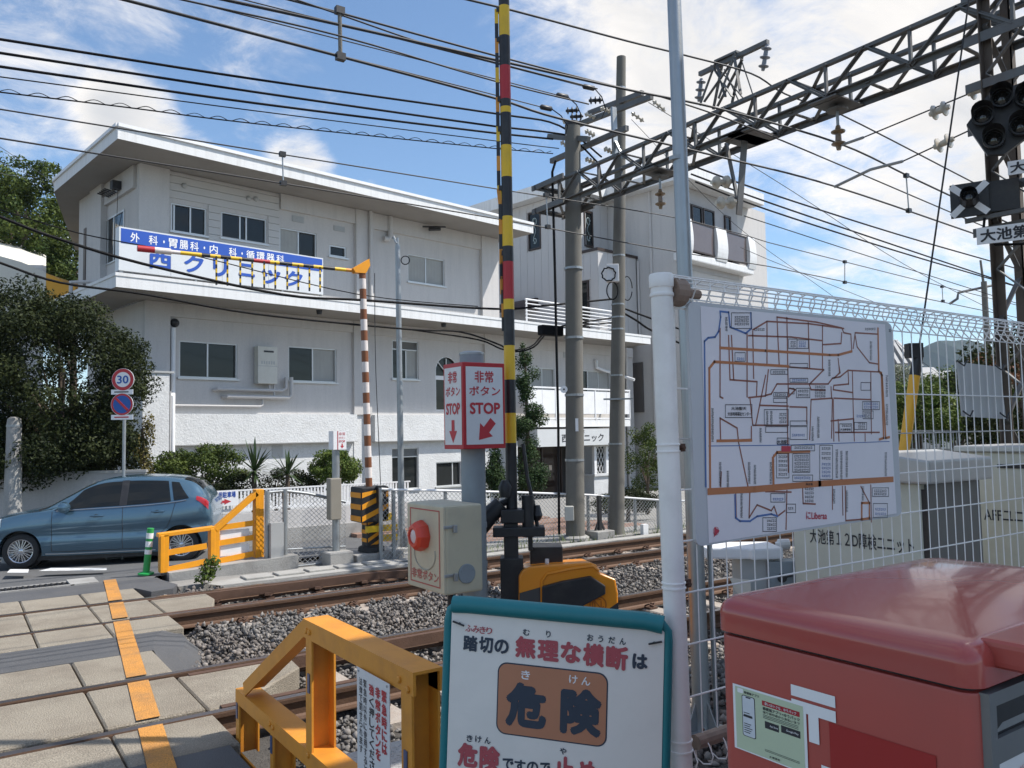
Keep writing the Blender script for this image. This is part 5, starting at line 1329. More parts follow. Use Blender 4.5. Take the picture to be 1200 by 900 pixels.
# ---- gantry
ga = thing('gantry', (GT, 7.5, 6), 'long lattice steel gantry spanning both tracks from the concrete pole to the tower', 'gantry')
TF, TR = 8.55, 9.05
zt_, zb_ = on_t(900, 111, TF).z, on_t(900, 142, TF).z
zt_ = 6.12; zb_ = 5.70
n0_, n1_ = 3.55, 11.35
for tt, nm in ((TF, 1), (TR, -1)):
    for z, up in ((zt_, -1), (zb_, 1)):
        mb = MB(); mb.angle((tt, n0_, z), (tt, n1_, z), 0.075, 0.012, flip=up); mb.build('chord', M_lat, ga)
panels = 15; dn = (n1_ - n0_) / panels
for tt in (TF, TR):
    for k in range(panels):
        a, c = n0_ + dn * k, n0_ + dn * (k + 1)
        mb = MB(); lo_, hi_ = (zb_, zt_) if k % 2 == 0 else (zt_, zb_)
        mb.bar((tt, a, lo_), (tt, c, hi_), 0.055, 0.012, up=(1, 0, 0)); mb.bar((tt - .02, a, lo_), (tt - .02, c, hi_), 0.012, 0.045, up=(1, 0, 0)); mb.build('web_bar', M_lat, ga)
        if k % 2 == 0:
            mb = MB(); mb.bar((tt, a, zb_), (tt, a, zt_), 0.04, 0.03); mb.build('web_post', M_lat, ga)
for k in range(panels + 1):
    a = n0_ + dn * k
    for z in (zt_, zb_):
        mb = MB(); mb.bar((TF, a, z), (TR, a if k % 2 else min(n1_, a + dn), z), 0.045, 0.012); mb.build('lacing', M_lat, ga)
for n_ in (5.66, 7.05, 8.67, 6.9):
    mb = MB(); mb.box((TF - .06, n_ - .19, zb_ - .03), (TR + .06, n_ + .19, zb_ - .012)); mb.build('saddle_plate', M_lat, ga)
mb = MB()
for z in (zt_, zb_): mb.box((TF - .1, 10.6, z - .05), (TF - .07, 11.5, z + .04)); mb.box((TR + .07, 10.6, z - .05), (TR + .1, 11.5, z + .04)); mb.box((TF - .1, 11.38, z - .05), (TR + .1, 11.41, z + .04))
tag(mb.build('pole_clamp', M_lat, ga), kind='stuff')
for (px, py0, py1, n_) in ((773, 214, 252, 8.67), (983, 125, 168, 5.66)):
    mb = MB(); zt0, zz = zb_ - 0.03, 5.12
    mb.tube((GT, n_, zt0), (GT, n_, zz + .28), 0.018, n=8); o = mb.build('hanger_rod', M_steel, ga)
    mb = MB(); insulator(mb, (GT, n_, zz + .3), (GT, n_, zz), 0.085, 2); mb.build('insulator', mat('brown_porcelain', (0.20, 0.13, 0.07), 0.25, coat=0.3, var=0.3, vs=20), o, smooth=True)
    mb = MB(); mb.lathe((GT, n_, zt0 - .05), (0, 0, 1), [(-.02, .12), (.0, .13), (.03, .05)], 12); mb.build('cap', M_lat, o)
# insulator frame on top
def F_(x, y): return on_t(x, y, GT)
mb = MB()
fa, fb = F_(820, 87), F_(900, 49)
top_l, top_r = F_(836, 79), F_(866, 63)
mb.bar(fa, fb, 0.06); mb.bar(F_(840, 73), F_(866, 61), 0.12, 0.03)
for a, b in (((842, 76), (828, 126)), ((838, 78), (866, 116)), ((866, 64), (850, 118)), ((864, 66), (876, 113)), ((866, 68), (833, 122)), ((845, 80), (858, 116))):
    for dt in (-.14, .14): p, q = F_(*a), F_(*b); p.x += dt * .5; q.x += dt; mb.bar(p, q, 0.04, 0.014)
o = mb.build('top_frame', M_lat, ga); o['kind'] = 'stuff'
for a, b in (((822, 92), (819, 119)), ((899, 52), (894, 83))):
    mb = MB(); insulator(mb, F_(*a), F_(*b), 0.07, 3); mb.build('insulator', mat('grey_porcelain', (0.22, 0.23, 0.25), 0.3, coat=.3), o, smooth=True)
mb = MB(); mb.bar(F_(873, 158), F_(866, 252), 0.11, 0.02); mb.bar(F_(851, 168), F_(864, 232), 0.05, 0.03); o = mb.build('drop_bracket', M_lat, ga); o['kind'] = 'stuff'
for (x, y) in ((857, 213), (862, 237)):
    mb = MB(); p = F_(x, y); q = p + Vector((-.34, .06, -.05)); insulator(mb, p, q, 0.09, 2); mb.build('insulator', M_porc, o, smooth=True)
# ---- tower at the near end
tw = thing('lattice_tower', (GT, 3.85, -0.1), 'four legged lattice steel tower at the right edge holding the gantry and the signals', 'tower')
TN0, TN1, TT0, TT1 = 3.32, 3.82, 8.55, 9.05
legs = [(a, b) for a in (TT0, TT1) for b in (TN0, TN1)]
for a, b in legs:
    mb = MB(); mb.angle((a, b, -0.4), (a, b, 6.7), 0.09, 0.012, up=(1 if a == TT0 else -1, 0, 0), flip=1); mb.build('leg', mat('weathered_steel', (0.13, 0.105, 0.085), 0.75, 0.3, var=0.3, vs=6, bump=.15, bs=60), tw)
for k in range(14):
    z0, z1 = -0.2 + 0.5 * k, 0.3 + 0.5 * k
    for (a, b), (c, d) in (((TT0, TN0), (TT0, TN1)), ((TT1, TN0), (TT1, TN1)), ((TT0, TN1), (TT1, TN1)), ((TT0, TN0), (TT1, TN0))):
        if k % 2: a, b, c, d = c, d, a, b
        mb = MB(); mb.bar((a, b, z0), (c, d, z1), 0.05, 0.012); mb.build('brace', M_lat, tw)
for z in (6.15, 5.68, 5.2, 4.75, 4.1, 3.7):
    mb = MB()
    mb.bar((TT0 - .03, TN0 - .2, z), (TT0 - .03, TN1 + .2, z), 0.09, 0.012, up=(1, 0, 0)); mb.build('cross_plate', M_lat, tw)
mb = MB(); mb.box((TT0 - .1, TN0 - .1, -0.5), (TT1 + .1, TN1 + .1, -0.05)); mb.build('footing', M_conc, tw)
# ---- signals on the tower
TS = 8.2
def S_(x, y, t=TS): return on_t(x, y, t)
cN = S_(1160, 140)
def plate_frame(c, dirx):
    ez = Vector((0, 0, 1)); ex = Vector(dirx).normalized(); nn = ex.cross(ez)
    return lambda a, b, z: c + ex * a + nn * b + ez * z
look = (EYE - cN); look.z = 0; look.normalize()
rx = Vector((-look.y, look.x, 0))         # to the right as seen from the street
fr1 = plate_frame(S_(1172, 142), rx)
sg1 = thing('railway_signal', S_(1172, 142), 'black five lamp railway signal with hooded lenses high on the tower', 'signal')
mb = MB(); ph = [(-.28, .02), (-.10, .26), (.20, .33), (.36, .12), (.30, -.14), (.02, -.33), (-.12, -.31)]
mb.prism(ph, -.02, .05, lambda a, b, d: fr1(a, -d, b)); mb.build('backboard', M_black, sg1)
lens = mat('dark_lens', (0.02, 0.02, 0.02), 0.08, coat=0.6)
for a, z in ((-.14, .06), (.02, .20), (.22, .16), (-.06, -.18), (.16, -.10)):
    c = fr1(a, 0.05, z); nn = (fr1(0, 1, 0) - fr1(0, 0, 0))
    h = MB().lathe(c, nn, [(0, .095), (.05, .095), (.05, .08), (.005, .075)], 18).build('hood', M_black, sg1, smooth=True)
    mb = MB(); k = 10
    mb.add([c + nn * d + (rx * math.cos(t) + Vector((0, 0, 1)) * math.sin(t)) * .095 for d in (0.03, 0.20) for t in np.linspace(-.3, math.pi + .3, k)], [(i, i + 1, k + i + 1, k + i) for i in range(k - 1)])
    mb.build('visor', M_black, h)
    MB().lathe(c, nn, [(.0, .078), (.012, .06), (.02, .01)], 16).build('lens', lens, h, smooth=True)
sg2 = thing('cross_signal', S_(1138, 233), 'square black warning signal with a white diagonal cross on the tower', 'signal')
fr2 = plate_frame(S_(1136, 234), rx)
mb = MB(); mb.box((-.165, -.02, -.165), (.165, .015, .165), fr2); mb.build('backboard', M_black, sg2)
for a, b in ((-1, 1), (1, 1), (-1, -1), (1, -1)):
    mb = MB(); mb.bar(fr2(a * .06, .02, b * .06), fr2(a * .155, .02, b * .15), 0.062, 0.006, up=(fr2(0, 1, 0) - fr2(0, 0, 0))); mb.build('cross_bar', M_inkwhite, sg2)
mb = MB(); c = fr2(0, .015, 0); nn = fr2(0, 1, 0) - fr2(0, 0, 0); mb.lathe(c, nn, [(0, .075), (.06, .07), (.08, .03)], 18); mb.build('lens', lens, sg2, smooth=True)
mb = MB(); mb.tube(c + nn * .02, c + nn * .16 + Vector((0, 0, .02)), .085, .075, 16, cap=False); mb.build('visor', M_black, sg2)
mb = MB(); mb.box((.05, -.28, -.14), (.42, -.04, .16), fr2); mb.build('case', M_black, sg2)
mb = MB(); mb.bar(fr2(-.05, -.05, -.2), fr2(.75, -.05, -.14), 0.05, 0.04); mb.build('mounting_arm', M_lat, sg2)
mb = MB(); mb.sweep([fr2(.12, 0, -.2), fr2(.10, .02, -.36), fr2(.2, .02, -.48), fr2(.42, 0, -.5), fr2(.5, -.1, -.46)], .014, 6); mb.build('cable', M_cable, sg2)
for (px, py, w, h, tx, lab) in ((1180, 273, .50, .16, '大池第1', 'white name plate reading Oike number one under the cross signal on the tower'), (1203, 194, .30, .13, '大池', 'white name plate cut by the photo edge below the five lamp signal')):
    f_ = plate_frame(S_(px, py), rx); t = thing('name_plate', f_(0, 0, 0), lab, 'sign')
    mb = MB(); mb.box((-w / 2, -.01, -h / 2), (w / 2, 0, h / 2), f_); mb.build('plate', M_inkwhite, t)
    mb = MB(); write(mb, tx, f_(-w / 2, 0.002, -h / 2), rx, (0, 0, 1), (w * .06, h * .12, w * .94, h * .88), 0.03); mb.build('lettering', M_ink, t)
# ---- wires
def wire(label, pts, r, n=None, ext=(0, 0), m=None, cat='overhead wire', group=None, pl=None, spiral=False, sag=None):
    P = [Vector(p) if len(p) == 3 else on_n(p[0], p[1], n) for p in pts]
    if ext[0]: d = (P[0] - P[1]).normalized(); P.insert(0, P[0] + d * ext[0])
    if ext[1]: d = (P[-1] - P[-2]).normalized(); P.append(P[-1] + d * ext[1])
    Q = []
    for i in range(len(P) - 1):
        a, b = P[max(i - 1, 0)], P[min(i + 2, len(P) - 1)]
        for k in range(5):
            t = k / 5; p, q = P[i], P[i + 1]; m1, m2 = (q - a) / 2, (b - p) / 2
            if (P[i] - a).length > 3 * (q - p).length: m1 = (q - p)
            if (b - q).length > 3 * (q - p).length: m2 = (q - p)
            Q.append(p * (2 * t ** 3 - 3 * t ** 2 + 1) + m1 * (t ** 3 - 2 * t ** 2 + t) + q * (-2 * t ** 3 + 3 * t ** 2) + m2 * (t ** 3 - t ** 2))
    Q.append(P[-1])
    mb = MB(); mb.sweep(Q, r, 6)
    o = mb.build('overhead_wire', m or M_cable, None, smooth=True); tag(o, label, cat, group)
    if spiral:
        L_ = sum((b - a).length for a, b in zip(Q, Q[1:])); cum = [0]
        for a, b in zip(Q, Q[1:]): cum.append(cum[-1] + (b - a).length)
        S = []; k = int(L_ / .035)
        for i in range(k):
            s = L_ * i / k; j = max(0, int(np.searchsorted(cum, s)) - 1); t = (s - cum[j]) / max(cum[j + 1] - cum[j], 1e-6); p = Q[j].lerp(Q[j + 1], t)
            a = s / .30 * 6.28; S.append(p + Vector((0, math.cos(a) * .022, .022 + math.sin(a) * .022)))
        MB().sweep(S, r * .6, 4).build('spiral_hanger', M_cable, o)
    return o
G1 = 'cables strung from the gantry pole along the far side'
wire('uppermost of the three thick black cables ending at the gantry pole', [(0, 46), (300, 93), (580, 133), (655, 147), (705, 184)], .017, 11, (9, 0))
wire('middle one of the three thick black cables ending at the gantry pole', [(0, 62), (300, 108), (580, 148), (650, 156), (672, 163), (700, 190)], .017, 11, (9, 0))
wire('lowest of the three thick black cables ending at the gantry pole', [(0, 78), (300, 121), (580, 156), (648, 163)], .017, 11, (9, 0))
wire('thin wire just below the three thick black cables', [(0, 90), (300, 130), (580, 165), (655, 174)], .008, 11, (9, 0))
wire('cable wrapped in a wire spiral below the three thick cables', [(0, 108), (150, 126), (300, 145), (580, 174), (648, 180)], .009, 11, (9, 0), spiral=True)
FN, NN = 9.05, 5.75
wire('upper wire of the far track crossing just above the clinic roof edge', [(0, 128), (331, 181), (580, 221), (775, 252), (860, 272), (900, 284), (1122, 340)], .008, FN, (6, 40), M_wire, 'contact line')
wire('lower wire of the far track crossing the clinic roof soffit', [(0, 162), (331, 215), (580, 256), (770, 291), (900, 312), (1177, 369)], .009, FN, (6, 40), M_wire, 'contact line')
wire('thick grey wire above the near track reaching the top left edge', [(265, 0), (398, 29), (580, 70), (735, 105), (845, 128), (983, 168), (1064, 206), (1115, 230)], .012, NN, (5, 30), M_wire, 'contact line')
wire('lowest wire of the near track ending the long hanger at upper left', [(147, 0), (398, 66), (580, 115), (660, 140), (840, 183), (977, 218), (1145, 275)], .011, NN, (5, 30), M_wire, 'contact line')
wire('wire through the top of the long hanger at upper left', [(340, 0), (398, 15), (580, 65), (720, 101), (790, 118), (905, 160), (1117, 250)], .009, NN + .25, (4, 20), M_wire, 'contact line')
wire('thin wire just under the topmost near track wire', [(348, 0), (398, 17), (500, 52), (580, 73), (700, 104)], .007, NN + .1, (4, 0), M_wire, 'contact line')
wire('thin wire running between the two wires of the long hanger', [(215, 0), (398, 42), (580, 95), (690, 122)], .007, NN - .2, (4, 0), M_wire, 'contact line')
wire('wire from the top edge passing behind the tall grey steel pole', [(550, 0), (600, 12), (735, 48), (800, 64), (880, 86), (920, 110), (983, 133), (1137, 212)], .012, 6.9, (4, 30), M_wire, 'contact line')
def hanger(a, b, n, label):
    p, q = on_n(*a, n), on_n(*b, n); t = thing('wire_hanger', p, label, 'wire hanger')
    mb = MB(); mb.tube(p, q, .017 if abs(a[0] - 398) < 3 else .009, n=8); mb.build('rod', M_pole if abs(a[0] - 398) < 3 else M_steel, t)
    for c, nm in ((p, 0), (q, 1)):
        mb = MB(); mb.box((c.x - .035, c.y - .025, c.z - .025), (c.x + .035, c.y + .025, c.z + .03)); mb.build('clamp', M_black, t)
hanger((398, 13), (399, 67), NN, 'long rod hanger between the near track wires at upper left')
hanger((331, 181), (332, 215), FN, 'short rod hanger above the clinic roof')
hanger((640, 229), (642, 266), FN, 'short rod hanger beside the gantry pole in front of the white house')
hanger((1062, 206), (1065, 247), NN, 'rod hanger between near track wires left of the cross signal')
hanger((990, 307), (990, 331), FN, 'small rod hanger above the map board fence')
hanger((1104, 336), (1105, 353), FN, 'smallest rod hanger far along the line right of the map')
for lab, a in (('highest of three thick cables sagging away to the right above the fence', [(800, 190), (900, 226), (1050, 274), (1175, 310)]), ('middle one of three thick cables sagging away to the right above the fence', [(810, 204), (900, 237), (1050, 288), (1190, 335)]), ('lowest of three thick cables sagging away to the right above the fence', [(815, 213), (900, 246), (1050, 294), (1175, 331)])):
    wire(lab, a, .018, 11.0, (0, 40))
wire('spiral wrapped cable running away to the right above the map board', [(872, 253), (900, 262), (1020, 301), (1140, 339)], .010, 11.0, (0, 40), spiral=False)
wire('thin wire crossing the others steeply right of the gantry bracket', [(760, 120), (930, 225), (1060, 310), (1180, 372)], .007, 10.5, (0, 20), M_wire)
wire('thin wire dropping behind the left end of the map board fence', [(868, 290), (900, 304), (1032, 357)], .007, 12.0, (0, 20), M_wire)
wire('thin wire from the white house running down past the map board', [(740, 140), (860, 262), (980, 350)], .006, 12.5, (0, 8), M_wire)
# telephone cables in front of the clinic, coming from the left to the slim pole
bN = b2.y + .05
wire('thick black telephone cable crossing the clinic sign', [(0, 254), (60, 277), (167, 309), (330, 345), (430, 352), (580, 362), (640, 358), (722, 350)], .020, 11.35, (8, 0), cat='telephone cable')
wire('black telephone cable sagging under the clinic balcony', [(0, 308), (70, 331), (170, 345), (300, 368), (480, 386), (540, 389), (588, 405), (600, 412), (625, 407), (652, 384), (722, 372)], .016, 11.45, (8, 0), cat='telephone cable')
wire('thin telephone wire running above the thick one at left', [(0, 246), (100, 275), (230, 300), (420, 345), (560, 359)], .008, 11.7, (8, 0), cat='telephone cable')
wire('second strand dipping beside the striped gate pole', [(480, 386), (560, 398), (592, 410), (622, 406), (648, 386), (720, 378)], .014, 11.6, cat='telephone cable')
wire('thick drop cable sagging right from the slim pole to behind the white post', [(722, 362), (745, 375), (765, 388), (815, 410)], .020, 11.2, (0, 10), cat='telephone cable')
wire('telephone cable leaving the slim pole to the right', [(722, 358), (765, 374), (830, 398)], .018, 11.0, (0, 20), cat='telephone cable')
for i, (a, b) in enumerate((((0, 172), (62, 214)), ((0, 190), (50, 214)), ((0, 203), (45, 214)))):
    wire(('highest', 'middle', 'lowest')[i] + ' of the fine wires at the far left above the trees', [tuple(at_fwd(*a, 22)), tuple(at_fwd(*b, 34)), tuple(at_fwd(b[0] + 30, b[1] + 26, 48))], .008, None, (10, 0), M_wire)
mb = MB(); c = on_n(646, 387, 11.2); mb.box((c.x - .25, c.y - .08, c.z - .10), (c.x + .22, c.y + .08, c.z + .08)); tag(mb.build('cable_closure', M_cable, bevel=.03), 'black cable splice case hanging beside the gantry pole', 'splice case')
# splices in the feeder wires left of the cross arms
for i, (x, y, d) in enumerate(((683, 101, 5.85), (652, 111, 11), (633, 125, 11))):
    c = on_n(x, y, 10.6); q = on_n(x + 14, y + 3, 10.6); t = thing('wire_splice', c, ('topmost', 'middle', 'lowest')[i] + ' of the black wire splices left of the slim pole', 'wire splice')
    MB().lathe(c, q - c, [(0, .02), (.03, .045), ((q - c).length - .03, .045), ((q - c).length, .02)], 8).build('sleeve', M_black, t, smooth=True)
    e = on_n(x + 22 + 4 * i, y + 38 - 3 * i, 10.6)
    mb = MB(); mb.sweep([q, q.lerp(e, .25) + Vector((.12, 0, .02)), q.lerp(e, .6) + Vector((.16, 0, 0)), e], .010, 5); mb.build('jumper', M_cable, t)
    w = wire(('upper', 'middle', 'lower')[i] + ' feeder wire running left from the black splices', [q, on_n(x, y, 10.6), on_n(590, y - (x - 590) * .26, 10.6), on_n(300, y - (x - 300) * .255, 10.6)], .009, None, (0, 10), M_wire)
for i, (x, y) in enumerate(((690, 118), (663, 130), (668, 137))):
    c = on_t(x, y, 9.5); t = thing('lightning_arrester', c, ('upper', 'middle', 'lower')[i] + ' dark ribbed fitting at the left end of the cross arms', 'insulator'); mb = MB(); insulator(mb, c, c + Vector((.22, -.12, .02)), .07, 3); mb.build('body', M_black, t, smooth=True)
# pull-off arms beside the tower
for lab, (a, b, c_, d) in (('upper pull off wire with two insulators between the tower and the gantry hanger', ((1140, 108), (1100, 130), (1012, 161), (986, 170))), ('lower pull off rod with a curved end left of the tower', ((1140, 151), (1105, 168), (1058, 189), (978, 219)))):
    t = thing('pull_off_arm', on_t(*b, GT), lab, 'wire support')
    A, B, C, D = (on_t(*q, GT) for q in (a, b, c_, d))
    mb = MB(); mb.tube(A, C, .008, n=6); mb.build('tie_wire', M_wire, t)
    mb = MB(); mb.sweep([C, C.lerp(D, .45) + Vector((0, 0, .045 if c_[0] == 1058 else .0)), D], .018, 8); mb.build('arm_tube', M_steel, t)
    for p in ((A.lerp(B, .05), A.lerp(B, .5)) if False else (B,)):
        mb = MB(); d_ = (A - C).normalized(); insulator(mb, p - d_ * .10, p + d_ * .12, .085, 2); mb.build('insulator', M_porc, t, smooth=True)
    if c_[0] == 1012:
        mb = MB(); d_ = (A - C).normalized(); insulator(mb, A - d_ * .05, A + d_ * .15, .085, 2); mb.build('insulator', M_porc, t, smooth=True)
# distant catenary mast
fm = thing('catenary_mast', at_fwd(1156, 420, 30), 'distant concrete mast with a stepped bracket arm above the fence at right', 'utility pole')
def D_(x, y): return at_fwd(x, y, 30)
mb = MB(); a = D_(1158, 420); mb.tube((a.x, a.y, -1), D_(1153, 330), .14, .1, 12); mb.tube(D_(1152.5, 332), D_(1149, 305), .05, .04, 8); mb.build('shaft', M_pole, fm, smooth=True)
mb = MB(); mb.sweep([D_(1165, 334), D_(1123, 343), D_(1122, 350), D_(1113, 356)], .05, 6); mb.build('bracket_arm', M_lat, fm)
# ================================================================== things on the far side of the crossing
M_org2 = mat('guard_orange', (0.82, 0.33, 0.012), 0.45, var=0.08, vs=6, dirt=(0.45, 0.18, 0.04), dirt_amt=0.35, dirt_s=7)
M_green = mat('bollard_green', (0.02, 0.30, 0.07), 0.4, var=0.1, vs=9)
def striped_tube(parent, name, path, r, cuts, mats, n=14):
    """one tube per colour band; path(y) gives the axis point at picture height or parameter y"""
    for (a, b), m in zip(zip(cuts, cuts[1:]), mats):
        MB().tube(path(a), path(b), r, n=n).build(name, m, parent, smooth=True)
# green bollard
bl = thing('bollard', (2.17, 11.57, 0), 'green flexible bollard with white reflective bands at the end of the far orange guard', 'bollard')
b0, b1_ = on_z(171, 673, 0.0), on_n(176.5, 619, 11.57); b1_ = facing(176.5, 619, b0)
pa = lambda f: b0.lerp(b1_, f)
MB().lathe(b0, (0, 0, 1), [(0, .10), (.02, .10), (.035, .055)], 18).build('base', M_green, bl, smooth=True)
for a, c, m in ((0, .44, M_green), (.44, .54, M_inkwhite), (.54, .60, M_green), (.60, .72, M_inkwhite), (.72, .78, M_green), (.78, .90, M_inkwhite), (.90, 1, M_green)):
    MB().tube(pa(a), pa(c), .043 if m is M_green else .0445, n=16).build('sleeve' if m is M_green else 'reflective_band', m, bl, smooth=True)
# far orange guard fence
og = thing('guard_fence', (2.95, 11.45, 0), 'orange steel guard fence with white boards beside the far chain link fence', 'guard fence')
ND = 11.42
def post(px0, px1, y0, y1):
    a, b, z0, z1 = on_n(px0, y1, ND), on_n(px1, y1, ND), on_n(px0, y1, ND).z, on_n(px0, y0, ND).z
    mb = MB(); mb.box((a.x + .03, ND + .005, min(z0, 0.02)), (b.x, ND + .15, z1)); mb.box((a.x + .03, ND, min(z0, .02)), (b.x - .06, ND + .02, z1)); return mb.build('post', M_org2, og, bevel=.004, seg=1)
post(185, 198, 628, 672); post(244, 257.5, 620, 668); post(297, 309.5, 574, 661)
def railp(a, b, h, name='rail', d=.02, y=None):
    p, q = on_n(*a, ND), on_n(*b, ND); mb = MB(); mb.bar(p + Vector((0, .03, 0)), q + Vector((0, .03, 0)), d, h); return mb.build(name, M_org2, og)
railp((197, 648), (243, 640), .075); railp((197, 668), (243, 658), .075)
railp((256, 619), (298, 613), .075); railp((256, 637), (298, 630), .075); railp((256, 658), (298, 649), .075)
p, q = on_n(186, 628, ND), on_n(252, 619, ND); mb = MB(); mb.bar(p + Vector((0, .08, 0)), q + Vector((0, .08, 0)), .15, .05); mb.build('top_rail', M_org2, og, bevel=.004, seg=1)
p, q = on_n(253, 621, ND), on_n(302, 578, ND); mb = MB(); mb.bar(p + Vector((0, .06, 0)), q + Vector((0, .06, 0)), .12, .07); mb.build('brace', M_org2, og, bevel=.004, seg=1)
for ya, yb in ((623, 634), (641, 653)):
    a, c = on_n(258, ya, ND + .06), on_n(292, ya - 5, ND + .06); b, d = on_n(258, yb, ND + .06), on_n(292, yb - 5, ND + .06)
    mb = MB(); mb.box((a.x, ND + .05, (b.z + d.z) / 2), (c.x, ND + .065, (a.z + c.z) / 2)); mb.build('white_board', M_white, og)
wd = thing('weed', on_z(240, 680, -.03), 'small green weed growing from the kerb below the far orange guard', 'plant')
c = on_z(240, 683, -.03); leaves('foliage', [((c.x + random.uniform(-.1, .1), c.y + random.uniform(-.05, .05), c.z + .06 + .04 * k), (.09, .07, .06)) for k in range(6)], 420, .05, L_light, wd, 9)
MB().sweep([c, c + Vector((.01, 0, .25))], .006, 5).build('stem', M_bark, wd)
# chain link fences
M_link = mat('chain_link_wire', (0.42, 0.43, 0.43), 0.5, 0.5, var=0.1)
def chainlink(parent, P, pitch=0.055, r=0.0032):
    """P: fence line [(x, y, z_bottom, z_top)], panels between neighbours"""
    mb = MB()
    for (x0, y0, a0, c0), (x1, y1, a1, c1) in zip(P, P[1:]):
        L_ = math.hypot(x1 - x0, y1 - y0); h0 = max(c0 - a0, c1 - a1)
        pt = lambda s, z: Vector((x0 + (x1 - x0) * s / L_, y0 + (y1 - y0) * s / L_, (a0 + (a1 - a0) * s / L_) + z * ((c0 - a0) + ((c1 - a1) - (c0 - a0)) * s / L_)))
        k = -h0
        while k < L_:
            for sg in (0, 1):
                s0, s1, z0, z1 = k, k + h0, 0.0, 1.0
                if s0 < 0: z0 = -s0 / h0; s0 = 0
                if s1 > L_: z1 = 1 - (s1 - L_) / h0; s1 = L_
                if s1 - s0 > .01:
                    p, q = (pt(s0, z0), pt(s1, z1)) if not sg else (pt(s0, 1 - z0), pt(s1, 1 - z1))
                    d = (q - p).normalized(); u = Vector((0, 0, 1)); s = d.cross(u).normalized() * r; w = s.cross(d).normalized() * r
                    mb.add([p + s, p - s * .5 + w, p - s * .5 - w, q + s, q - s * .5 + w, q - s * .5 - w], ((0, 1, 4, 3), (1, 2, 5, 4), (2, 0, 3, 5)))
            k += pitch * 1.35
    return tag(mb.build('chain_link_mesh', M_link, parent, fix=False), kind='stuff')
def rails(parent, pts, r=.02, name='top_rail'): return MB().sweep(pts, r, 8).build(name, M_steel, parent, smooth=True)
cf = thing('chain_link_fence', (4.4, 11.5, 0), 'braced chain link gate fence between the orange guard and the small plated post', 'fence')
n_ = 11.3; q = lambda x, y: on_n(x, y, n_)
A_, B_, C_ = q(313, 577), q(334, 575), q(405, 588)
zb0 = -.06
chainlink(cf, [(A_.x, n_, zb0, A_.z), (B_.x, n_, zb0, B_.z), (C_.x, n_, zb0, C_.z)])
rails(cf, [A_, B_], .022); rails(cf, [B_, q(360, 578), C_], .024); rails(cf, [Vector((B_.x, n_, zb0 + .25)), Vector((C_.x, n_, zb0 + .21))], .012, 'tension_wire'); rails(cf, [Vector((B_.x, n_, zb0)), Vector((C_.x, n_, zb0))], .014, 'bottom_rail')
for P in (A_, B_): mb = MB(); mb.tube((P.x, n_, -.1), (P.x, n_, P.z + .02), .035, n=10); mb.build('post', M_steel, cf, smooth=True)
p = q(316, 650); mb = MB(); mb.box((p.x - .02, n_ - .12, -.1), (p.x + .16, n_ - .04, q(320, 612).z)); mb.build('stub_post', M_greymetal, cf)
c2 = thing('chain_link_fence', (8, 11.05, 0), 'long chain link fence along the far track behind the gate machine and concrete poles', 'fence')
n2 = 11.02; q2 = lambda x, y: on_n(x, y, n2)
tops = [(447, 573), (462, 574), (523, 575), (605, 577), (690, 580), (745, 584), (772, 586)]
T_ = [q2(*t) for t in tops]; ext_ = T_[-1] + (T_[-1] - T_[-2]) * 5; ext_.z = T_[-1].z - .25; T_.append(ext_)
chainlink(c2, [(p.x, n2, -.1, p.z) for p in T_])
MB().sweep(T_, .018, 8).build('top_rail', M_white, c2, smooth=True)
for p in T_[:-1] + [T_[-1]]: mb = MB(); mb.tube((p.x, n2 + .03, -.15), (p.x, n2 + .03, p.z + .01), .03, n=10); mb.build('post', M_steel, c2, smooth=True)
pp = q2(694, 600)
cp = thing('fence_stay_post', (pp.x, 10.85, -.1), 'black iron stay post on a square concrete block right of the gantry pole', 'post')
mb = MB(); mb.box((pp.x - .2, 10.66, -.2), (pp.x + .2, 11.0, q2(697, 620).z)); mb.build('footing', M_conc, cp, bevel=.01, seg=1)
z_ = q2(697, 620).z; mb = MB(); mb.box((pp.x - .03, 10.8, z_), (pp.x + .03, 10.86, q2(694, 580).z)); mb.bar((pp.x, 10.83, z_ + .2), (pp.x + .1, 10.83, z_), .03); mb.bar((pp.x, 10.83, z_ + .2), (pp.x - .1, 10.83, z_), .03); mb.build('shaft', M_black, cp)
for px in (740,): 
    a = q2(px, 626); mb = MB(); mb.box((a.x - .1, 10.6, -.1), (a.x + .02, 10.68, q2(px, 612).z)); tag(mb.build('marker_post', M_white), 'small white marker stub at the foot of the far chain link fence', 'marker')
# dry grass along the fence foot
rg = np.random.default_rng(5); mb = MB()
for k in range(900):
    x = rg.uniform(6.2, 16); n = rg.uniform(10.6, 11.1); h = rg.uniform(.06, .22) * (1.0 if rg.random() < .5 else .5); a = rg.uniform(0, 6.28); w = .008
    if 8.2 < x < 8.6 and rg.random() < .6: h *= 1.6
    b = Vector((x, n, -.1)); s = Vector((math.cos(a), math.sin(a), 0)) * w; tp = b + Vector((rg.uniform(-.08, .08), rg.uniform(-.06, .06), h)); mb.add([b - s, b + s, tp], ((0, 1, 2),))
tag(mb.build('grass', mat('grass_blades', (0.13, 0.17, 0.05), 0.8, var=0.5, vs=6), fix=False), 'sparse dry grass along the foot of the far chain link fence', 'grass', kind='stuff')
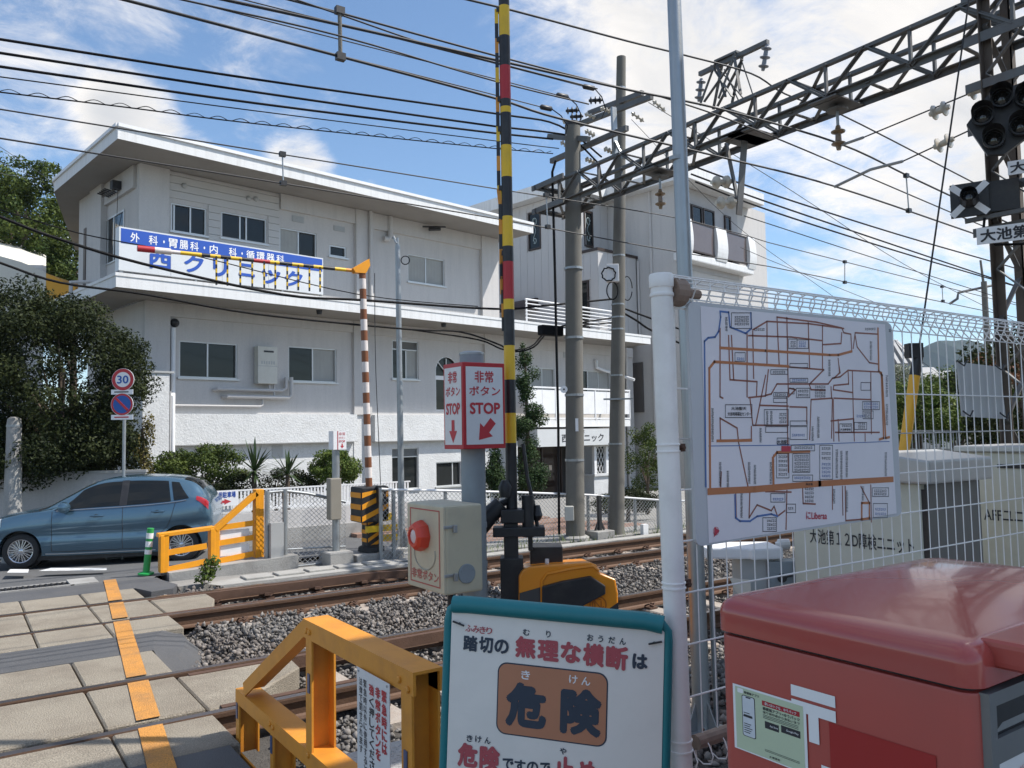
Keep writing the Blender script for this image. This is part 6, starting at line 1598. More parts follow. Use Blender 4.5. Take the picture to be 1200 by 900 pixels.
# far gate machine with its folding striped arm
NG = 11.35; qg = lambda x, y: on_n(x, y, NG)
gm = thing('crossing_gate', (5.4, NG, 0), 'far crossing gate with brown and white mast and horizontal striped arm with hanging strips', 'crossing gate')
M_brownp = mat('mast_brown', (0.20, 0.07, 0.025), 0.5, var=0.15, vs=8); M_mastw = mat('mast_white', (0.72, 0.66, 0.62), 0.5, var=0.06, vs=8, dirt=(.5, .35, .25), dirt_amt=.3, dirt_s=9)
base_c, top_c = qg(432.5, 572), qg(424.5, 318)
ys = [572, 560, 548, 536, 523, 511, 498, 486, 473, 461, 449, 437, 425, 412, 400, 388, 375, 363, 351, 339, 327, 318]
pm = lambda y: base_c.lerp(top_c, (572 - y) / (572 - 318))
striped_tube(gm, 'mast_band', pm, .052, ys, [M_brownp if k % 2 == 0 else M_mastw for k in range(len(ys) - 1)])
mb = MB(); mb.add([qg(*a) + Vector((0, dy, 0)) for dy in (-.06, .06) for a in ((412, 315), (431, 304), (432, 312), (427, 321), (415, 320))], [(0, 1, 2, 3, 4), (9, 8, 7, 6, 5)] + [(k, (k + 1) % 5, 5 + (k + 1) % 5, 5 + k) for k in range(5)]); mb.build('elbow', M_org2, gm)
ax0, ax1 = qg(417, 317.5), qg(161, 291)
xs_ = [417, 405, 392, 378, 367, 355, 342, 327, 316, 306, 297, 283, 270, 258, 246, 236, 224, 211, 200, 181, 161]
pal = {0: M_orange, 1: M_yel, 2: M_black, 3: M_yel, 4: M_black, 5: M_yel, 6: M_black, 7: M_yel, 8: M_red, 9: M_red, 10: M_black, 11: M_yel, 12: M_black, 13: M_yel, 14: M_black, 15: M_yel, 16: M_yel, 17: M_mastw, 18: M_mastw, 19: M_red}
pa_ = lambda x: qg(x, 317.5 + (291 - 317.5) * (417 - x) / (417 - 161))
for k in range(len(xs_) - 1):
    MB().tube(pa_(xs_[k]), pa_(xs_[k + 1]), .027 if k < 18 else .042, n=10).build('arm_band', pal[k], gm, smooth=True)
for k, x in enumerate((253, 266, 281, 295, 309, 322, 336, 349, 362, 374.5)):
    a = pa_(x) + Vector((0, -.02, 0)); b = qg(x + .6, 334 + (342 - 334) * k / 9); cuts = np.linspace(0, 1, 8)
    for j in range(7):
        mb = MB(); mb.bar(a.lerp(b, cuts[j]), a.lerp(b, cuts[j + 1]), .022, .016, up=(0, 1, 0)); mb.build('hanging_strip', M_black if j % 2 == 0 else M_yel, gm)
# body
def stripes_box(parent, name, lo, hi, n, tilt=0.35, m=(None, None), face=-1):
    """box with raised diagonal bands on its street side"""
    mb = MB(); mb.box(lo, hi); o = mb.build(name, m[0], parent, bevel=.02, seg=2)
    (x0, y0, z0), (x1, y1, z1) = lo, hi; w = x1 - x0; h = z1 - z0
    for k in range(n):
        za = z0 + h * (k + .1) / n; zb_ = za + h * .45 / n
        P = [(x0 + .012, za), (x1 - .012, min(z1 - .02, za + w * tilt)), (x1 - .012, min(z1 - .02, zb_ + w * tilt)), (x0 + .012, min(z1 - .02, zb_))]
        mb = MB(); mb.add([(a, y0 - .004, b) for a, b in P], ((0, 1, 2, 3),)); mb.add([(x0 - .004, y0 + .01, za), (x0 - .004, y0 + .01, min(z1 - .02, zb_)), (x0 - .004, y1 - .01, min(z1 - .02, zb_)), (x0 - .004, y1 - .01, za)], ((0, 1, 2, 3),)); mb.build('stripe', m[1], o)
    return o
a, b = qg(417, 612), qg(449, 569)
stripes_box(gm, 'drive_housing', (a.x, NG - .2, a.z), (b.x, NG + .2, b.z), 3, .4, (M_black, M_org2))
a, b = qg(434, 590), qg(443, 568); mb = MB(); mb.box((a.x, NG - .27, a.z), (b.x, NG - .19, b.z)); mb.build('counterweight_arm', M_black, gm)
a, b = qg(427, 642), qg(443, 605); stripes_box(gm, 'pedestal', (a.x, NG - .1, a.z - .05), (b.x, NG + .1, b.z), 4, .5, (M_black, M_org2))
for y0, y1, x0, x1 in ((600, 609, 443, 457), (613, 623, 424, 459), (624, 633, 440, 459)):
    a, b = qg(x0, y1), qg(x1, y0); mb = MB(); mb.box((a.x, NG - .2, a.z), (b.x, NG - .12, b.z)); mb.build('weight_block', M_yel, gm)
a, b = qg(420, 645), qg(450, 638); mb = MB(); mb.lathe(((a.x + b.x) / 2, NG, a.z - .02), (0, 0, 1), [(0, .2), (.06, .19), (.1, .1)], 16); mb.build('rubber_boot', M_rubber, gm)
a, b = qg(409, 662), qg(464, 643); mb = MB(); mb.box((a.x, NG - .28, -.2), (b.x, NG + .25, b.z)); mb.build('footing', M_conc, gm, bevel=.02)
w_ = wire('slack striped chain wire hanging beside the far gate mast', [qg(439, 320), qg(440, 420), qg(444, 520), qg(446, 568)], .006, None, (0, 0), M_wire)
# plated post with control box
sp_ = thing('button_post', qg(393, 650), 'slim grey post with a small emergency plate and beige box left of far gate', 'post')
NB = 11.2; qb = lambda x, y: on_n(x, y, NB)
a, t_ = qb(394, 648), qb(396, 520); mb = MB(); mb.tube(a, Vector((a.x, NB, t_.z)), .055, n=12); mb.build('shaft', M_steel, sp_, smooth=True)
a, b = qb(388, 527), qb(403, 505); mb = MB(); mb.box((a.x, NB - .09, a.z), (b.x, NB + .09, b.z)); o = mb.build('sign_box', M_inkwhite, sp_)
mb = MB(); W_, H_ = b.x - a.x, b.z - a.z; og_ = Vector((a.x, NB - .091, a.z))
write(mb, '非常', og_, (1, 0, 0), (0, 0, 1), (W_ * .42, H_ * .76, W_ * .9, H_ * .93)); write(mb, 'ボタン', og_, (1, 0, 0), (0, 0, 1), (W_ * .42, H_ * .56, W_ * .9, H_ * .7)); write(mb, 'STOP', og_, (1, 0, 0), (0, 0, 1), (W_ * .42, H_ * .38, W_ * .9, H_ * .5), .02)
mb.add([og_ + Vector((W_ * u, -.001, H_ * v)) for u, v in ((.62, .32), (.72, .32), (.72, .2), (.82, .2), (.67, .06), (.52, .2), (.62, .2))], (tuple(range(7)),))
mb.add([og_ + Vector((W_ * u, -.0015, H_ * v)) for u, v in ((.30, 0), (.36, 0), (.36, 1), (.30, 1))], ((0, 1, 2, 3),)); mb.build('lettering', M_inkred, o)
a, b = qb(383, 609), qb(392, 560); mb = MB(); mb.box((a.x, NB - .14, a.z), (b.x + .05, NB + .02, b.z)); mb.build('control_box', mat('olive_box', (0.26, 0.235, 0.19), .6), sp_, bevel=.015)
a, b = qb(380, 659), qb(408, 644); mb = MB(); mb.box((a.x, NB - .2, -.2), (b.x, NB + .2, b.z)); mb.build('footing', M_conc, sp_, bevel=.015, seg=1)
# slim steel pole
b = on_z(471, 641, -.05); sl = thing('steel_pole', b, 'slim galvanised steel pole with a hooked top between the far gate and the square post', 'pole')
tp = facing(466, 287, b); MB().tube(b, tp, .055, .042, 14).build('shaft', M_steel, sl, smooth=True)
mb = MB(); mb.sweep([tp, tp + Vector((0, 0, .12))], .02, 8); mb.sweep([tp + Vector((-.02, 0, .02)), facing(461, 277, b), facing(459.5, 279.5, b)], .02, 8); mb.build('hook', M_steel, sl, smooth=True)
mb = MB(); c = facing(475, 305, b)
mb.sweep([c + (_right * math.cos(t) + Vector((0, 0, 1)) * math.sin(t)) * .07 for t in np.linspace(0, 12.5, 40)], .008, 5); mb.build('cable_coil', M_cable, sl)
for k in range(5):
    a = 6.28 * k / 5; mb = MB(); d = Vector((math.cos(a), math.sin(a), 0)); mb.add([b + d * .05, b + d * .19, b + d * .06 + Vector((0, 0, .3)), b + d * .05 + Vector((-.006, .006, 0)) , b + d * .19 + Vector((-.006, .006, 0)), b + d * .06 + Vector((-.006, .006, .3))], ((0, 1, 2), (3, 5, 4), (0, 3, 4, 1), (1, 4, 5, 2))); mb.build('base_rib', M_steel, sl)
MB().lathe((b.x, b.y, b.z - .12), (0, 0, 1), [(0, .26), (.12, .26), (.13, .2)], 14).build('footing', M_conc, sl)
# ---- background at the right: hill, houses, greenery, railings
hill = MB(); rgh = np.random.default_rng(2)
def hill_h(x): 
    pts = [(900, 446), (1000, 440), (1060, 425), (1085, 404), (1110, 398), (1140, 399), (1170, 410), (1200, 424), (1260, 440), (1400, 455)]
    return float(np.interp(x, [p[0] for p in pts], [p[1] for p in pts]))
cols = np.linspace(880, 1420, 60); grid = []
for x in cols:
    y = hill_h(x) + rgh.uniform(-1.6, 1.6); P0 = at_fwd(x, y, 1300); grid.append([Vector((P0.x, P0.y, -5)) - _fwd * 420, P0 - _fwd * 170 - Vector((0, 0, P0.z * .45 + rgh.uniform(-5, 5))), P0, P0 + _fwd * 300 - Vector((0, 0, P0.z * .6))])
for i in range(len(grid) - 1):
    for j in range(3): hill.quad(grid[i][j], grid[i + 1][j], grid[i + 1][j + 1], grid[i][j + 1])
tag(hill.build('hill', mat('wooded_hillside', (0.018, 0.03, 0.02), 1.0, var=0.45, vs=.03, bump=1.0, bs=.05), smooth=60), 'distant wooded hill above the roofs at the right', 'hill', kind='structure')
def house(px0, px1, ytop, yb, d, label, wm, rm, slats=0):
    a, b = at_fwd(px0, yb, d), at_fwd(px1, yb, d); zt = at_fwd(px0, ytop, d).z
    t = thing('house', (a.x, a.y, -.7), label, 'house'); dr = (b - a); dr.z = 0; Lh = dr.length; dr.normalize(); nb_ = Vector((-dr.y, dr.x, 0))
    fr = lambda u, v, z: Vector((a.x, a.y, 0)) + dr * u + nb_ * v + Vector((0, 0, z))
    h = zt - a.z; ze = a.z + h * .5
    mb = MB(); mb.box((0, 0, -1), (Lh, Lh * .8, ze), fr); mb.build('wall', wm, t)
    mb = MB(); mb.add([fr(-.3, -.4, ze - .1), fr(Lh + .3, -.4, ze - .1), fr(Lh * .92, Lh * .4, zt), fr(-.3, Lh * .4, zt), fr(Lh + .3, Lh * 1.2, ze), fr(-.3, Lh * 1.2, ze)], ((0, 1, 2, 3), (3, 2, 4, 5), (1, 4, 2), (0, 3, 5))); o = mb.build('roof', rm, t)
    for k in range(slats):
        u = -.3 + (Lh + .6) * (k + .5) / slats; mb = MB(); mb.bar(fr(u, -.42, ze - .06), fr(min(u, Lh * .92), Lh * .4, zt + .04), (Lh + .6) / slats * .45, .06); mb.build('roof_rib', rm, o)
    for k in range(2):
        mb = MB(); u = Lh * (.2 + .42 * k); mb.box((u, -.03, ze - 1.3), (u + Lh * .2, .0, ze - .5), fr); mb.build('window', M_glass, t)
grey_roof = mat('grey_tile_roof', (0.33, 0.33, 0.33), .6, var=.15, vs=4); dk_wall = mat('timber_wall', (0.20, 0.155, 0.105), .9, var=.2, vs=2)
house(1030, 1060, 400, 452, 20, 'timber house with a ribbed grey roof just right of the map board', dk_wall, grey_roof, 7)
house(1083, 1100, 430, 452, 60, 'small white house below the hill behind the yellow guy guard', M_wall, grey_roof)
house(1102, 1121, 434, 453, 75, 'pale house farther back beside the small white one', M_beige, grey_roof)
house(1128, 1150, 436, 455, 90, 'farthest house under the hill behind the grey panel', mat('tan_wall', (0.5, 0.42, 0.33), .8), mat('red_roof', (0.25, 0.1, 0.06), .7))
house(1168, 1200, 428, 455, 55, 'brown roofed house between the hill and the tower', mat('tan_wall', (0.5, 0.42, 0.33), .8), mat('red_roof', (0.25, 0.1, 0.06), .7))
bush('green_shrub', 1075, 484, 15.5, .75, L_light, 9000, .25, 'bright green shrub behind the yellow guy guard', 'shrub', (1.3, 1, .8), .07, seed=1)
bush('green_shrub', 1120, 478, 16.2, .8, L_light, 9000, .25, 'bright green shrub behind the grey panel on the fence', 'shrub', (1.3, 1, .8), .07, seed=2)
bush('green_shrub', 1160, 482, 16.8, .75, L_mid, 8000, .25, 'darker green shrub right of the grey panel on the fence', 'shrub', (1.2, 1, .9), .07, seed=3)
bush('dark_tree', 1196, 470, 13.5, .95, L_dark, 9000, .28, 'dark bushy tree behind the lattice tower', 'tree', (1, 1, 1.3), .08, seed=4)
bush('autumn_shrub', 1176, 431, 24, .7, leaf_mat('autumn_leaf', (0.12, 0.05, 0.02), (0.28, 0.13, 0.05)), 5000, .22, 'reddish autumn shrub beside the tower under the hill', 'shrub', (2.2, 1, .8), .08, seed=5)
bush('flowering_shrub', 1062, 452, 18, .5, leaf_mat('pale_leaf', (0.10, 0.13, 0.05), (0.5, 0.5, 0.44)), 3500, .2, 'shrub with pale flowers under the timber house', 'shrub', (1.5, 1, .7), .06, seed=6)
rf = thing('railing_fence', at_fwd(1085, 516, 14), 'low metal railing in front of the bright green shrubs', 'fence')
a, b = at_fwd(1040, 505, 14), at_fwd(1125, 505, 14); mb = MB(); mb.bar(a, b, .03); mb.bar(a - Vector((0, 0, .32)), b - Vector((0, 0, .32)), .03); mb.build('rail', M_steel, rf)
for k in range(22): p = a.lerp(b, k / 21); mb = MB(); mb.bar(p, p - Vector((0, 0, .36)), .014); mb.build('baluster', M_steel, rf)
# ================================================================== near side: gate, button post, guards, signs
M_postgrey = mat('blue_grey_paint', (0.25, 0.285, 0.305), 0.5, var=0.08, vs=5, dirt=(0.16, 0.15, 0.14), dirt_amt=0.4, dirt_s=4)
M_boxbeige = mat('grey_beige_casing', (0.52, 0.475, 0.345), 0.5, var=0.06, vs=5, dirt=(0.28, 0.26, 0.21), dirt_amt=0.4, dirt_s=5)
M_signface = mat('sign_face', (0.70, 0.70, 0.70), 0.45, var=0.03, vs=3, dirt=(0.5, 0.49, 0.47), dirt_amt=0.3, dirt_s=5)
GN = 4.0; qn = lambda x, y, n=GN: on_n(x, y, n)
gb = qn(601, 640); gz0 = 0.0
gt = thing('crossing_gate', (gb.x, GN, 0), 'near crossing gate with raised black and yellow pole and a yellow drive box', 'crossing gate')
ys = [705, 519, 484, 445, 405, 363, 351, 307, 289, 254, 208, 171, 133, 126, 117, 78, 43, 8, -14]
ms = [M_black, M_yel, M_black, M_yel, M_black, M_yel, M_red, M_black, M_yel, M_black, M_yel, M_black, M_yel, M_black, M_red, M_black, M_yel, M_black]
px_ = lambda y: 590.5 + (601.5 - 590.5) * y / 700
pg = lambda y: facing(px_(y), y, gb)
for (a, b), m in zip(zip(ys, ys[1:]), ms):
    MB().tube(pg(a), pg(b), .0335 if b < 600 else .04, n=20).build('pole_band', m, gt, smooth=True)
# folded strip beside the pole
sx = lambda y: (581.5 + 3.2 * y / 230) if y <= 230 else (586.5 + 3 * (y - 230) / 160)
def strip_run(y0, y1, n, off, w=.022):
    cuts = np.linspace(y0, y1, n + 1)
    for k in range(n):
        a, b = facing(sx(cuts[k]) + off, cuts[k], gb), facing(sx(cuts[k + 1]) + off, cuts[k + 1], gb)
        mb = MB(); mb.bar(a, b, w, .018, up=_fwd); mb.build('strip_band', (M_yel, M_black, M_orange, M_black)[k % 4] if n > 8 else (M_orange, M_black)[k % 2], gt)
strip_run(11, 235, 13, 0); strip_run(222, 345, 7, -.5); strip_run(292, 388, 6, .5, .02)
for y in (12, 47, 117, 152, 221, 255, 297): 
    a, b = facing(sx(y), y, gb), pg(y); mb = MB(); mb.bar(a, b, .03, .03); mb.build('strip_clip', M_black, gt)
mb = MB(); mb.sweep([facing(590, 120, gb), facing(592, 170, gb), facing(591, 215, gb), facing(593, 240, gb)], .004, 5); mb.build('cord', M_cable, gt)
# drive mechanism
def fbox(name, x0, y0, x1, y1, d0, d1, m, parent=None, bevel=.006):
    """box whose street face covers the picture rectangle on the plane facing the street; d0..d1 metres behind that plane"""
    a, b = facing(x0, y1, gb), facing(x1, y0, gb); r = (b - a); w = r.dot(_right)
    fr = lambda u, v, z: a + _right * u + _fwd * v + Vector((0, 0, z))
    mb = MB(); mb.box((0, d0, 0), (w, d1, b.z - a.z), fr); return mb.build(name, m, parent or gt, bevel=bevel, seg=2)
fbox('pivot_block', 587, 596, 614, 612, -.07, .07, M_black); fbox('mast', 592, 612, 607, 720, -.05, .05, M_black); fbox('lower_column', 588, 652, 613, 760, -.07, .07, M_black)
fbox('side_tray', 578, 616, 638, 628, -.08, .06, M_black); fbox('rear_box', 622, 642, 660, 672, .05, .25, M_black); fbox('tray_leg', 619, 625, 624, 645, -.02, .02, M_black)
mb = MB(); mb.tube(facing(618, 580, gb) - _fwd * .04, facing(619, 628, gb) - _fwd * .04, .035, n=14); mb.build('damper', M_black, gt, smooth=True)
c = facing(588, 590, gb); mb = MB(); mb.lathe(c - _fwd * .02, -_right + Vector((0, 0, -.9)), [(0, .05), (.1, .055), (.22, .075), (.26, .07)], 14); mb.build('lamp_hood', M_black, gt, smooth=True)
mb = MB(); mb.lathe(facing(592, 582, gb) - _fwd * .05, Vector((0, 0, 1)), [(0, .03), (.06, .04), (.1, .02)], 12); mb.tube(facing(584, 592, gb), facing(604, 583, gb), .02, n=8); mb.build('spring', M_black, gt, smooth=True)
mb = MB(); mb.sweep([facing(613, 520, gb), facing(618, 560, gb), facing(625, 590, gb), facing(630, 618, gb)], .012, 6); mb.lathe(facing(629, 604, gb), Vector((0, 0, 1)), [(-.03, .02), (0, .035), (.06, .02)], 8); mb.sweep([facing(598, 640, gb), facing(592, 660, gb), facing(596, 700, gb)], .012, 6); mb.build('linkage', M_black, gt)
mb = MB(); mb.tube(facing(641, 655, gb), facing(641, 672, gb), .012, n=8); mb.build('white_peg', M_white, gt)
# yellow drive box
M_yb = mat('drive_box_yellow', (0.78, 0.27, 0.012), 0.35, var=0.05, vs=4, coat=0.2)
db = lambda x, y, v: facing(x, y, gb) + _fwd * v
mb = MB(); P0 = [(608, 671), (612, 664), (620, 660), (640, 658), (690, 655), (697, 658), (700, 667), (718, 674), (721, 690), (722, 760), (608, 760)]
mb.add([db(x, y, -.13) for x, y in P0] + [db(x - 4, y + 8, .28) for x, y in P0], [tuple(range(11)), tuple(range(21, 10, -1))] + [(k, 11 + k, 11 + (k + 1) % 11, (k + 1) % 11) for k in range(11)])
dbx = mb.build('drive_box', M_yb, gt, bevel=.012, seg=3)
mb = MB(); mb.add([db(x, y, v) for v in (-.16, -.128) for x, y in ((656, 676), (689, 670), (706, 681), (706, 690), (676, 706), (676, 712), (634, 714), (634, 682))], [tuple(range(8))] + [(k, (k + 1) % 8, 8 + (k + 1) % 8, 8 + k) for k in range(8)]); mb.build('black_panel', M_black, dbx, bevel=.006)
mb = MB(); mb.add([db(x, y, -.1325) for x, y in ((608.5, 690), (633, 683), (633, 740), (608.5, 740))], ((0, 1, 2, 3),)); mb.build('grey_panel', mat('dark_grey_paint', (0.06, 0.06, 0.06), .4), dbx)
mb = MB(); mb.add([db(x, y, -.1325) for x, y in ((690, 722), (721.5, 700), (721.5, 760), (690, 760))], ((0, 1, 2, 3),)); mb.build('black_corner', M_black, dbx)
mb = MB(); mb.sweep([db(x, y, -.135) for x, y in ((634, 700), (634, 676), (640, 668), (668, 662), (692, 659), (699, 664))], .008, 6); mb.build('lid_rim', M_yb, dbx, smooth=True)
mb = MB(); c = db(698, 703, -.1345); ln = mat('orange_emblem', (0.45, 0.13, 0.01), .4)
e1, e2 = _right, Vector((0, 0, 1))
for r in (.050,):
    mb.add([c + (e1 * math.cos(a) * rr + e2 * math.sin(a) * rr) for rr in (r, r * .84) for a in np.linspace(0, 6.2832, 29)], [(k, k + 1, 30 + k, 29 + k) for k in range(28)])
    mb.add([c + (e1 * math.cos(a) * rr + e2 * math.sin(a) * rr) for rr in (r * .7, r * .58) for a in np.linspace(.9, 6.0, 22)], [(k, k + 1, 23 + k, 22 + k) for k in range(21)])
for p, q in (((-.018, -.022), (-.018, .022)), ((.018, -.022), (.018, .022)), ((-.018, .022), (.018, -.022))): mb.bar(c + e1 * p[0] + e2 * p[1], c + e1 * q[0] + e2 * q[1], .006, .002, up=_fwd)
mb.build('emblem', ln, dbx)
# ---- emergency button post
n0 = 3.86; cq = on_n(556, 640, 3.98)
ep = thing('emergency_button_post', (cq.x, 3.98, 0), 'square grey emergency button post with red bordered STOP sign box and beige button box', 'post')
pt = Vector((cq.x, 3.98, 0)); tz = facing(556, 416, pt).z
mb = MB(); mb.lathe((pt.x, pt.y, 0), (0, 0, 1), [(0, .07), (tz, .07)], 24); mb.build('shaft', M_postgrey, ep, smooth=True)
MB().lathe((pt.x, pt.y, tz), (0, 0, 1), [(0, .073), (.012, .073), (.02, .05)], 24).build('cap', M_steel, ep, smooth=True)
ns = 3.84; t0 = on_n(542.5, 475, ns).x; t1 = on_n(592, 475, ns).x; nL = on_t(520, 475, t0).y; zt_s, zb_s = on_n(542.5, 424, ns).z, on_n(542.5, 526.5, ns).z
print('STOP box', t0, t1, ns, nL, zt_s, zb_s)
mb = MB(); mb.box((t0, ns, zb_s), (t1, nL, zt_s)); sb = mb.build('sign_box', M_red, ep, bevel=.003, seg=1)
Hs, Ws, Wl = zt_s - zb_s, t1 - t0, nL - ns
def face_print(org, ex, W, arrow):
    H = Hs; mb = MB(); sheet(org, ex, (0, 0, 1), W * .07, H * .05, W * .94, H * .95, mb, .0012); mb.build('white_face', M_signface, sb)
    mb = MB(); u = lambda a: a * W; v = lambda b: b * H
    write(mb, '非常', org, ex, (0, 0, 1), (u(.27), v(.765), u(.72), v(.905)), .018, lift=.0026); write(mb, 'ボタン', org, ex, (0, 0, 1), (u(.14), v(.615), u(.88), v(.725)), .02, lift=.0026)
    write(mb, 'STOP', org, ex, (0, 0, 1), (u(.15), v(.40), u(.87), v(.535)), .035, lift=.0026)
    mb.build('lettering', M_inkred, sb)
    mb = MB(); nz = Vector(ex).cross(Vector((0, 0, 1))) * .0027
    A = [(-.06, .18), (.06, .18), (.06, .0), (.16, .0), (0, -.2), (-.16, .0), (-.06, .0)] if arrow == 'd' else [(-.085, .26), (.085, .26), (.085, .02), (.2, .02), (0, -.25), (-.2, .02), (-.085, .02)]
    an = 0 if arrow == 'd' else -R_(42); asp = H / W
    pts = []
    for a, b in A:
        b2_ = b * .5; aa = a * math.cos(an) - (b) * math.sin(an); bb_ = a * math.sin(an) + b * math.cos(an)
        pts.append(Vector(org) + Vector(ex) * ((.5 + (.02 if arrow != 'd' else 0)) * W + aa * W * (1.0 if arrow != 'd' else 1.25)) + Vector((0, 0, 1)) * (.21 * H + bb_ * (W if arrow != 'd' else W * 1.6)) + nz)
    mb.add(pts, (tuple(range(7)),)); mb.build('arrow', M_inkred, sb)
face_print(Vector((t0, ns - .0005, zb_s)), Vector((1, 0, 0)), Ws, 'dl')
face_print(Vector((t0 - .0005, nL, zb_s)), Vector((0, -1, 0)), Wl, 'd')
# button box
nb0 = 3.74; tb0 = on_n(520.5, 650, nb0).x; tb1 = on_n(566, 650, nb0).x; nb1 = on_t(477, 640, tb0).y; zb1, zb0_ = on_n(521, 593, nb0).z, on_n(521, 699, nb0).z
print('button box', tb0, tb1, nb0, nb1, zb1, zb0_)
mb = MB(); mb.box((tb0 + .012, nb0, zb0_), (tb1, nb1, zb1)); bx = mb.build('button_box', M_boxbeige, ep, bevel=.018, seg=3)
mb = MB(); mb.box((tb0, nb0 + .004, zb0_ + .004), (tb0 + .022, nb1 - .004, zb1 - .004)); ld = mb.build('box_lid', M_boxbeige, bx, bevel=.009, seg=2)
ob = Vector((tb0 - .0003, nb1, zb0_)); exb = Vector((0, -1, 0)); Wb, Hb = nb1 - nb0, zb1 - zb0_
mb = MB()
for (x0, y0, x1, y1) in ((.1, .07, .9, .085), (.1, .925, .9, .94), (.1, .085, .125, .925), (.875, .085, .9, .925)): sheet(ob, exb, (0, 0, 1), Wb * x0, Hb * y0, Wb * x1, Hb * y1, mb)
write(mb, '非常ボタン', ob, exb, (0, 0, 1), (Wb * .14, Hb * .12, Wb * .86, Hb * .235), .02); mb.build('lettering', mat('faded_red_print', (0.42, 0.10, 0.08), .6, var=.2, vs=20), ld)
mb = MB(); mb.sweep([ob + exb * Wb * (.5 + .28 * math.cos(a)) + Vector((-.001, 0, Hb * (.42 + .18 * math.sin(a)))) for a in np.linspace(2.8, 6.6, 16)], .004, 4); mb.build('faded_mark', mat('faded_mark', (0.36, 0.35, 0.29), .6), ld)
cb = ob + exb * Wb * .46 + Vector((0, 0, Hb * .63))
M_btn = mat('button_red', (0.62, 0.06, 0.03), .4, var=.08, vs=9)
bo = MB().lathe(cb, (-1, 0, 0), [(0, .082), (.018, .085), (.05, .076), (.066, .06), (.068, .044), (.04, .038)], 8).build('button_guard', M_btn, ld, smooth=25)
MB().lathe(cb, (-1, 0, 0), [(.03, .042), (.058, .039), (.064, .026)], 24).build('push_button', mat('button_pink', (0.62, 0.52, 0.52), .3), bx, smooth=True)
for zf in (.76, .22):
    z = zb0_ + Hb * zf; mb = MB(); mb.box((tb0 - .004, nb0 - .008, z - .008), (tb0 + .075, nb0 + .0, z + .008)); mb.box((tb0 + .05, nb0 - .02, z - .03), (tb0 + .072, nb0 - .005, z + .01)); mb.build('latch', M_steel, bx, bevel=.002, seg=1)
c = Vector((tb0 + .135, nb0, zb0_ + Hb * .22)); mb = MB(); mb.lathe(c, (0, -1, 0), [(0, .052), (.006, .052), (.008, .048)], 24)
for k in range(3): a = 2.1 * k + .5; mb.lathe(c + Vector((math.cos(a) * .04, -.006, math.sin(a) * .04)), (0, -1, 0), [(0, .006), (.005, .005)], 8)
mb.build('gland_cover', M_postgrey, bx)
mb = MB(); mb.tube(Vector((tb0 + .1, nb0 + .1, zb0_ - .25)), Vector((tb0 + .1, nb0 + .1, zb0_ + .02)), .022, n=10); mb.build('conduit', M_rubber, bx, smooth=True)
for dz in (.18, .62):
    mb = MB(); mb.lathe((pt.x, pt.y, zb0_ + dz * .5), (0, 0, 1), [(0, .074), (.03, .074)], 20); mb.build('clamp', M_postgrey, ep)
# ---- near orange guard fence
TFc = 1.42
qo = lambda x, y, t=TFc: on_t(x, y, t)
of = thing('guard_fence', (1.5, 3.3, 0), 'near orange steel guard fence with raised frame and a white notice', 'guard fence')
a, b = qo(355, 722), qo(484, 792); print('orange top', a, b)
zt_o = (a.z + b.z) / 2; nA, nB = a.y, b.y; DP = .125
c, d = qo(276, 806), qo(372, 890); zl = (c.z + d.z) / 2; nC = c.y; print('lower', c, d, zl)
def ob_(name, t0, n0, z0, t1, n1, z1): mb = MB(); mb.box((t0, n0, z0), (t1, n1, z1)); return mb.build(name, M_orange, of, bevel=.004, seg=2)
def channel(name, n_, z0, z1, w=.055):
    """channel section post: street flange, web and rear flange"""
    mb = MB(); mb.box((TFc + .002, n_ - w / 2, z0), (TFc + .012, n_ + w / 2, z1)); mb.box((TFc + .012, n_ + w / 2 - .012, z0), (TFc + DP - .012, n_ + w / 2, z1)); mb.box((TFc + DP - .012, n_ - w / 2, z0), (TFc + DP - .002, n_ + w / 2, z1)); return mb.build(name, M_orange, of)
hb = zt_o - qo(355, 746).z
def cbeam(name, n0, n1, z1, h, t0=TFc, dp=DP):
    mb = MB(); mb.box((t0, n0, z1 - .012), (t0 + dp, n1, z1)); mb.box((t0, n0, z1 - h), (t0 + .012, n1, z1 - .012)); mb.box((t0 + dp - .012, n0, z1 - h), (t0 + dp, n1, z1 - .012)); return mb.build(name, M_orange, of)
cbeam('top_beam', nB, nA, zt_o, hb)
channel('post', nA - .07, -.1, zt_o - .012, .075); channel('post', nB + .06, -.1, zt_o - .012, .085)
cbeam('lower_beam', nB + .4, nC, zl, .08); channel('post', nC - .035, -.1, zl - .012, .06); channel('post', qo(318, 850).y, -.1, zl - .012, .05)
p, q = Vector((TFc + DP / 2, nA - .02, zt_o - .035)), Vector((TFc + DP / 2, qo(285, 818).y, zl + .03))
mb = MB(); mb.bar(p, q, DP * .96, .012, up=(0, .5, .8)); d_ = (q - p).normalized(); 
mb.bar(Vector((TFc + .008, p.y, p.z)), Vector((TFc + .008, q.y, q.z)), .012, .075, up=Vector((1, 0, 0)).cross(d_)); mb.build('brace', M_orange, of)
mb = MB(); mb.box((TFc + .003, nB + .1, zl - .31), (TFc + .014, nA - .1, zl - .25)); mb.build('middle_rail', M_orange, of)
mb = MB(); mb.box((TFc + .003, nA - .1, zl - .40), (TFc + .014, nC, zl - .35)); mb.build('middle_rail', M_orange, of)
for n_, z in ((nA - .05, zt_o - .05), (nA - .09, zt_o - .05), (nB + .04, zt_o - .07), (nB + .11, zt_o - .05), (nA - .07, zl - .02), (qo(318, 850).y + .02, zl - .03), (qo(318, 850).y - .03, zl - .035)):
    MB().lathe((TFc + .002, n_, z), (-1, 0, 0), [(0, .014), (.008, .014), (.012, .009)], 8).build('bolt', M_orange, of)
M_refl = mat('blue_reflector', (0.06, 0.09, 0.19), .35, var=.15, vs=15)
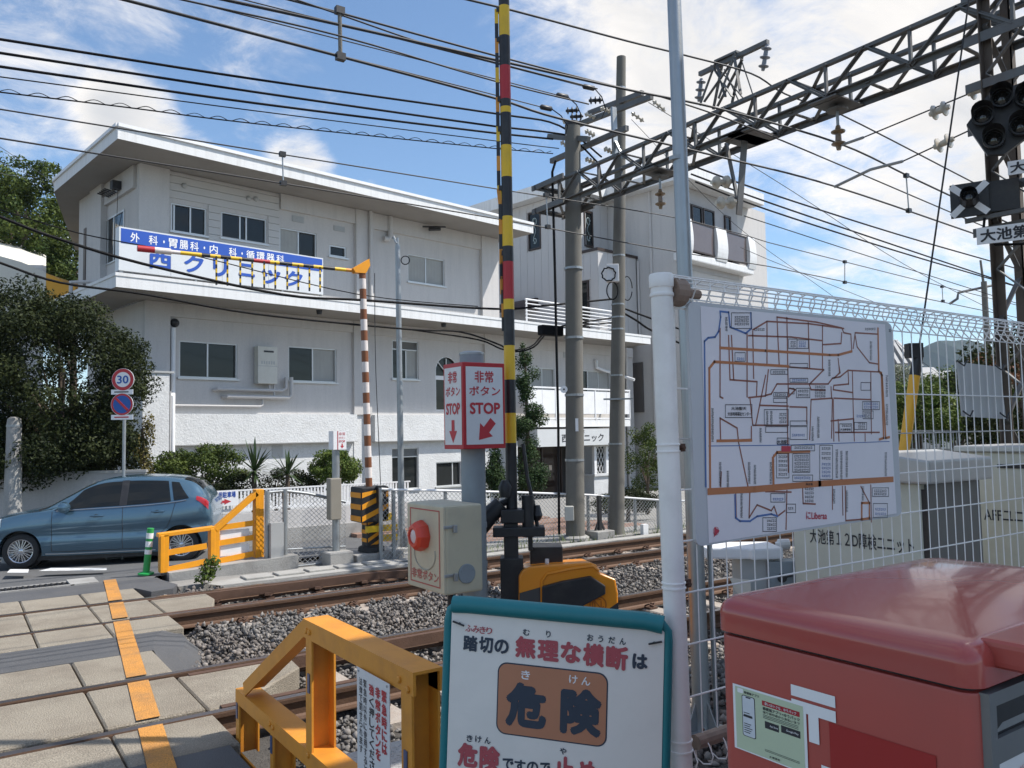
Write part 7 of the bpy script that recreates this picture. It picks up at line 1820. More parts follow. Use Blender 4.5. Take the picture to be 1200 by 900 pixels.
for n_, z in ((nA - .075, qo(365, 803).z), (nB + .065, qo(470, 890).z), (qo(318, 850).y, zl - .13), (nC - .03, zl - .12)):
    mb = MB(); mb.box((TFc - .003, n_ - .013, z - .045), (TFc + .001, n_ + .013, z + .045)); mb.build('reflector', M_refl, of)
# white notice on the guard
TN_ = TFc - .012; qz = lambda x, y: on_t(x, y, TN_)
A, B = qz(419, 779), qz(457, 804); zT = (A.z + B.z) / 2; Wn = A.y - B.y; Hn = zT - qz(437, 935).z; print('notice', A, B, Wn, Hn)
no = thing('notice_board', (TN_, (A.y + B.y) / 2, zT - Hn / 2), 'narrow white notice in vertical Japanese script hung on the near orange guard', 'notice')
mb = MB(); mb.box((TN_ - .003, B.y, zT - Hn), (TN_, A.y, zT)); mb.build('plate', M_signface, no)
on_ = Vector((TN_ - .0032, A.y, zT - Hn)); exn = Vector((0, -1, 0))
mb = MB(); write(mb, '緊急時には', on_, exn, (0, 0, 1), (Wn * .78, Hn * .42, Wn * .93, Hn * .93), .03, vertical=True); write(mb, '非常ボタンを', on_, exn, (0, 0, 1), (Wn * .59, Hn * .34, Wn * .74, Hn * .93), .03, vertical=True); write(mb, '強', on_, exn, (0, 0, 1), (Wn * .40, Hn * .83, Wn * .55, Hn * .92), .03); mb.build('red_lettering', M_inkred, no)
mb = MB(); write(mb, 'く押してください', on_, exn, (0, 0, 1), (Wn * .40, Hn * .14, Wn * .55, Hn * .82), .02, vertical=True); write(mb, '緊急時以外に使用すると', on_, exn, (0, 0, 1), (Wn * .22, Hn * .16, Wn * .32, Hn * .93), .01, vertical=True); write(mb, '法律で罰せられます', on_, exn, (0, 0, 1), (Wn * .08, Hn * .3, Wn * .18, Hn * .93), .01, vertical=True)
write(mb, '神戸電鉄', on_, exn, (0, 0, 1), (Wn * .4, Hn * .03, Wn * .9, Hn * .09), .01); mb.build('lettering', M_ink, no)
for y in (.06, .94): MB().lathe((TN_ - .003, A.y - Wn * y, zT - .012), (-1, 0, 0), [(0, .005), (.004, .004)], 8).build('rivet', M_steel, no)
mb = MB(); mb.add([(1.62, 2.3, .012), (2.3, 2.3, .012), (2.3, 4.3, .012), (1.62, 4.3, .012), (1.62, 2.3, -.3), (2.3, 2.3, -.3), (2.3, 4.3, -.3), (1.62, 4.3, -.3)], ((0, 1, 2, 3), (4, 7, 6, 5), (0, 4, 5, 1), (1, 5, 6, 2), (2, 6, 7, 3), (3, 7, 4, 0)))
tp_ = mb.build('tread_plate', mat('tread_plate_steel', (0.46, 0.45, 0.43), .6, .3, var=.15, vs=8, bump=.5, bs=80)); tag(tp_, 'pale steel tread plate on the ground behind the near orange guard', 'tread plate')
mb = MB()
for i in range(20):
    for j in range(46):
        x, y = 1.64 + .033 * i, 2.6 + .036 * j; a = .6 if (i + j) % 2 else -.6; mb.bar((x, y, .0125), (x + .02 * math.cos(a), y + .02 * math.sin(a), .0125), .006, .004)
tag(mb.build('raised_pattern', M_greymetal, tp_), kind='stuff')
# ---- teal framed warning board
FN_ = 1.75
dbd = (_fwd * math.cos(R_(75)) - _right * math.sin(R_(75))).normalized(); nb_ = Vector((dbd.y, -dbd.x, 0))
if nb_.dot(_fwd) > 0: nb_ = -nb_
pr = at_fwd(777, 741, 2.40)
pb = lambda x, y: plane_pt(x, y, pr, nb_)
TL, TR, BL = pb(531, 717.5), pb(777, 741), pb(521, 900)
exs = (TR - TL).normalized(); eys = (TL - BL); eys = (eys - exs * eys.dot(exs)).normalized(); Wd = (TR - TL).length
nzs = exs.cross(eys)
def pl(x, y):
    p = pb(x, y) - TL; return p.dot(exs), p.dot(eys)
wb = thing('warning_board', (pr.x, pr.y, 0), 'white level crossing warning board with a thick teal frame leaning on the white fence post', 'sign')
M_teal = mat('teal_paint', (0.012, 0.185, 0.205), .45, var=.12, vs=6, dirt=(0.05, 0.2, 0.21), dirt_amt=.4, dirt_s=6)
HB = TL.z / eys.z - .02
fS = lambda a, b, d: TL + exs * a + eys * b + nzs * d
mb = MB(); mb.box((-.004, -HB, -.006), (Wd + .004, .004, 0), fS); pn = mb.build('panel', mat('white_board_face', (0.82, 0.79, 0.73), .4, var=.04, vs=3, dirt=(0.58, 0.57, 0.53), dirt_amt=.3, dirt_s=4), wb)
mb = MB(); r_ = .024; fw_ = .018
path = [fS(-fw_, -HB, -.012), fS(-fw_, -.03, -.012), fS(-fw_ + .006, .005, -.012), fS(.012, .026, -.012), fS(.05, .032, -.012), fS(Wd - .05, .032, -.012), fS(Wd - .005, .022, -.012), fS(Wd + .012, .0, -.012), fS(Wd + fw_ - .004, -.03, -.012), fS(Wd + fw_ - .004, -HB, -.012)]
mb.sweep([fS(.0, .024, -.004), fS(.05, .027, -.004), fS(Wd - .05, .027, -.004), fS(Wd, .02, -.004)], .027, 12)
mb.sweep(path, .014, 12); mb.build('frame', M_teal, wb, smooth=True)
mb = MB(); mb.bar(fS(.1, -.05, -.02), fS(.1, -HB, -.45), .03); mb.bar(fS(Wd - .1, -.05, -.02), fS(Wd - .1, -HB, -.45), .03); mb.build('rear_leg', M_teal, wb)
def rowtext(mb, chars, boxes, bold):
    for ch, (x0, y0, x1, y1) in zip(chars, boxes):
        a, b = pl(x0, y1), pl(x1, y0); xm, ym = (a[0] + b[0]) / 2, (a[1] + b[1]) / 2
        c = pl((x0 + x1) / 2, (y0 + y1) / 2); w = abs(pl(x1, (y0 + y1) / 2)[0] - pl(x0, (y0 + y1) / 2)[0]); h = abs(pl((x0 + x1) / 2, y0)[1] - pl((x0 + x1) / 2, y1)[1])
        write(mb, ch, TL, exs, eys, (c[0] - w / 2, c[1] - h / 2, c[0] + w / 2, c[1] + h / 2), bold, lift=.0022)
M_faded = mat('faded_crimson_print', (0.44, 0.085, 0.10), .6, var=.12, vs=30); M_navy = mat('navy_print', (0.035, 0.05, 0.075), .6, var=.12, vs=30)
mb = MB()
rowtext(mb, 'ふみきり', [(545.5, 732, 554, 740), (554, 733, 562, 741.5), (562, 734, 569.5, 742.5), (570, 735, 577, 743)], .02)
rowtext(mb, '無理な横断', [(604, 745.5, 628, 771), (630, 750, 655, 774.5), (657, 752, 681, 777), (683, 754, 708, 781), (710, 757, 736, 785)], .05)
rowtext(mb, '危険', [(536.5, 870.5, 560, 899), (562, 874, 586, 904)], .05); rowtext(mb, '止め', [(650, 886, 673, 915), (677, 891, 700, 918)], .05)
mb.build('red_lettering', M_faded, wb)
mb = MB()
rowtext(mb, '踏切の', [(543, 744.5, 560, 763), (561.5, 746, 578, 765), (579.5, 749, 596.5, 766)], .04); rowtext(mb, 'は', [(741, 766, 759, 784)], .05)
rowtext(mb, 'むり', [(613, 737, 621, 744.5), (640, 739, 645.5, 747)], .025); rowtext(mb, 'おうだん', [(688, 743, 695.5, 751), (701, 744.5, 707, 752.5), (713, 746, 721, 754), (726, 747.5, 733.5, 755.5)], .025)
rowtext(mb, 'きけん', [(547, 861, 554, 869), (557, 862, 564.5, 870), (568, 863.5, 575, 871.5)], .025); rowtext(mb, 'や', [(656, 876, 664, 884)], .025)
rowtext(mb, 'ですので', [(589, 888, 602, 903), (603, 890, 616, 905), (617.5, 892, 631, 906), (633, 893, 645, 908)], .03)
mb.build('lettering', M_navy, wb)
def rrect(x0, y0, x1, y1, r, k=6):
    P = []
    for cx_, cy_, a0 in ((x1 - r, y1 - r, 0), (x0 + r, y1 - r, 90), (x0 + r, y0 + r, 180), (x1 - r, y0 + r, 270)):
        P += [(cx_ + r * math.cos(R_(a0 + 90 * i / k)), cy_ + r * math.sin(R_(a0 + 90 * i / k))) for i in range(k + 1)]
    return P
a, b = pl(582.5, 861), pl(711.5, 790); x0, x1 = pl(582.5, 815)[0], pl(712, 830)[0]; y1_, y0_ = pl(648, 782)[1], pl(648, 868)[1]
mb = MB(); mb.poly([fS(u, v, .0008) for u, v in rrect(x0, y0_, x1, y1_, .03)]); mb.build('panel_border', M_navy, wb)
mb = MB(); mb.poly([fS(u, v, .0016) for u, v in rrect(x0 + .004, y0_ + .004, x1 - .004, y1_ - .004, .027)]); mb.build('brown_panel', mat('faded_orange_panel', (0.50, 0.22, 0.12), .6, var=.08, vs=8), wb)
mb = MB(); rowtext(mb, '危険', [(592.5, 800, 640.5, 853), (656.5, 807, 705, 862)], .055); mb.build('large_lettering', M_navy, wb)
mb = MB(); rowtext(mb, 'き', [(611, 785.5, 621.5, 796)], .02); rowtext(mb, 'けん', [(667, 791, 677, 801), (681.5, 793, 692, 803)], .02); mb.build('white_lettering', M_inkwhite, wb)
for u in (.022, Wd - .022):
    mb = MB(); mb.sweep([fS(u, -.03, .004), fS(u + (.018 if u < .1 else -.018), -.036, .008), fS(u - (.02 if u < .1 else -.02), -.026, .006)], .003, 5); mb.build('tie_wire', M_wire, wb)
# ================================================================== mesh fence, map board, mailbox, cabinets, added shade casters
qf = lambda x, y, n=FN_: on_n(x, y, n)
mf = thing('mesh_fence', (2.5, FN_, 0), 'white welded mesh fence with a rolled top and a round white end post', 'fence')
pb_, pt_ = qf(798, 890), qf(774.5, 322); d_ = (pt_ - pb_); foot = pb_ - d_ * ((pb_.z) / d_.z)
MB().tube(foot, pt_, .0335, n=28).build('post', M_wpost, mf, smooth=True)
def pc(y): z = facing(785, y, qf(785, 600)).z; return foot.lerp(pt_, z / pt_.z)
MB().lathe(pt_, d_, [(-.04, .036), (-.035, .0375), (-.004, .0375), (.002, .034)], 26).build('cap', M_wpost, mf, smooth=True)
MB().lathe(pc(346), d_, [(-.006, .0355), (-.003, .037), (.003, .037), (.006, .0355)], 26).build('cap_ring', M_wpost, mf, smooth=True)
for y in (521, 529, 683, 689, 868, 880): MB().lathe(pc(y), d_, [(-.003, .0345), (-.002, .0365), (.002, .0365), (.003, .0345)], 26).build('clamp_band', M_wpost, mf, smooth=True)
for y in (525, 686): 
    c = pc(y); mb = MB(); mb.box((c.x + .03, c.y - .012, c.z - .012), (c.x + .062, c.y + .012, c.z + .012)); mb.tube((c.x + .045, c.y - .025, c.z), (c.x + .045, c.y + .025, c.z), .006, n=8); mb.build('clamp_bolt', M_rust, mf)
M_mesh = M_wpost
FT0, PITCH_T = qf(797, 600).x, 0.067
zrow = [qf(812, y).z for y in (456, 514.5, 573, 632.5, 691.5, 752, 815)]; zmean = np.diff(zrow).mean(); zr = [zrow[3] + zmean * (k - 3) for k in range(7)]
print('mesh rows', [round(z, 3) for z in zr])
ztop = qf(800, 362).z; zroll = qf(800, 325).z; zbot = zr[-1] - .12; print('roll', ztop, zroll)
NV = 112; wr = .0022
mbv = MB(); rl = MB(); Hr = zroll - ztop
prof = [(0, ztop - .02), (0, ztop), (-.012, ztop + Hr * .30), (-.030, ztop + Hr * .62), (-.026, ztop + Hr * .88), (0.0, zroll), (.030, ztop + Hr * .90), (.040, ztop + Hr * .62), (.026, ztop + Hr * .3), (.004, ztop + .004)]
for k in range(NV):
    t = FT0 + PITCH_T * k
    if k < 46 or k % 1 == 0: mbv.tube((t, FN_, zbot), (t, FN_, ztop), wr, n=5, cap=False)
    rl.sweep([(t, FN_ + a, z) for a, z in prof], wr * 1.15, 5)
    if k < 60: rl.sweep([(t, FN_ - (a), zbot - (z - ztop) * .9) for a, z in prof], wr * 1.15, 4)
T1 = FT0 + PITCH_T * (NV - 1)
for z in zr + [zr[0] + zmean if zr[0] + zmean < ztop else ztop - .01]: mbv.tube((FT0 - .03, FN_ - .005, z), (T1, FN_ - .005, z), .0029, n=6)
for a, z in ((-.031, ztop + Hr * .62), (-.012, ztop + Hr * .3), (.0, zroll + .003), (.04, ztop + Hr * .62), (.03, ztop + Hr * .92), (-.026, ztop + Hr * .9), (0, ztop)): rl.tube((FT0 - .02, FN_ + a, z), (T1, FN_ + a, z), .0026, n=6)
tag(mbv.build('wire_mesh', M_mesh, mf, fix=False), kind='stuff'); tag(rl.build('rolled_top', M_mesh, mf, fix=False), kind='stuff')
mb = MB(); c = Vector((FT0 - .02, FN_, ztop + Hr * .5)); mb.tube(c, c + Vector((.05, 0, 0)), .045, n=16); mb.tube(c - Vector((.02, 0, 0)), c + Vector((.13, 0, .0)), .016, n=10); mb.build('end_sleeve', mat('rusty_sleeve', (0.30, 0.22, 0.17), .7, .3, var=.4, vs=40), mf)
mb = MB(); c = qf(815, 870); mb.tube(c, c + Vector((.16, 0, 0)), .022, n=12); mb.build('bottom_sleeve', mat('rusty_sleeve', (0.30, 0.22, 0.17)), mf)
for px in (1290,):
    c = qf(px, 500); mb = MB(); mb.tube((c.x, FN_ + .05, 0), (c.x, FN_ + .05, zroll), .03, n=16); mb.build('post', M_wpost, mf, smooth=True)
# ---- grey panel tied behind the mesh
NP = FN_ + .012; a, b, c, d = (on_n(*p, NP) for p in ((1122, 424), (1172, 430), (1179, 491), (1128, 488)))
gp = thing('tied_panel', a.lerp(c, .5), 'plain pale grey panel tied to the back of the mesh fence with black cable ties', 'panel')
mb = MB(); o = [a, b, c, d]; o2 = [p + Vector((0, .006, 0)) for p in o]; mb.poly(o); mb.poly(o2[::-1]); 
for k in range(4): mb.quad(o[k], o[(k + 1) % 4], o2[(k + 1) % 4], o2[k])
mb.build('sheet', mat('pale_grey_sheet', (0.45, 0.45, 0.44), .6, var=.05, vs=4), gp)
for (x, y) in ((1126, 426), (1170, 431), (1133, 485), (1176, 487)):
    p = on_n(x, y, FN_ - .01); mb = MB(); mb.sweep([p + Vector((-.03, 0, .012)), p, p + Vector((.012, -.008, -.01)), p + Vector((.03, -.012, .014))], .0035, 5); mb.build('cable_tie', M_black, gp)
# ---- map board
NM = FN_ - .02; qm = lambda x, y: on_n(x, y, NM)
mTL, mTR, mBR, mBL = qm(819, 357), qm(1045, 381), qm(1057, 604), qm(829, 639)
mp = thing('map_board', mTL.lerp(mBR, .5), 'white local area map board with orange roads wired to the mesh fence', 'map board')
def bil(u, v): return mTL.lerp(mTR, u).lerp(mBL.lerp(mBR, u), v)
M_map = mat('map_face', (0.84, 0.80, 0.82), .35, var=.03, vs=3, dirt=(0.55, 0.54, 0.58), dirt_amt=.25, dirt_s=3)
bx0 = -.045
def rim(u0, v0, u1, v1, r, dy):
    P = rrect(u0, v0, u1, v1, r, 4); return [bil(a, b) + Vector((0, dy, 0)) for a, b in P]
mb = MB(); f_, k_ = rim(bx0, -.012, 1.0, 1.0, .03, 0), rim(bx0, -.012, 1.0, 1.0, .03, .012); n = len(f_); mb.poly(f_); mb.poly(k_[::-1])
for i in range(n): mb.quad(f_[i], f_[(i + 1) % n], k_[(i + 1) % n], k_[i])
mb.build('backing_panel', mat('panel_rim', (0.56, 0.57, 0.58), .5, var=.05, vs=5), mp)
mb = MB(); mb.add([bil(u, v) + Vector((0, -.0012, 0)) for u, v in ((.005, .005), (.955, .0), (.965, .985), (.005, .992))], ((0, 1, 2, 3),)); mb.build('map_sheet', M_map, mp)
# print: coordinates taken on the enlarged sheet, u right 0..1, v down 0..1
def mpix(x, y):         # enlarged map picture (840 x 900, region 800,340 - 1080,640) -> point on the board
    return qm(800 + x / 3, 340 + y / 3)
def roads(mb, segs, w, dy):
    for s in segs:
        P = [mpix(*p) + Vector((0, dy, 0)) for p in s]
        for a, b in zip(P, P[1:]):
            d = (b - a).normalized(); s_ = d.cross(Vector((0, 1, 0))).normalized() * w / 2; e = d * w * .4
            mb.add([a - e + s_, b + e + s_, b + e - s_, a - e - s_], ((0, 1, 2, 3),))
M_roadbr = mat('map_brown', (0.30, 0.115, 0.08), .4, var=0); M_roador = mat('map_orange', (0.52, 0.20, 0.085), .4, var=0); M_mapblue = mat('map_blue', (0.09, 0.18, 0.42), .4, var=0); M_mapred = mat('map_red', (0.55, 0.06, 0.09), .4, var=0)
mb = MB()
thin = [[(330, 95), (470, 113), (558, 133), (565, 150), (590, 155), (593, 215)], [(365, 97), (370, 375), (395, 350), (375, 345)], [(130, 135), (130, 375), (140, 380)], [(295, 110), (295, 260)], [(330, 95), (338, 265)], [(440, 115), (445, 275)], [(490, 125), (490, 275)], [(230, 160), (380, 165), (490, 178)], [(245, 140), (295, 110), (330, 112), (440, 118), (565, 135)], [(490, 192), (555, 188), (558, 150)], [(225, 150), (225, 375)], [(245, 145), (248, 310)], [(160, 160), (165, 315), (260, 322), (258, 370)], [(170, 160), (178, 315)], [(495, 280), (445, 330)], [(370, 270), (495, 280)], [(300, 280), (290, 370)], [(290, 370), (310, 365), (330, 330), (510, 330), (525, 310), (552, 305), (580, 282), (695, 288)], [(530, 310), (552, 290), (548, 265)], [(545, 240), (550, 290)], [(598, 205), (605, 150), (685, 155)], [(605, 160), (612, 200), (655, 255), (685, 260)], [(580, 282), (582, 330), (530, 335), (528, 350), (595, 360)], [(595, 285), (600, 500)], [(660, 290), (662, 505)], [(520, 340), (522, 380), (450, 385), (445, 525)], [(445, 335), (450, 350), (500, 352)], [(230, 378), (290, 372)], [(235, 378), (245, 475), (370, 475)], [(240, 480), (240, 525), (125, 530)], [(270, 405), (370, 408)], [(290, 300), (255, 475)], [(130, 450), (190, 485), (195, 535), (230, 700)], [(130, 450), (132, 530)], [(530, 380), (660, 385)], [(528, 385), (530, 530)], [(520, 460), (600, 452)], [(535, 500), (690, 500)], [(545, 455), (548, 530)], [(600, 455), (602, 530)], [(640, 505), (640, 530)], [(525, 380), (522, 520)], [(365, 375), (370, 640)], [(375, 410), (435, 412), (435, 470)], [(318, 580), (320, 705)], [(235, 700), (232, 800)], [(185, 715), (187, 800)], [(365, 705), (362, 840)], [(570, 690), (572, 810), (655, 803)], [(660, 685), (662, 815)], [(625, 690), (655, 748)], [(290, 708), (380, 710)], [(232, 800), (260, 755), (310, 775), (320, 760), (332, 795), (358, 775)], [(132, 690), (134, 640)], [(420, 690), (422, 750), (465, 752)], [(525, 690), (525, 770)], [(560, 690), (562, 790)]]
roads(mb, thin, .0056, -.0018); mb.build('thin_road_print', M_roadbr, mp)
mb = MB(); roads(mb, [[(130, 203), (290, 213), (515, 228), (545, 228), (593, 215)], [(95, 700), (92, 275), (110, 252), (370, 268)], [(685, 135), (688, 285), (700, 300), (712, 520), (725, 517)], [(697, 290), (705, 520), (690, 525)], [(318, 700), (315, 590), (330, 570), (445, 567)], [(628, 748), (655, 748), (655, 802), (628, 806), (628, 748)], [(120, 530), (240, 528)]], .009, -.0021); mb.build('main_road_print', M_roador, mp)
mb = MB(); roads(mb, [[(92, 708), (250, 700), (480, 680), (735, 665)]], .021, -.0024); mb.build('trunk_road_print', M_roador, mp)
mb = MB(); roads(mb, [[(80, 690), (75, 180), (88, 168), (112, 165), (125, 145), (132, 95), (130, 75), (160, 78), (165, 130), (220, 152), (240, 135), (238, 80)], [(182, 720), (184, 800), (200, 812), (235, 812), (260, 795), (310, 787), (332, 795)]], .0062, -.0022); mb.build('river_print', M_mapblue, mp)
mb = MB(); roads(mb, [[(90, 548), (360, 545), (725, 532)]], .0028, -.0019); mb.build('railway_print', M_mapblue, mp)
mb = MB(); mb.add([mpix(*p) + Vector((0, -.0026, 0)) for p in ((345, 548), (378, 548), (378, 567), (345, 568))], ((0, 1, 2, 3),))
c = mpix(115, 847); mb.add([c + Vector((math.cos(a) * r * .013 * 1.0, -.0026, math.sin(a) * r * .013)) for r in (1, .88) for a in np.linspace(0, 6.2832, 23)], [(k, k + 1, 24 + k, 23 + k) for k in range(22)]); mb.add([mpix(*p) + Vector((0, -.0026, 0)) for p in ((110, 832), (128, 846), (108, 868))], ((0, 1, 2),))
def mtext(mb, s, x0, y0, x1, y1, vertical=False):
    a, b, c_ = mpix(x0, y1), mpix(x1, y1), mpix(x0, y0); write(mb, s, a + Vector((0, -.0024, 0)), (b - a).normalized(), (c_ - a).normalized(), (0, 0, (b - a).length, (c_ - a).length), .02, vertical=vertical, lift=.0004)
mtext(mb, 'にLiberaa', 432, 778, 505, 806); mb.build('red_print', M_mapred, mp)
mb = MB(); bl_ = MB()
def mbox(x0, y0, x1, y1, blk):
    roads(blk, [[(x0, y0), (x1, y0), (x1, y1), (x0, y1), (x0, y0)]], .0022, -.0024)
for s, x0, y0, x1, y1 in (('大池聖天', 168, 410, 222, 422), ('大池地域福祉センター', 156, 428, 238, 442), ('大池駅', 330, 526, 366, 541), ('大池郵便局', 552, 486, 588, 494), ('商店街', 430, 678, 455, 686)):
    mtext(mb, s, x0, y0, x1, y1)
for x0, y0, x1, y1 in ((148, 403, 242, 448), (370, 172, 400, 205), (400, 175, 440, 205), (182, 220, 218, 250), (308, 280, 368, 296), (375, 258, 438, 272), (375, 310, 438, 324), (398, 345, 445, 378), (372, 345, 390, 365), (625, 325, 658, 352), (318, 380, 366, 395), (318, 360, 366, 375), (630, 392, 690, 420), (632, 425, 668, 452), (550, 470, 592, 500), (602, 465, 645, 490), (376, 460, 436, 476), (376, 480, 436, 525), (380, 545, 462, 565), (385, 575, 445, 640), (385, 650, 455, 672), (480, 545, 525, 665), (328, 575, 372, 660), (290, 480, 368, 500), (665, 695, 722, 725), (668, 750, 718, 800), (308, 715, 358, 745), (280, 800, 328, 848), (362, 752, 395, 782), (170, 80, 240, 135), (330, 520, 372, 542), (285, 420, 370, 475)): mbox(x0, y0, x1, y1, mb)
rgm = np.random.default_rng(4)
def blot(mb, x, y, w, h):      # one character too small to read: a few strokes
    s = [[(x, y + h * rgm.uniform(.05, .3)), (x + w, y + h * rgm.uniform(.05, .3))], [(x + w * rgm.uniform(.2, .8), y), (x + w * rgm.uniform(.2, .8), y + h)], [(x, y + h * rgm.uniform(.6, .95)), (x + w, y + h * rgm.uniform(.6, .95))]]
    roads(mb, s, .0013, -.0024)
def scrib(mb, x0, y0, x1, y1, rows):       # tiny text lines too small to read: short dashes
    for r in range(rows):
        y = y0 + (y1 - y0) * (r + .5) / rows; x = x0 + 3
        h = min(9, (y1 - y0) / rows * .8)
        while x < x1 - 5: blot(mb, x, y - h / 2, 5, h); x += 6.4
for b in ((178, 90, 232, 125, 3), (246, 132, 288, 145, 1), (374, 178, 398, 202, 2), (636, 132, 680, 142, 1), (312, 283, 364, 294, 1), (400, 348, 442, 376, 2), (460, 335, 500, 378, 4), (320, 362, 364, 374, 1), (335, 430, 366, 470, 3), (612, 466, 643, 488, 2), (555, 472, 590, 482, 1), (388, 578, 442, 640, 5), (332, 578, 370, 655, 5), (484, 548, 522, 600, 3), (388, 546, 456, 562, 1), (668, 700, 720, 722, 2), (292, 804, 326, 845, 3), (425, 692, 460, 748, 4), (366, 756, 392, 778, 1), (634, 428, 666, 450, 2)): scrib(mb, *b)
def vscrib(mb, x, y0, y1):
    y = y0
    while y < y1: blot(mb, x - 4, y, 8, 7); y += 8.5
for x, y0, y1 in ((103, 415, 530), (130, 605, 690), (157, 635, 690), (232, 605, 680), (252, 615, 680), (660, 180, 245), (716, 300, 375), (716, 400, 470), (514, 245, 300), (272, 485, 530), (308, 605, 675), (475, 445, 520), (455, 480, 525), (540, 560, 660), (556, 565, 660), (575, 565, 655), (712, 570, 650), (205, 715, 795), (530, 700, 750), (575, 705, 780), (632, 690, 740), (295, 425, 470), (310, 425, 470), (152, 95, 140)): vscrib(mb, x, y0, y1)
mb.build('black_print', M_ink, mp)
for b in ((404, 180, 436, 202, 2), (186, 236, 216, 248, 1), (380, 312, 436, 322, 1), (380, 500, 432, 520, 1), (484, 605, 522, 660, 4), (388, 652, 452, 668, 1), (312, 728, 356, 742, 1), (672, 762, 715, 795, 2), (632, 394, 688, 418, 2), (606, 436, 640, 450, 1)): scrib(bl_, *b)
bl_.build('blue_print', M_mapblue, mp)
for (u, v) in ((.985, .03),): 
    p = bil(u, v); MB().lathe(p, (0, -1, 0), [(0, .006), (.005, .005)], 8).build('screw', M_steel, mp)
# ---- tall steel pole behind the fence
sb_ = on_z(823, 858, 0.0); spo = thing('steel_pole', sb_, 'tall galvanised steel pole on a bolted base plate just behind the white fence post', 'pole')
dp_ = facing(790, 0, sb_) - sb_; MB().tube(sb_, sb_ + dp_ * 1.6, .052, .036, 24).build('shaft', mat('pole_galvanised', (0.38, 0.40, 0.41), .4, .75, var=.15, vs=6, bump=.05, bs=50, dirt=(0.2, 0.2, 0.2), dirt_amt=.4, dirt_s=3, streak=True), spo, smooth=True)
c = sb_ + dp_ * ((1.75 + .0) / dp_.z * 1.0) ; c = facing(793, 186, sb_); MB().lathe(c, dp_, [(-.012, .046), (.012, .046)], 22).build('band', M_steel, spo)
mb = MB(); mb.box((sb_.x - .14, sb_.y - .14, 0), (sb_.x + .14, sb_.y + .14, .02)); mb.build('base_plate', M_steel, spo)
for a in range(4):
    an = .785 + 1.571 * a; c = Vector((sb_.x + .15 * math.cos(an) * .85, sb_.y + .15 * math.sin(an) * .85, .02)); MB().lathe(c, (0, 0, 1), [(0, .018), (.016, .018), (.018, .009), (.045, .009)], 6).build('anchor_bolt', M_rust, spo)
for a in range(4):
    an = 1.571 * a; d = Vector((math.cos(an), math.sin(an), 0)); s = Vector((-d.y, d.x, 0)) * .004; b = Vector((sb_.x, sb_.y, .02)); mb = MB(); q = [b + d * .05, b + d * .13, b + d * .05 + Vector((0, 0, .16))]; mb.add([p + s for p in q] + [p - s for p in q], ((0, 1, 2), (5, 4, 3), (0, 3, 4, 1), (1, 4, 5, 2))); mb.build('base_rib', M_steel, spo)
MB().tube(sb_ + Vector((.09, -.03, .02)), sb_ + Vector((.09, -.03, 2.2)) + Vector((dp_.x, dp_.y, 0)) * (2.2 / dp_.z), .016, n=10).build('conduit', M_steel, spo, smooth=True)
# ---- ground on the near right side
mb = MB(); mb.add([(1.36, -30, .0), (30, -30, .0), (30, 2.9, .0), (1.36, 2.9, .0), (30, 2.9, -.6), (1.36, 2.9, -.6)], ((0, 1, 2, 3), (3, 2, 4, 5)))
tag(mb.build('pavement', M_conc), 'concrete pavement under the mailbox along the mesh fence', 'pavement', kind='structure')
mb = MB(); mb.add([(2.3, 2.9, -.03), (300, 2.9, -.03), (300, 4.0, -.12), (2.3, 4.0, -.12), (300, 4.3, -.5), (2.3, 4.3, -.5)], ((0, 1, 2, 3), (3, 2, 4, 5))); tag(mb.build('gravel_path', M_bed), 'dark gravel strip between the mesh fence and the near track', 'gravel strip', kind='structure')
rg2 = [(2.2, 7.5, 2.6, 4.4, -.08, -.02, 5200, None)]
tag(stones('gravel', rg2, (.015, .032), M_stone, 8), 'loose gravel around the steel pole and the cabinets behind the fence', 'gravel', kind='stuff')
# ---- equipment cabinets behind the fence
M_cab = mat('cabinet_cream', (0.60, 0.58, 0.48), .5, var=.05, vs=4, dirt=(0.42, 0.38, 0.28), dirt_amt=.4, dirt_s=4); M_cabshade = mat('cabinet_shade_grey', (0.16, 0.155, 0.145), .5, var=.08, vs=5); M_lidm = mat('cabinet_lid', (0.46, 0.46, 0.45), .35, .4, var=.08, vs=4)
nc = 2.8; ct0 = on_n(1083, 600, nc).x; ct1 = on_n(1150, 600, nc).x; ncL = on_t(930, 640, ct0).y; zlid = on_n(1084, 539, nc).z; zl0 = on_n(1090, 566, nc).z
print('cab', ct0, ct1, ncL, zlid, zl0)
cb1 = thing('equipment_cabinet', (ct0, nc, 0), 'cream trackside cabinet with front darkened for its shade and overhanging metal lid lettered for unit twelve D', 'cabinet')
mb = MB(); mb.box((ct0, nc + .02, -.05), (ct1, ncL, zl0)); mb.build('body', M_cab, cb1, bevel=.008, seg=1)
mb = MB(); mb.box((ct0 + .05, nc, .0), (ct1 - .004, nc + .022, zl0 - .01)); mb.build('front_door', M_cabshade, cb1)  # front coloured dark grey to stand in for its shade
mb = MB(); mb.box((ct0 + .012, nc - .012, .0), (ct0 + .045, nc + .03, zl0 - .04)); mb.build('hinge_strip', M_black, cb1)
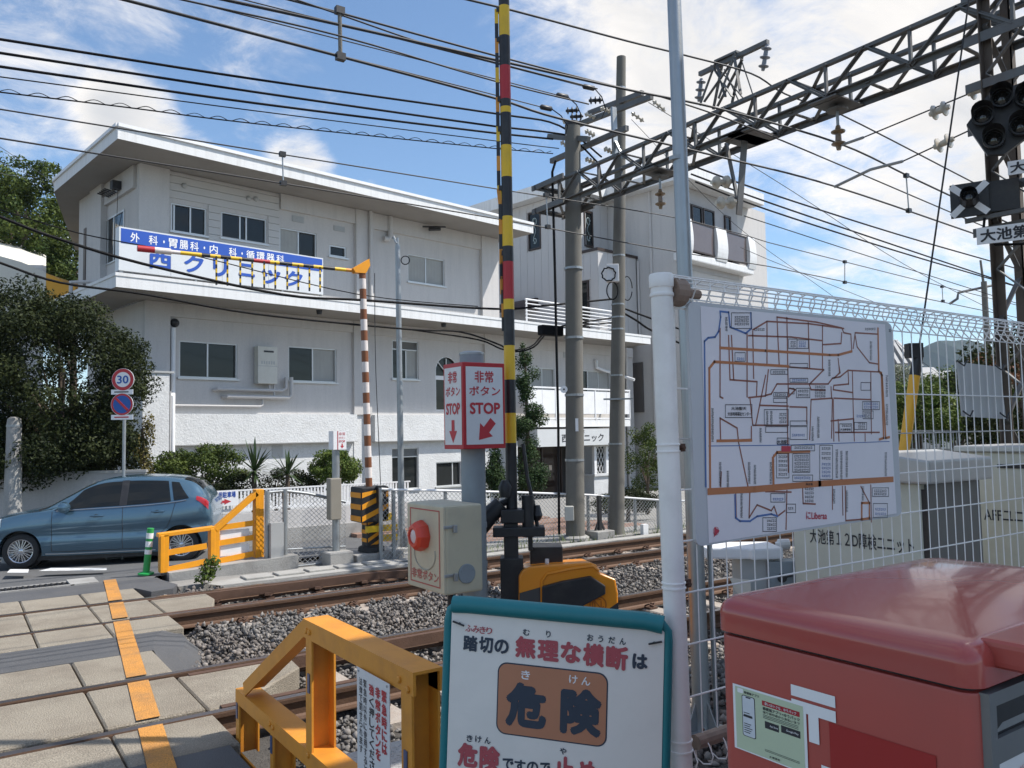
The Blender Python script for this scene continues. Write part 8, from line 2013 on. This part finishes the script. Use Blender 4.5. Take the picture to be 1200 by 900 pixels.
mb = MB(); mb.add([(ct0 - .06, nc - .08, zl0), (ct1 + .03, nc - .08, zl0), (ct1 + .03, ncL + .05, zl0), (ct0 - .06, ncL + .05, zl0), (ct0 - .06, nc - .08, zlid), (ct1 + .03, nc - .08, zlid), (ct1 + .03, ncL + .05, zlid + .02), (ct0 - .06, ncL + .05, zlid + .02), (ct0 - .06, nc + .3, zlid + .05), (ct1 + .03, nc + .3, zlid + .05)], ((0, 3, 2, 1), (0, 1, 5, 4), (1, 2, 6, 9, 5), (2, 3, 7, 6), (3, 0, 4, 8, 7), (4, 5, 9, 8), (8, 9, 6, 7))); mb.build('lid', M_lidm, cb1, bevel=.015, seg=2)
def side_text(parent, s, t, x0, x1, yc, h):
    a, b = on_t(x0, yc, t - .002), on_t(x1, yc + (x1 - x0) * .115, t - .002); z = (a.z + b.z) / 2
    mb = MB(); org = Vector((t - .001, a.y, z - h / 2)); write(mb, s, org, (0, -1, 0), (0, 0, 1), (0, 0, a.y - b.y, h), .012); mb.build('lettering', M_ink, parent)
side_text(cb1, '大池第１２D障検ユニット', ct0, 949, 1071, 627, .105)
for yy in (2.95, 3.3, 3.6): MB().lathe((ct0, yy, .55), (-1, 0, 0), [(0, .008), (.004, .006)], 8).build('screw', M_rust, cb1)
t2 = 6.6; a, b = on_t(1148, 600, t2), on_t(1232, 600, t2); zc2 = on_t(1165, 530, t2).z
cb2 = thing('equipment_cabinet', (t2, a.y, 0), 'cream trackside cabinet lettered AFF unit at the right edge behind the fence', 'cabinet')
mb = MB(); mb.box((t2, b.y, -.05), (t2 + .8, a.y + .12, zc2)); mb.build('body', M_cab, cb2, bevel=.008, seg=1)
mb = MB(); mb.box((t2 - .04, b.y - .04, zc2), (t2 + .84, a.y + .16, zc2 + .05)); mb.build('lid', M_lidm, cb2, bevel=.01, seg=1)
mb = MB(); mb.box((t2 - .01, b.y + .1, zc2 - .12), (t2, b.y + .35, zc2 - .09)); mb.build('vent_slot', M_black, cb2)
side_text(cb2, 'AFFユニット', t2, 1153, 1228, 601, .1)
# ---- obstacle detector with a white hood
fd = 6.2; oc = at_fwd(868, 660, fd)
od = thing('obstacle_detector', (oc.x, oc.y, -.1), 'grey obstacle detector box with a white overhanging lid standing beside the near track', 'detector')
fo = lambda a, b, z: Vector((oc.x, oc.y, 0)) + _right * a + _fwd * b + Vector((0, 0, z)); Q = lambda x, y: ((at_fwd(x, y, fd) - oc).dot(_right), at_fwd(x, y, fd).z)
zt1, zt2 = Q(870, 636)[1], Q(870, 652)[1]
pl_ = [(Q(821, 640)[0] + .0, .12), (Q(824, 640)[0], -.1), (Q(848, 0)[0], -.16), (Q(850, 0)[0], -.2), (Q(886, 0)[0], -.16), (Q(886, 0)[0], .2), (Q(840, 0)[0], .22)]
mb = MB(); mb.prism(pl_, zt2 - .0, zt1 - .02, lambda a, b, d: fo(a, b, d)); mb.build('hood', M_white, od, bevel=.015, seg=2)
x0, x1 = Q(842, 0)[0], Q(884, 0)[0]; mb = MB(); mb.box((x0, -.1, zt2 - .34), (x1, .18, zt2), fo); mb.build('lens_box', M_greymetal, od, bevel=.01)
mb = MB(); mb.box((Q(870, 0)[0], -.14, zt2 - .30), (Q(900, 0)[0], -.0, zt2 - .02), fo); e = mb.build('terminal_box', M_postgrey, od, bevel=.01)
mb = MB(); c = fo(Q(884, 0)[0], -.145, zt2 - .14); mb.lathe(c, -_fwd, [(0, .035), (.02, .03)], 12); mb.bar(c - _fwd * .02 - _right * .03, c - _fwd * .02 + _right * .07 + Vector((0, 0, .02)), .02, .012); mb.build('handle', M_black, od)
mb = MB(); mb.box((Q(903, 0)[0], -.05, zt2 - .27), (Q(918, 0)[0], .1, zt2 - .03), fo); mb.build('junction_box', M_postgrey, od, bevel=.008)
mb = MB(); mb.tube(fo(Q(893, 0)[0], .0, zt2 - .1), fo(Q(906, 0)[0], .02, zt2 - .1), .03, n=10); mb.build('coupling', M_white, od)
mb = MB(); mb.tube(fo(Q(893, 0)[0], .1, zt1 - .03), fo(Q(905, 0)[0], .1, zt1 - .03), .04, n=12); mb.lathe(fo(Q(898, 0)[0], .12, zt1 - .05), (0, 0, 1), [(0, .05), (.03, .05), (.04, .03)], 14); mb.build('side_cap', M_white, od)
mb = MB(); mb.add([fo(*p) for p in ((Q(828, 0)[0], -.1, zt2 - .14), (Q(847, 0)[0], -.2, zt2 - .14), (Q(847, 0)[0], -.2, zt2 - .3), (Q(834, 0)[0], -.12, zt2 - .24))], ((0, 1, 2, 3),)); mb.build('sun_shield', M_beige, od)
mb = MB(); mb.tube(fo(.0, .05, -.3), fo(.0, .05, zt2 - .3), .06, n=14); mb.build('pedestal', M_steel, od, smooth=True)
# ---- guy wire with its yellow guard
gw = thing('guy_wire', at_fwd(1068, 480, 7.9), 'stay wire with a yellow plastic guard slanting up behind the cabinets', 'guy wire')
G = lambda x, y: at_fwd(x, y, 7.9)
a, b, c = G(1057, 545), G(1072, 440), G(1077, 412)
MB().tube(a, b, .05, n=14).build('guard', mat('guard_yellow', (0.80, 0.42, 0.03), .4, var=.06, vs=5), gw, smooth=True)
MB().tube(b, c, .052, .045, 14).build('guard_top', M_black, gw, smooth=True)
mb = MB(); mb.tube(a - (b - a) * 3, c + (G(1136, -2) - c) * 1.5, .010, n=6); mb.build('stay', M_wire, gw)
mb = MB(); mb.box((-.12, -.05, -.06), (.02, .05, .08), lambda u, v, z: c + _right * u + _fwd * v + Vector((0, 0, z))); mb.build('cable_clamp', M_black, gw)
# ---- red mailbox
ML, MBk, MF, MRt = 1.35, 1.2, 0.672, 2.2
M_mred = mat('mailbox_red', (0.42, 0.068, 0.052), .38, var=.05, vs=3, dirt=(0.30, 0.07, 0.055), dirt_amt=.4, dirt_s=4, coat=.15)
ml = thing('mailbox', (1.7, .95, 0), 'large red post box with a domed lid in front of the white mesh fence', 'post box')
zs = on_t(1142, 809, ML).z; print('mailbox seam', zs, on_t(845, 731, ML).z)
def rbox(t0, n0, z0, t1, n1, z1, r, k=5):
    P = rrect(t0, n0, t1, n1, r, k); mb = MB(); mb.prism(P, z0, z1, lambda a, b, d: Vector((a, b, d))); return mb
rbox(ML, MF, .12, MRt, MBk, zs - .008, .03).build('body', M_mred, ml, bevel=.006, seg=2, smooth=45)
rbox(ML + .012, MF + .012, zs - .010, MRt - .012, MBk - .012, zs + .006, .02).build('seam', M_black, ml)
for t in (ML + .08, MRt - .08):
    for n in (MF + .08, MBk - .08): mb = MB(); mb.box((t - .04, n - .04, 0), (t + .04, n + .04, .12)); mb.build('foot', M_black, ml)
# domed lid
P = rrect(ML - .006, MF - .006, MRt + .006, MBk + .006, .035, 6); cx_, cy_ = (ML + MRt) / 2, (MF + MBk) / 2
z_e = on_t(1142, 760, ML).z; rings = []
hx, hy, hL = (MRt - ML) / 2, (MBk - MF) / 2, z_e - zs
for s, dz in ((1, 0), (1, hL - .030), (.996, hL - .020), (.985, hL - .011), (.968, hL - .005), (.94, hL), (.88, hL + .001), (.8, hL + .002), (.7, hL + .002), (.58, hL + .002), (.44, hL + .002), (.28, hL + .002), (.1, hL + .002)):
    rings.append([(cx_ + (a - cx_) * s, cy_ + (b - cy_) * s, zs + dz + (.048 * max(0, 1 - abs((a - cx_) * s / hx) ** 2.4) * max(0, 1 - abs((b - cy_) * s / hy) ** 2.4) if s < .95 else 0)) for a, b in P])
mb = MB(); n = len(P); vs = [v for r in rings for v in r]; fs = [(i * n + k, i * n + (k + 1) % n, (i + 1) * n + (k + 1) % n, (i + 1) * n + k) for i in range(len(rings) - 1) for k in range(n)] + [tuple(range((len(rings) - 1) * n, len(rings) * n)), tuple(range(n - 1, -1, -1))]
mb.add(vs, fs); mb.build('lid', mat('mailbox_lid_red', (0.40, 0.068, 0.055), .2, var=.05, vs=3, dirt=(0.34, 0.10, 0.085), dirt_amt=.35, dirt_s=5, coat=.35), ml, smooth=50)
# front: awning, slot frame, label
ff = MF - .001
zA1, zA0 = on_n(1150, 768, MF - .04).z, on_n(1150, 806, MF - .04).z
mb = MB(); mb.box((ML + .055, MF - .06, zA0), (MRt - .05, MF + .02, zA1)); mb.build('slot_awning', M_mred, ml, bevel=.012, seg=3)
sf0, sf1 = ML + .02, MRt - .02; zS = on_n(1150, 812, MF).z
mb = MB(); mb.box((sf0, MF - .012, .35), (sf0 + .022, MF + .004, zS)); mb.box((sf1 - .022, MF - .012, .35), (sf1, MF + .004, zS)); mb.box((sf0 + .022, MF - .012, zS - .022), (sf1 - .022, MF + .004, zS)); mb.box((sf0 + .022, MF - .010, zS - .115), (sf1 - .022, MF + .004, zS - .075)); sfr = mb.build('slot_frame', mat('slot_frame_grey', (0.20, 0.205, 0.205), .4, .4, var=.08, vs=8), ml)
mb = MB(); mb.quad((sf0 + .022, MF - .002, zS - .075), (sf1 - .022, MF - .002, zS - .075), (sf1 - .022, MF - .002, zS - .022), (sf0 + .022, MF - .002, zS - .022)); mb.build('slot_opening', M_black, sfr)
mb = MB(); mb.add([(sf0 + .03, MF - .0025, zS - .07), (sf0 + .22, MF - .0025, zS - .07), (sf0 + .22, MF - .0022, zS - .058), (sf0 + .06, MF - .0022, zS - .058)], ((0, 1, 2, 3),)); mb.build('slot_lip', M_steel, sfr)
zL1 = zS - .115; mb = MB(); mb.box((sf0 + .022, MF - .008, zL1 - .30), (sf1 - .022, MF - .003, zL1)); lab_ = mb.build('label_plate', M_signface, ml)
ol = Vector((sf0 + .022, MF - .0082, zL1 - .30)); mb = MB()
write(mb, '手紙・はがき', ol, (1, 0, 0), (0, 0, 1), (.045, .225, .36, .268), .02); write(mb, 'て', ol, (1, 0, 0), (0, 0, 1), (.05, .273, .058, .281)); write(mb, 'がみ', ol, (1, 0, 0), (0, 0, 1), (.072, .273, .095, .281)); write(mb, 'LETTERS · POSTCARDS', ol, (1, 0, 0), (0, 0, 1), (.045, .205, .26, .216)); sheet(ol, (1, 0, 0), (0, 0, 1), .045, .19, .5, .1925, mb); mb.build('lettering', M_inkred, lab_)
# side: postal mark, red area, poster
TS_ = ML - .0006; om = Vector((TS_, MBk, 0)); exm = Vector((0, -1, 0))
sxy = lambda x, y: (lambda p: (MBk - p.y, p.z))(on_t(x, y, TS_))
mb = MB(); fm_ = lambda *P_: [om + exm * a + Vector((-.0014, 0, b)) for a, b in P_]
a0, z1 = sxy(927, 800); a1, z2 = sxy(979, 817.5); zz = (z1 + z2) / 2; h = .021
c0 = (a0 + a1) / 2
mb.add(fm_((a0, zz - h), (a1, zz - h), (a1, zz), (a0, zz)), ((0, 1, 2, 3),))
mb.add(fm_((a0, zz - .027 - h), (a1, zz - .027 - h), (a1, zz - .027), (a0, zz - .027)), ((0, 1, 2, 3),)); mb.add(fm_((c0 - .011, zz - .098), (c0 + .011, zz - .098), (c0 + .011, zz - .027 - h), (c0 - .011, zz - .027 - h)), ((0, 1, 2, 3),)); mb.build('postal_mark', M_inkwhite, ml)
(r0, _), (r1, _), zr1 = sxy(972, 848), sxy(1097, 883), sxy(972, 843)[1]; mb = MB(); mb.add(fm_((r0, zr1 - .16), (r1, zr1 - .16), (r1, zr1 - .005), (r0, zr1 - .005)), ((0, 1, 2, 3),)); mb.build('red_patch', mat('fresh_red_film', (0.36, 0.022, 0.022), .3, var=.03), ml)
mb = MB(); q0, zq = sxy(963, 896); mb.add(fm_((q0, zq - .1), (q0 + .3, zq - .1), (q0 + .3, zq), (q0, zq)), ((0, 1, 2, 3),)); mb.build('white_label', M_inkwhite, ml)
# poster
pa0, pz1 = sxy(859, 795); pa1, pz1b = sxy(945, 832); _, pz0 = sxy(861, 875); zp1 = (pz1 + pz1b) / 2; PH = zp1 - pz0; PW = pa1 - pa0
print('poster', PW, PH)
pop = thing('poster', om + exm * (pa0 + PW / 2) + Vector((0, 0, zp1 - PH / 2)), 'pale green phone app poster stuck to the side of the red post box', 'poster')
opo = om + exm * pa0 + Vector((-.0016, 0, zp1 - PH))
def prect(u0, v0, u1, v1, m, name, lift, parent=pop): mb = MB(); sheet(opo, exm, (0, 0, 1), PW * u0, PH * v0, PW * u1, PH * v1, mb, lift); return mb.build(name, m, parent)
prect(0, 0, 1, 1, M_inkwhite, 'paper', .0); prect(.035, .02, .965, .97, mat('poster_green', (0.52, 0.60, 0.42), .5, var=.05, vs=30), 'green_field', .0003)
prect(.42, .80, .92, .875, mat('poster_red', (0.40, 0.02, 0.03), .5, var=0), 'red_banner', .0006)
for u in (.44, .69): pass
prect(.45, .47, .64, .575, M_ink, 'store_badge', .0006); prect(.67, .49, .92, .595, M_ink, 'store_badge', .0006)
mb = MB(); mb.poly([opo + exm * PW * a + Vector((-.0006, 0, PH * b)) for a, b in rrect(.13, .24, .32, .87, .03)]); ph_ = mb.build('phone_outline', M_ink, pop)
mb = MB(); mb.poly([opo + exm * PW * a + Vector((-.0009, 0, PH * b)) for a, b in rrect(.14, .25, .31, .86, .025)]); mb.build('phone_screen', mat('phone_screen_print', (0.62, 0.66, 0.70), .4, var=.1, vs=60), pop)
mb = MB(); sheet(opo, exm, (0, 0, 1), PW * .19, PH * .835, PW * .26, PH * .855, mb, .0012); sheet(opo, exm, (0, 0, 1), PW * .15, PH * .54, PW * .28, PH * .565, mb, .0012)
for k in range(7): v = .30 + .033 * k + (.1 if k > 4 else 0); sheet(opo, exm, (0, 0, 1), PW * .155, PH * v, PW * (.24 + .05 * ((k * 7) % 3) / 3), PH * (v + .012), mb, .0012)
write(mb, '郵便局アプリ', opo, exm, (0, 0, 1), (PW * .17, PH * .895, PW * .38, PH * .935), .02, lift=.0012)
write(mb, '郵便局アプリ×ゆうパック', opo, exm, (0, 0, 1), (PW * .43, PH * .735, PW * .92, PH * .785), .02, lift=.0012); write(mb, '送り状作成から支払いまで', opo, exm, (0, 0, 1), (PW * .43, PH * .685, PW * .92, PH * .725), .01, lift=.0012)
for k in range(3): sheet(opo, exm, (0, 0, 1), PW * .43, PH * (.66 - .022 * k), PW * .9, PH * (.667 - .022 * k), mb, .0012)
for k in range(2): sheet(opo, exm, (0, 0, 1), PW * .44, PH * (.145 - .02 * k), PW * .9, PH * (.151 - .02 * k), mb, .0012)
write(mb, 'JP 郵便局', opo, exm, (0, 0, 1), (PW * .5, PH * .045, PW * .64, PH * .08), .01, lift=.0012); mb.build('black_print', M_ink, pop)
mb = MB(); mb.poly([opo + exm * PW * a + Vector((-.0007, 0, PH * b)) for a, b in rrect(.07, .885, .155, .955, .015)]); mb.build('app_icon', M_inkwhite, pop)
mb = MB(); write(mb, '早い!おトクな、ゆうパック', opo, exm, (0, 0, 1), (PW * .46, PH * .815, PW * .88, PH * .86), .01, lift=.0012); write(mb, 'App Store', opo, exm, (0, 0, 1), (PW * .52, PH * .505, PW * .63, PH * .54), .01, lift=.0012); write(mb, 'Google Play', opo, exm, (0, 0, 1), (PW * .74, PH * .525, PW * .90, PH * .56), .01, lift=.0012); mb.build('white_print', M_inkwhite, pop)
# ---- unseen building added at the right to shade the fence, boards and post box
st = thing('station_building', (8, -2, 0), 'pale two storey station building added out of view at the right for its shade', 'building', kind='structure')
mb = MB(); mb.box((5.1, -6, 0), (12, .2, 7.7)); mb.build('wall', M_fascia, st); mb = MB(); mb.box((4.95, -6.2, 7.7), (12.2, .3, 7.9)); mb.build('roof', M_fascia, st)
for n in (-4.8, -3.0, -1.2):
    for z in (1.2, 4.6): mb = MB(); mb.box((5.06, n, z), (5.1, n + 1.1, z + 1.5)); mb.build('window', M_glass, st)
ts = thing('shade_board', (5.7, 1.9, 0), 'unseen upright board on a tall pole added to shade the emergency button post', 'sign', kind='structure')  # unseen board on a pole, added to shade the STOP and button boxes
mb = MB(); mb.tube((5.7, 1.9, 0), (5.7, 1.9, 7.3), .07, n=14); mb.build('pole', M_steel, ts, smooth=True)
mb = MB(); mb.box((4.72, 1.84, 5.0), (5.62, 1.96, 7.2)); mb.build('panel', M_white, ts)
# ------------------------------------------------------------------ air
mb = MB(); mb.box((-300, -300, -2), (1500, 2200, 190)); hz = mb.build('haze', bpy.data.materials.new('haze_air'))
hz.data.materials[0].use_nodes = True
_nt = hz.data.materials[0].node_tree; _nt.nodes.clear(); _o = _nt.nodes.new('ShaderNodeOutputMaterial'); _v = _nt.nodes.new('ShaderNodeVolumePrincipled')
_v.inputs['Color'].default_value = (0.6, 0.78, 1.0, 1); _v.inputs['Density'].default_value = 0.00014; _nt.links.new(_v.outputs[0], _o.inputs['Volume'])
tag(hz, 'thin blue haze of the air over the place', 'haze', kind='stuff')
if _fonto.name in COL.objects: COL.objects.unlink(_fonto)
bpy.data.objects.remove(_fonto)
# repeats share a group
GROUPS = {'overhead_wire': 'wires and cables strung overhead', 'wire_hanger': 'hangers between the overhead wires', 'wire_splice': 'splices in the feeder wires', 'utility_pole': 'concrete utility poles',
          'guard_fence': 'orange guard fences at the crossing', 'crossing_gate': 'crossing gates', 'equipment_cabinet': 'trackside equipment cabinets', 'house': 'houses under the hill', 'green_shrub': 'green shrubs behind the mesh fence',
          'chain_link_fence': 'chain link fences along the far track', 'steel_pole': 'galvanised steel poles', 'round_shrub': 'clipped shrubs in front of the clinic', 'pruned_conifer': 'conifers by the clinic entrance',
          'name_plate': 'white name plates on the tower', 'pull_off_arm': 'pull off wires by the tower', 'lightning_arrester': 'dark fittings at the cross arms'}
for _o in SC.objects:
    if _o.parent is None and 'category' in _o and 'group' not in _o:
        _g = GROUPS.get(_o.name.split('.')[0])
        if _g: _o['group'] = _g
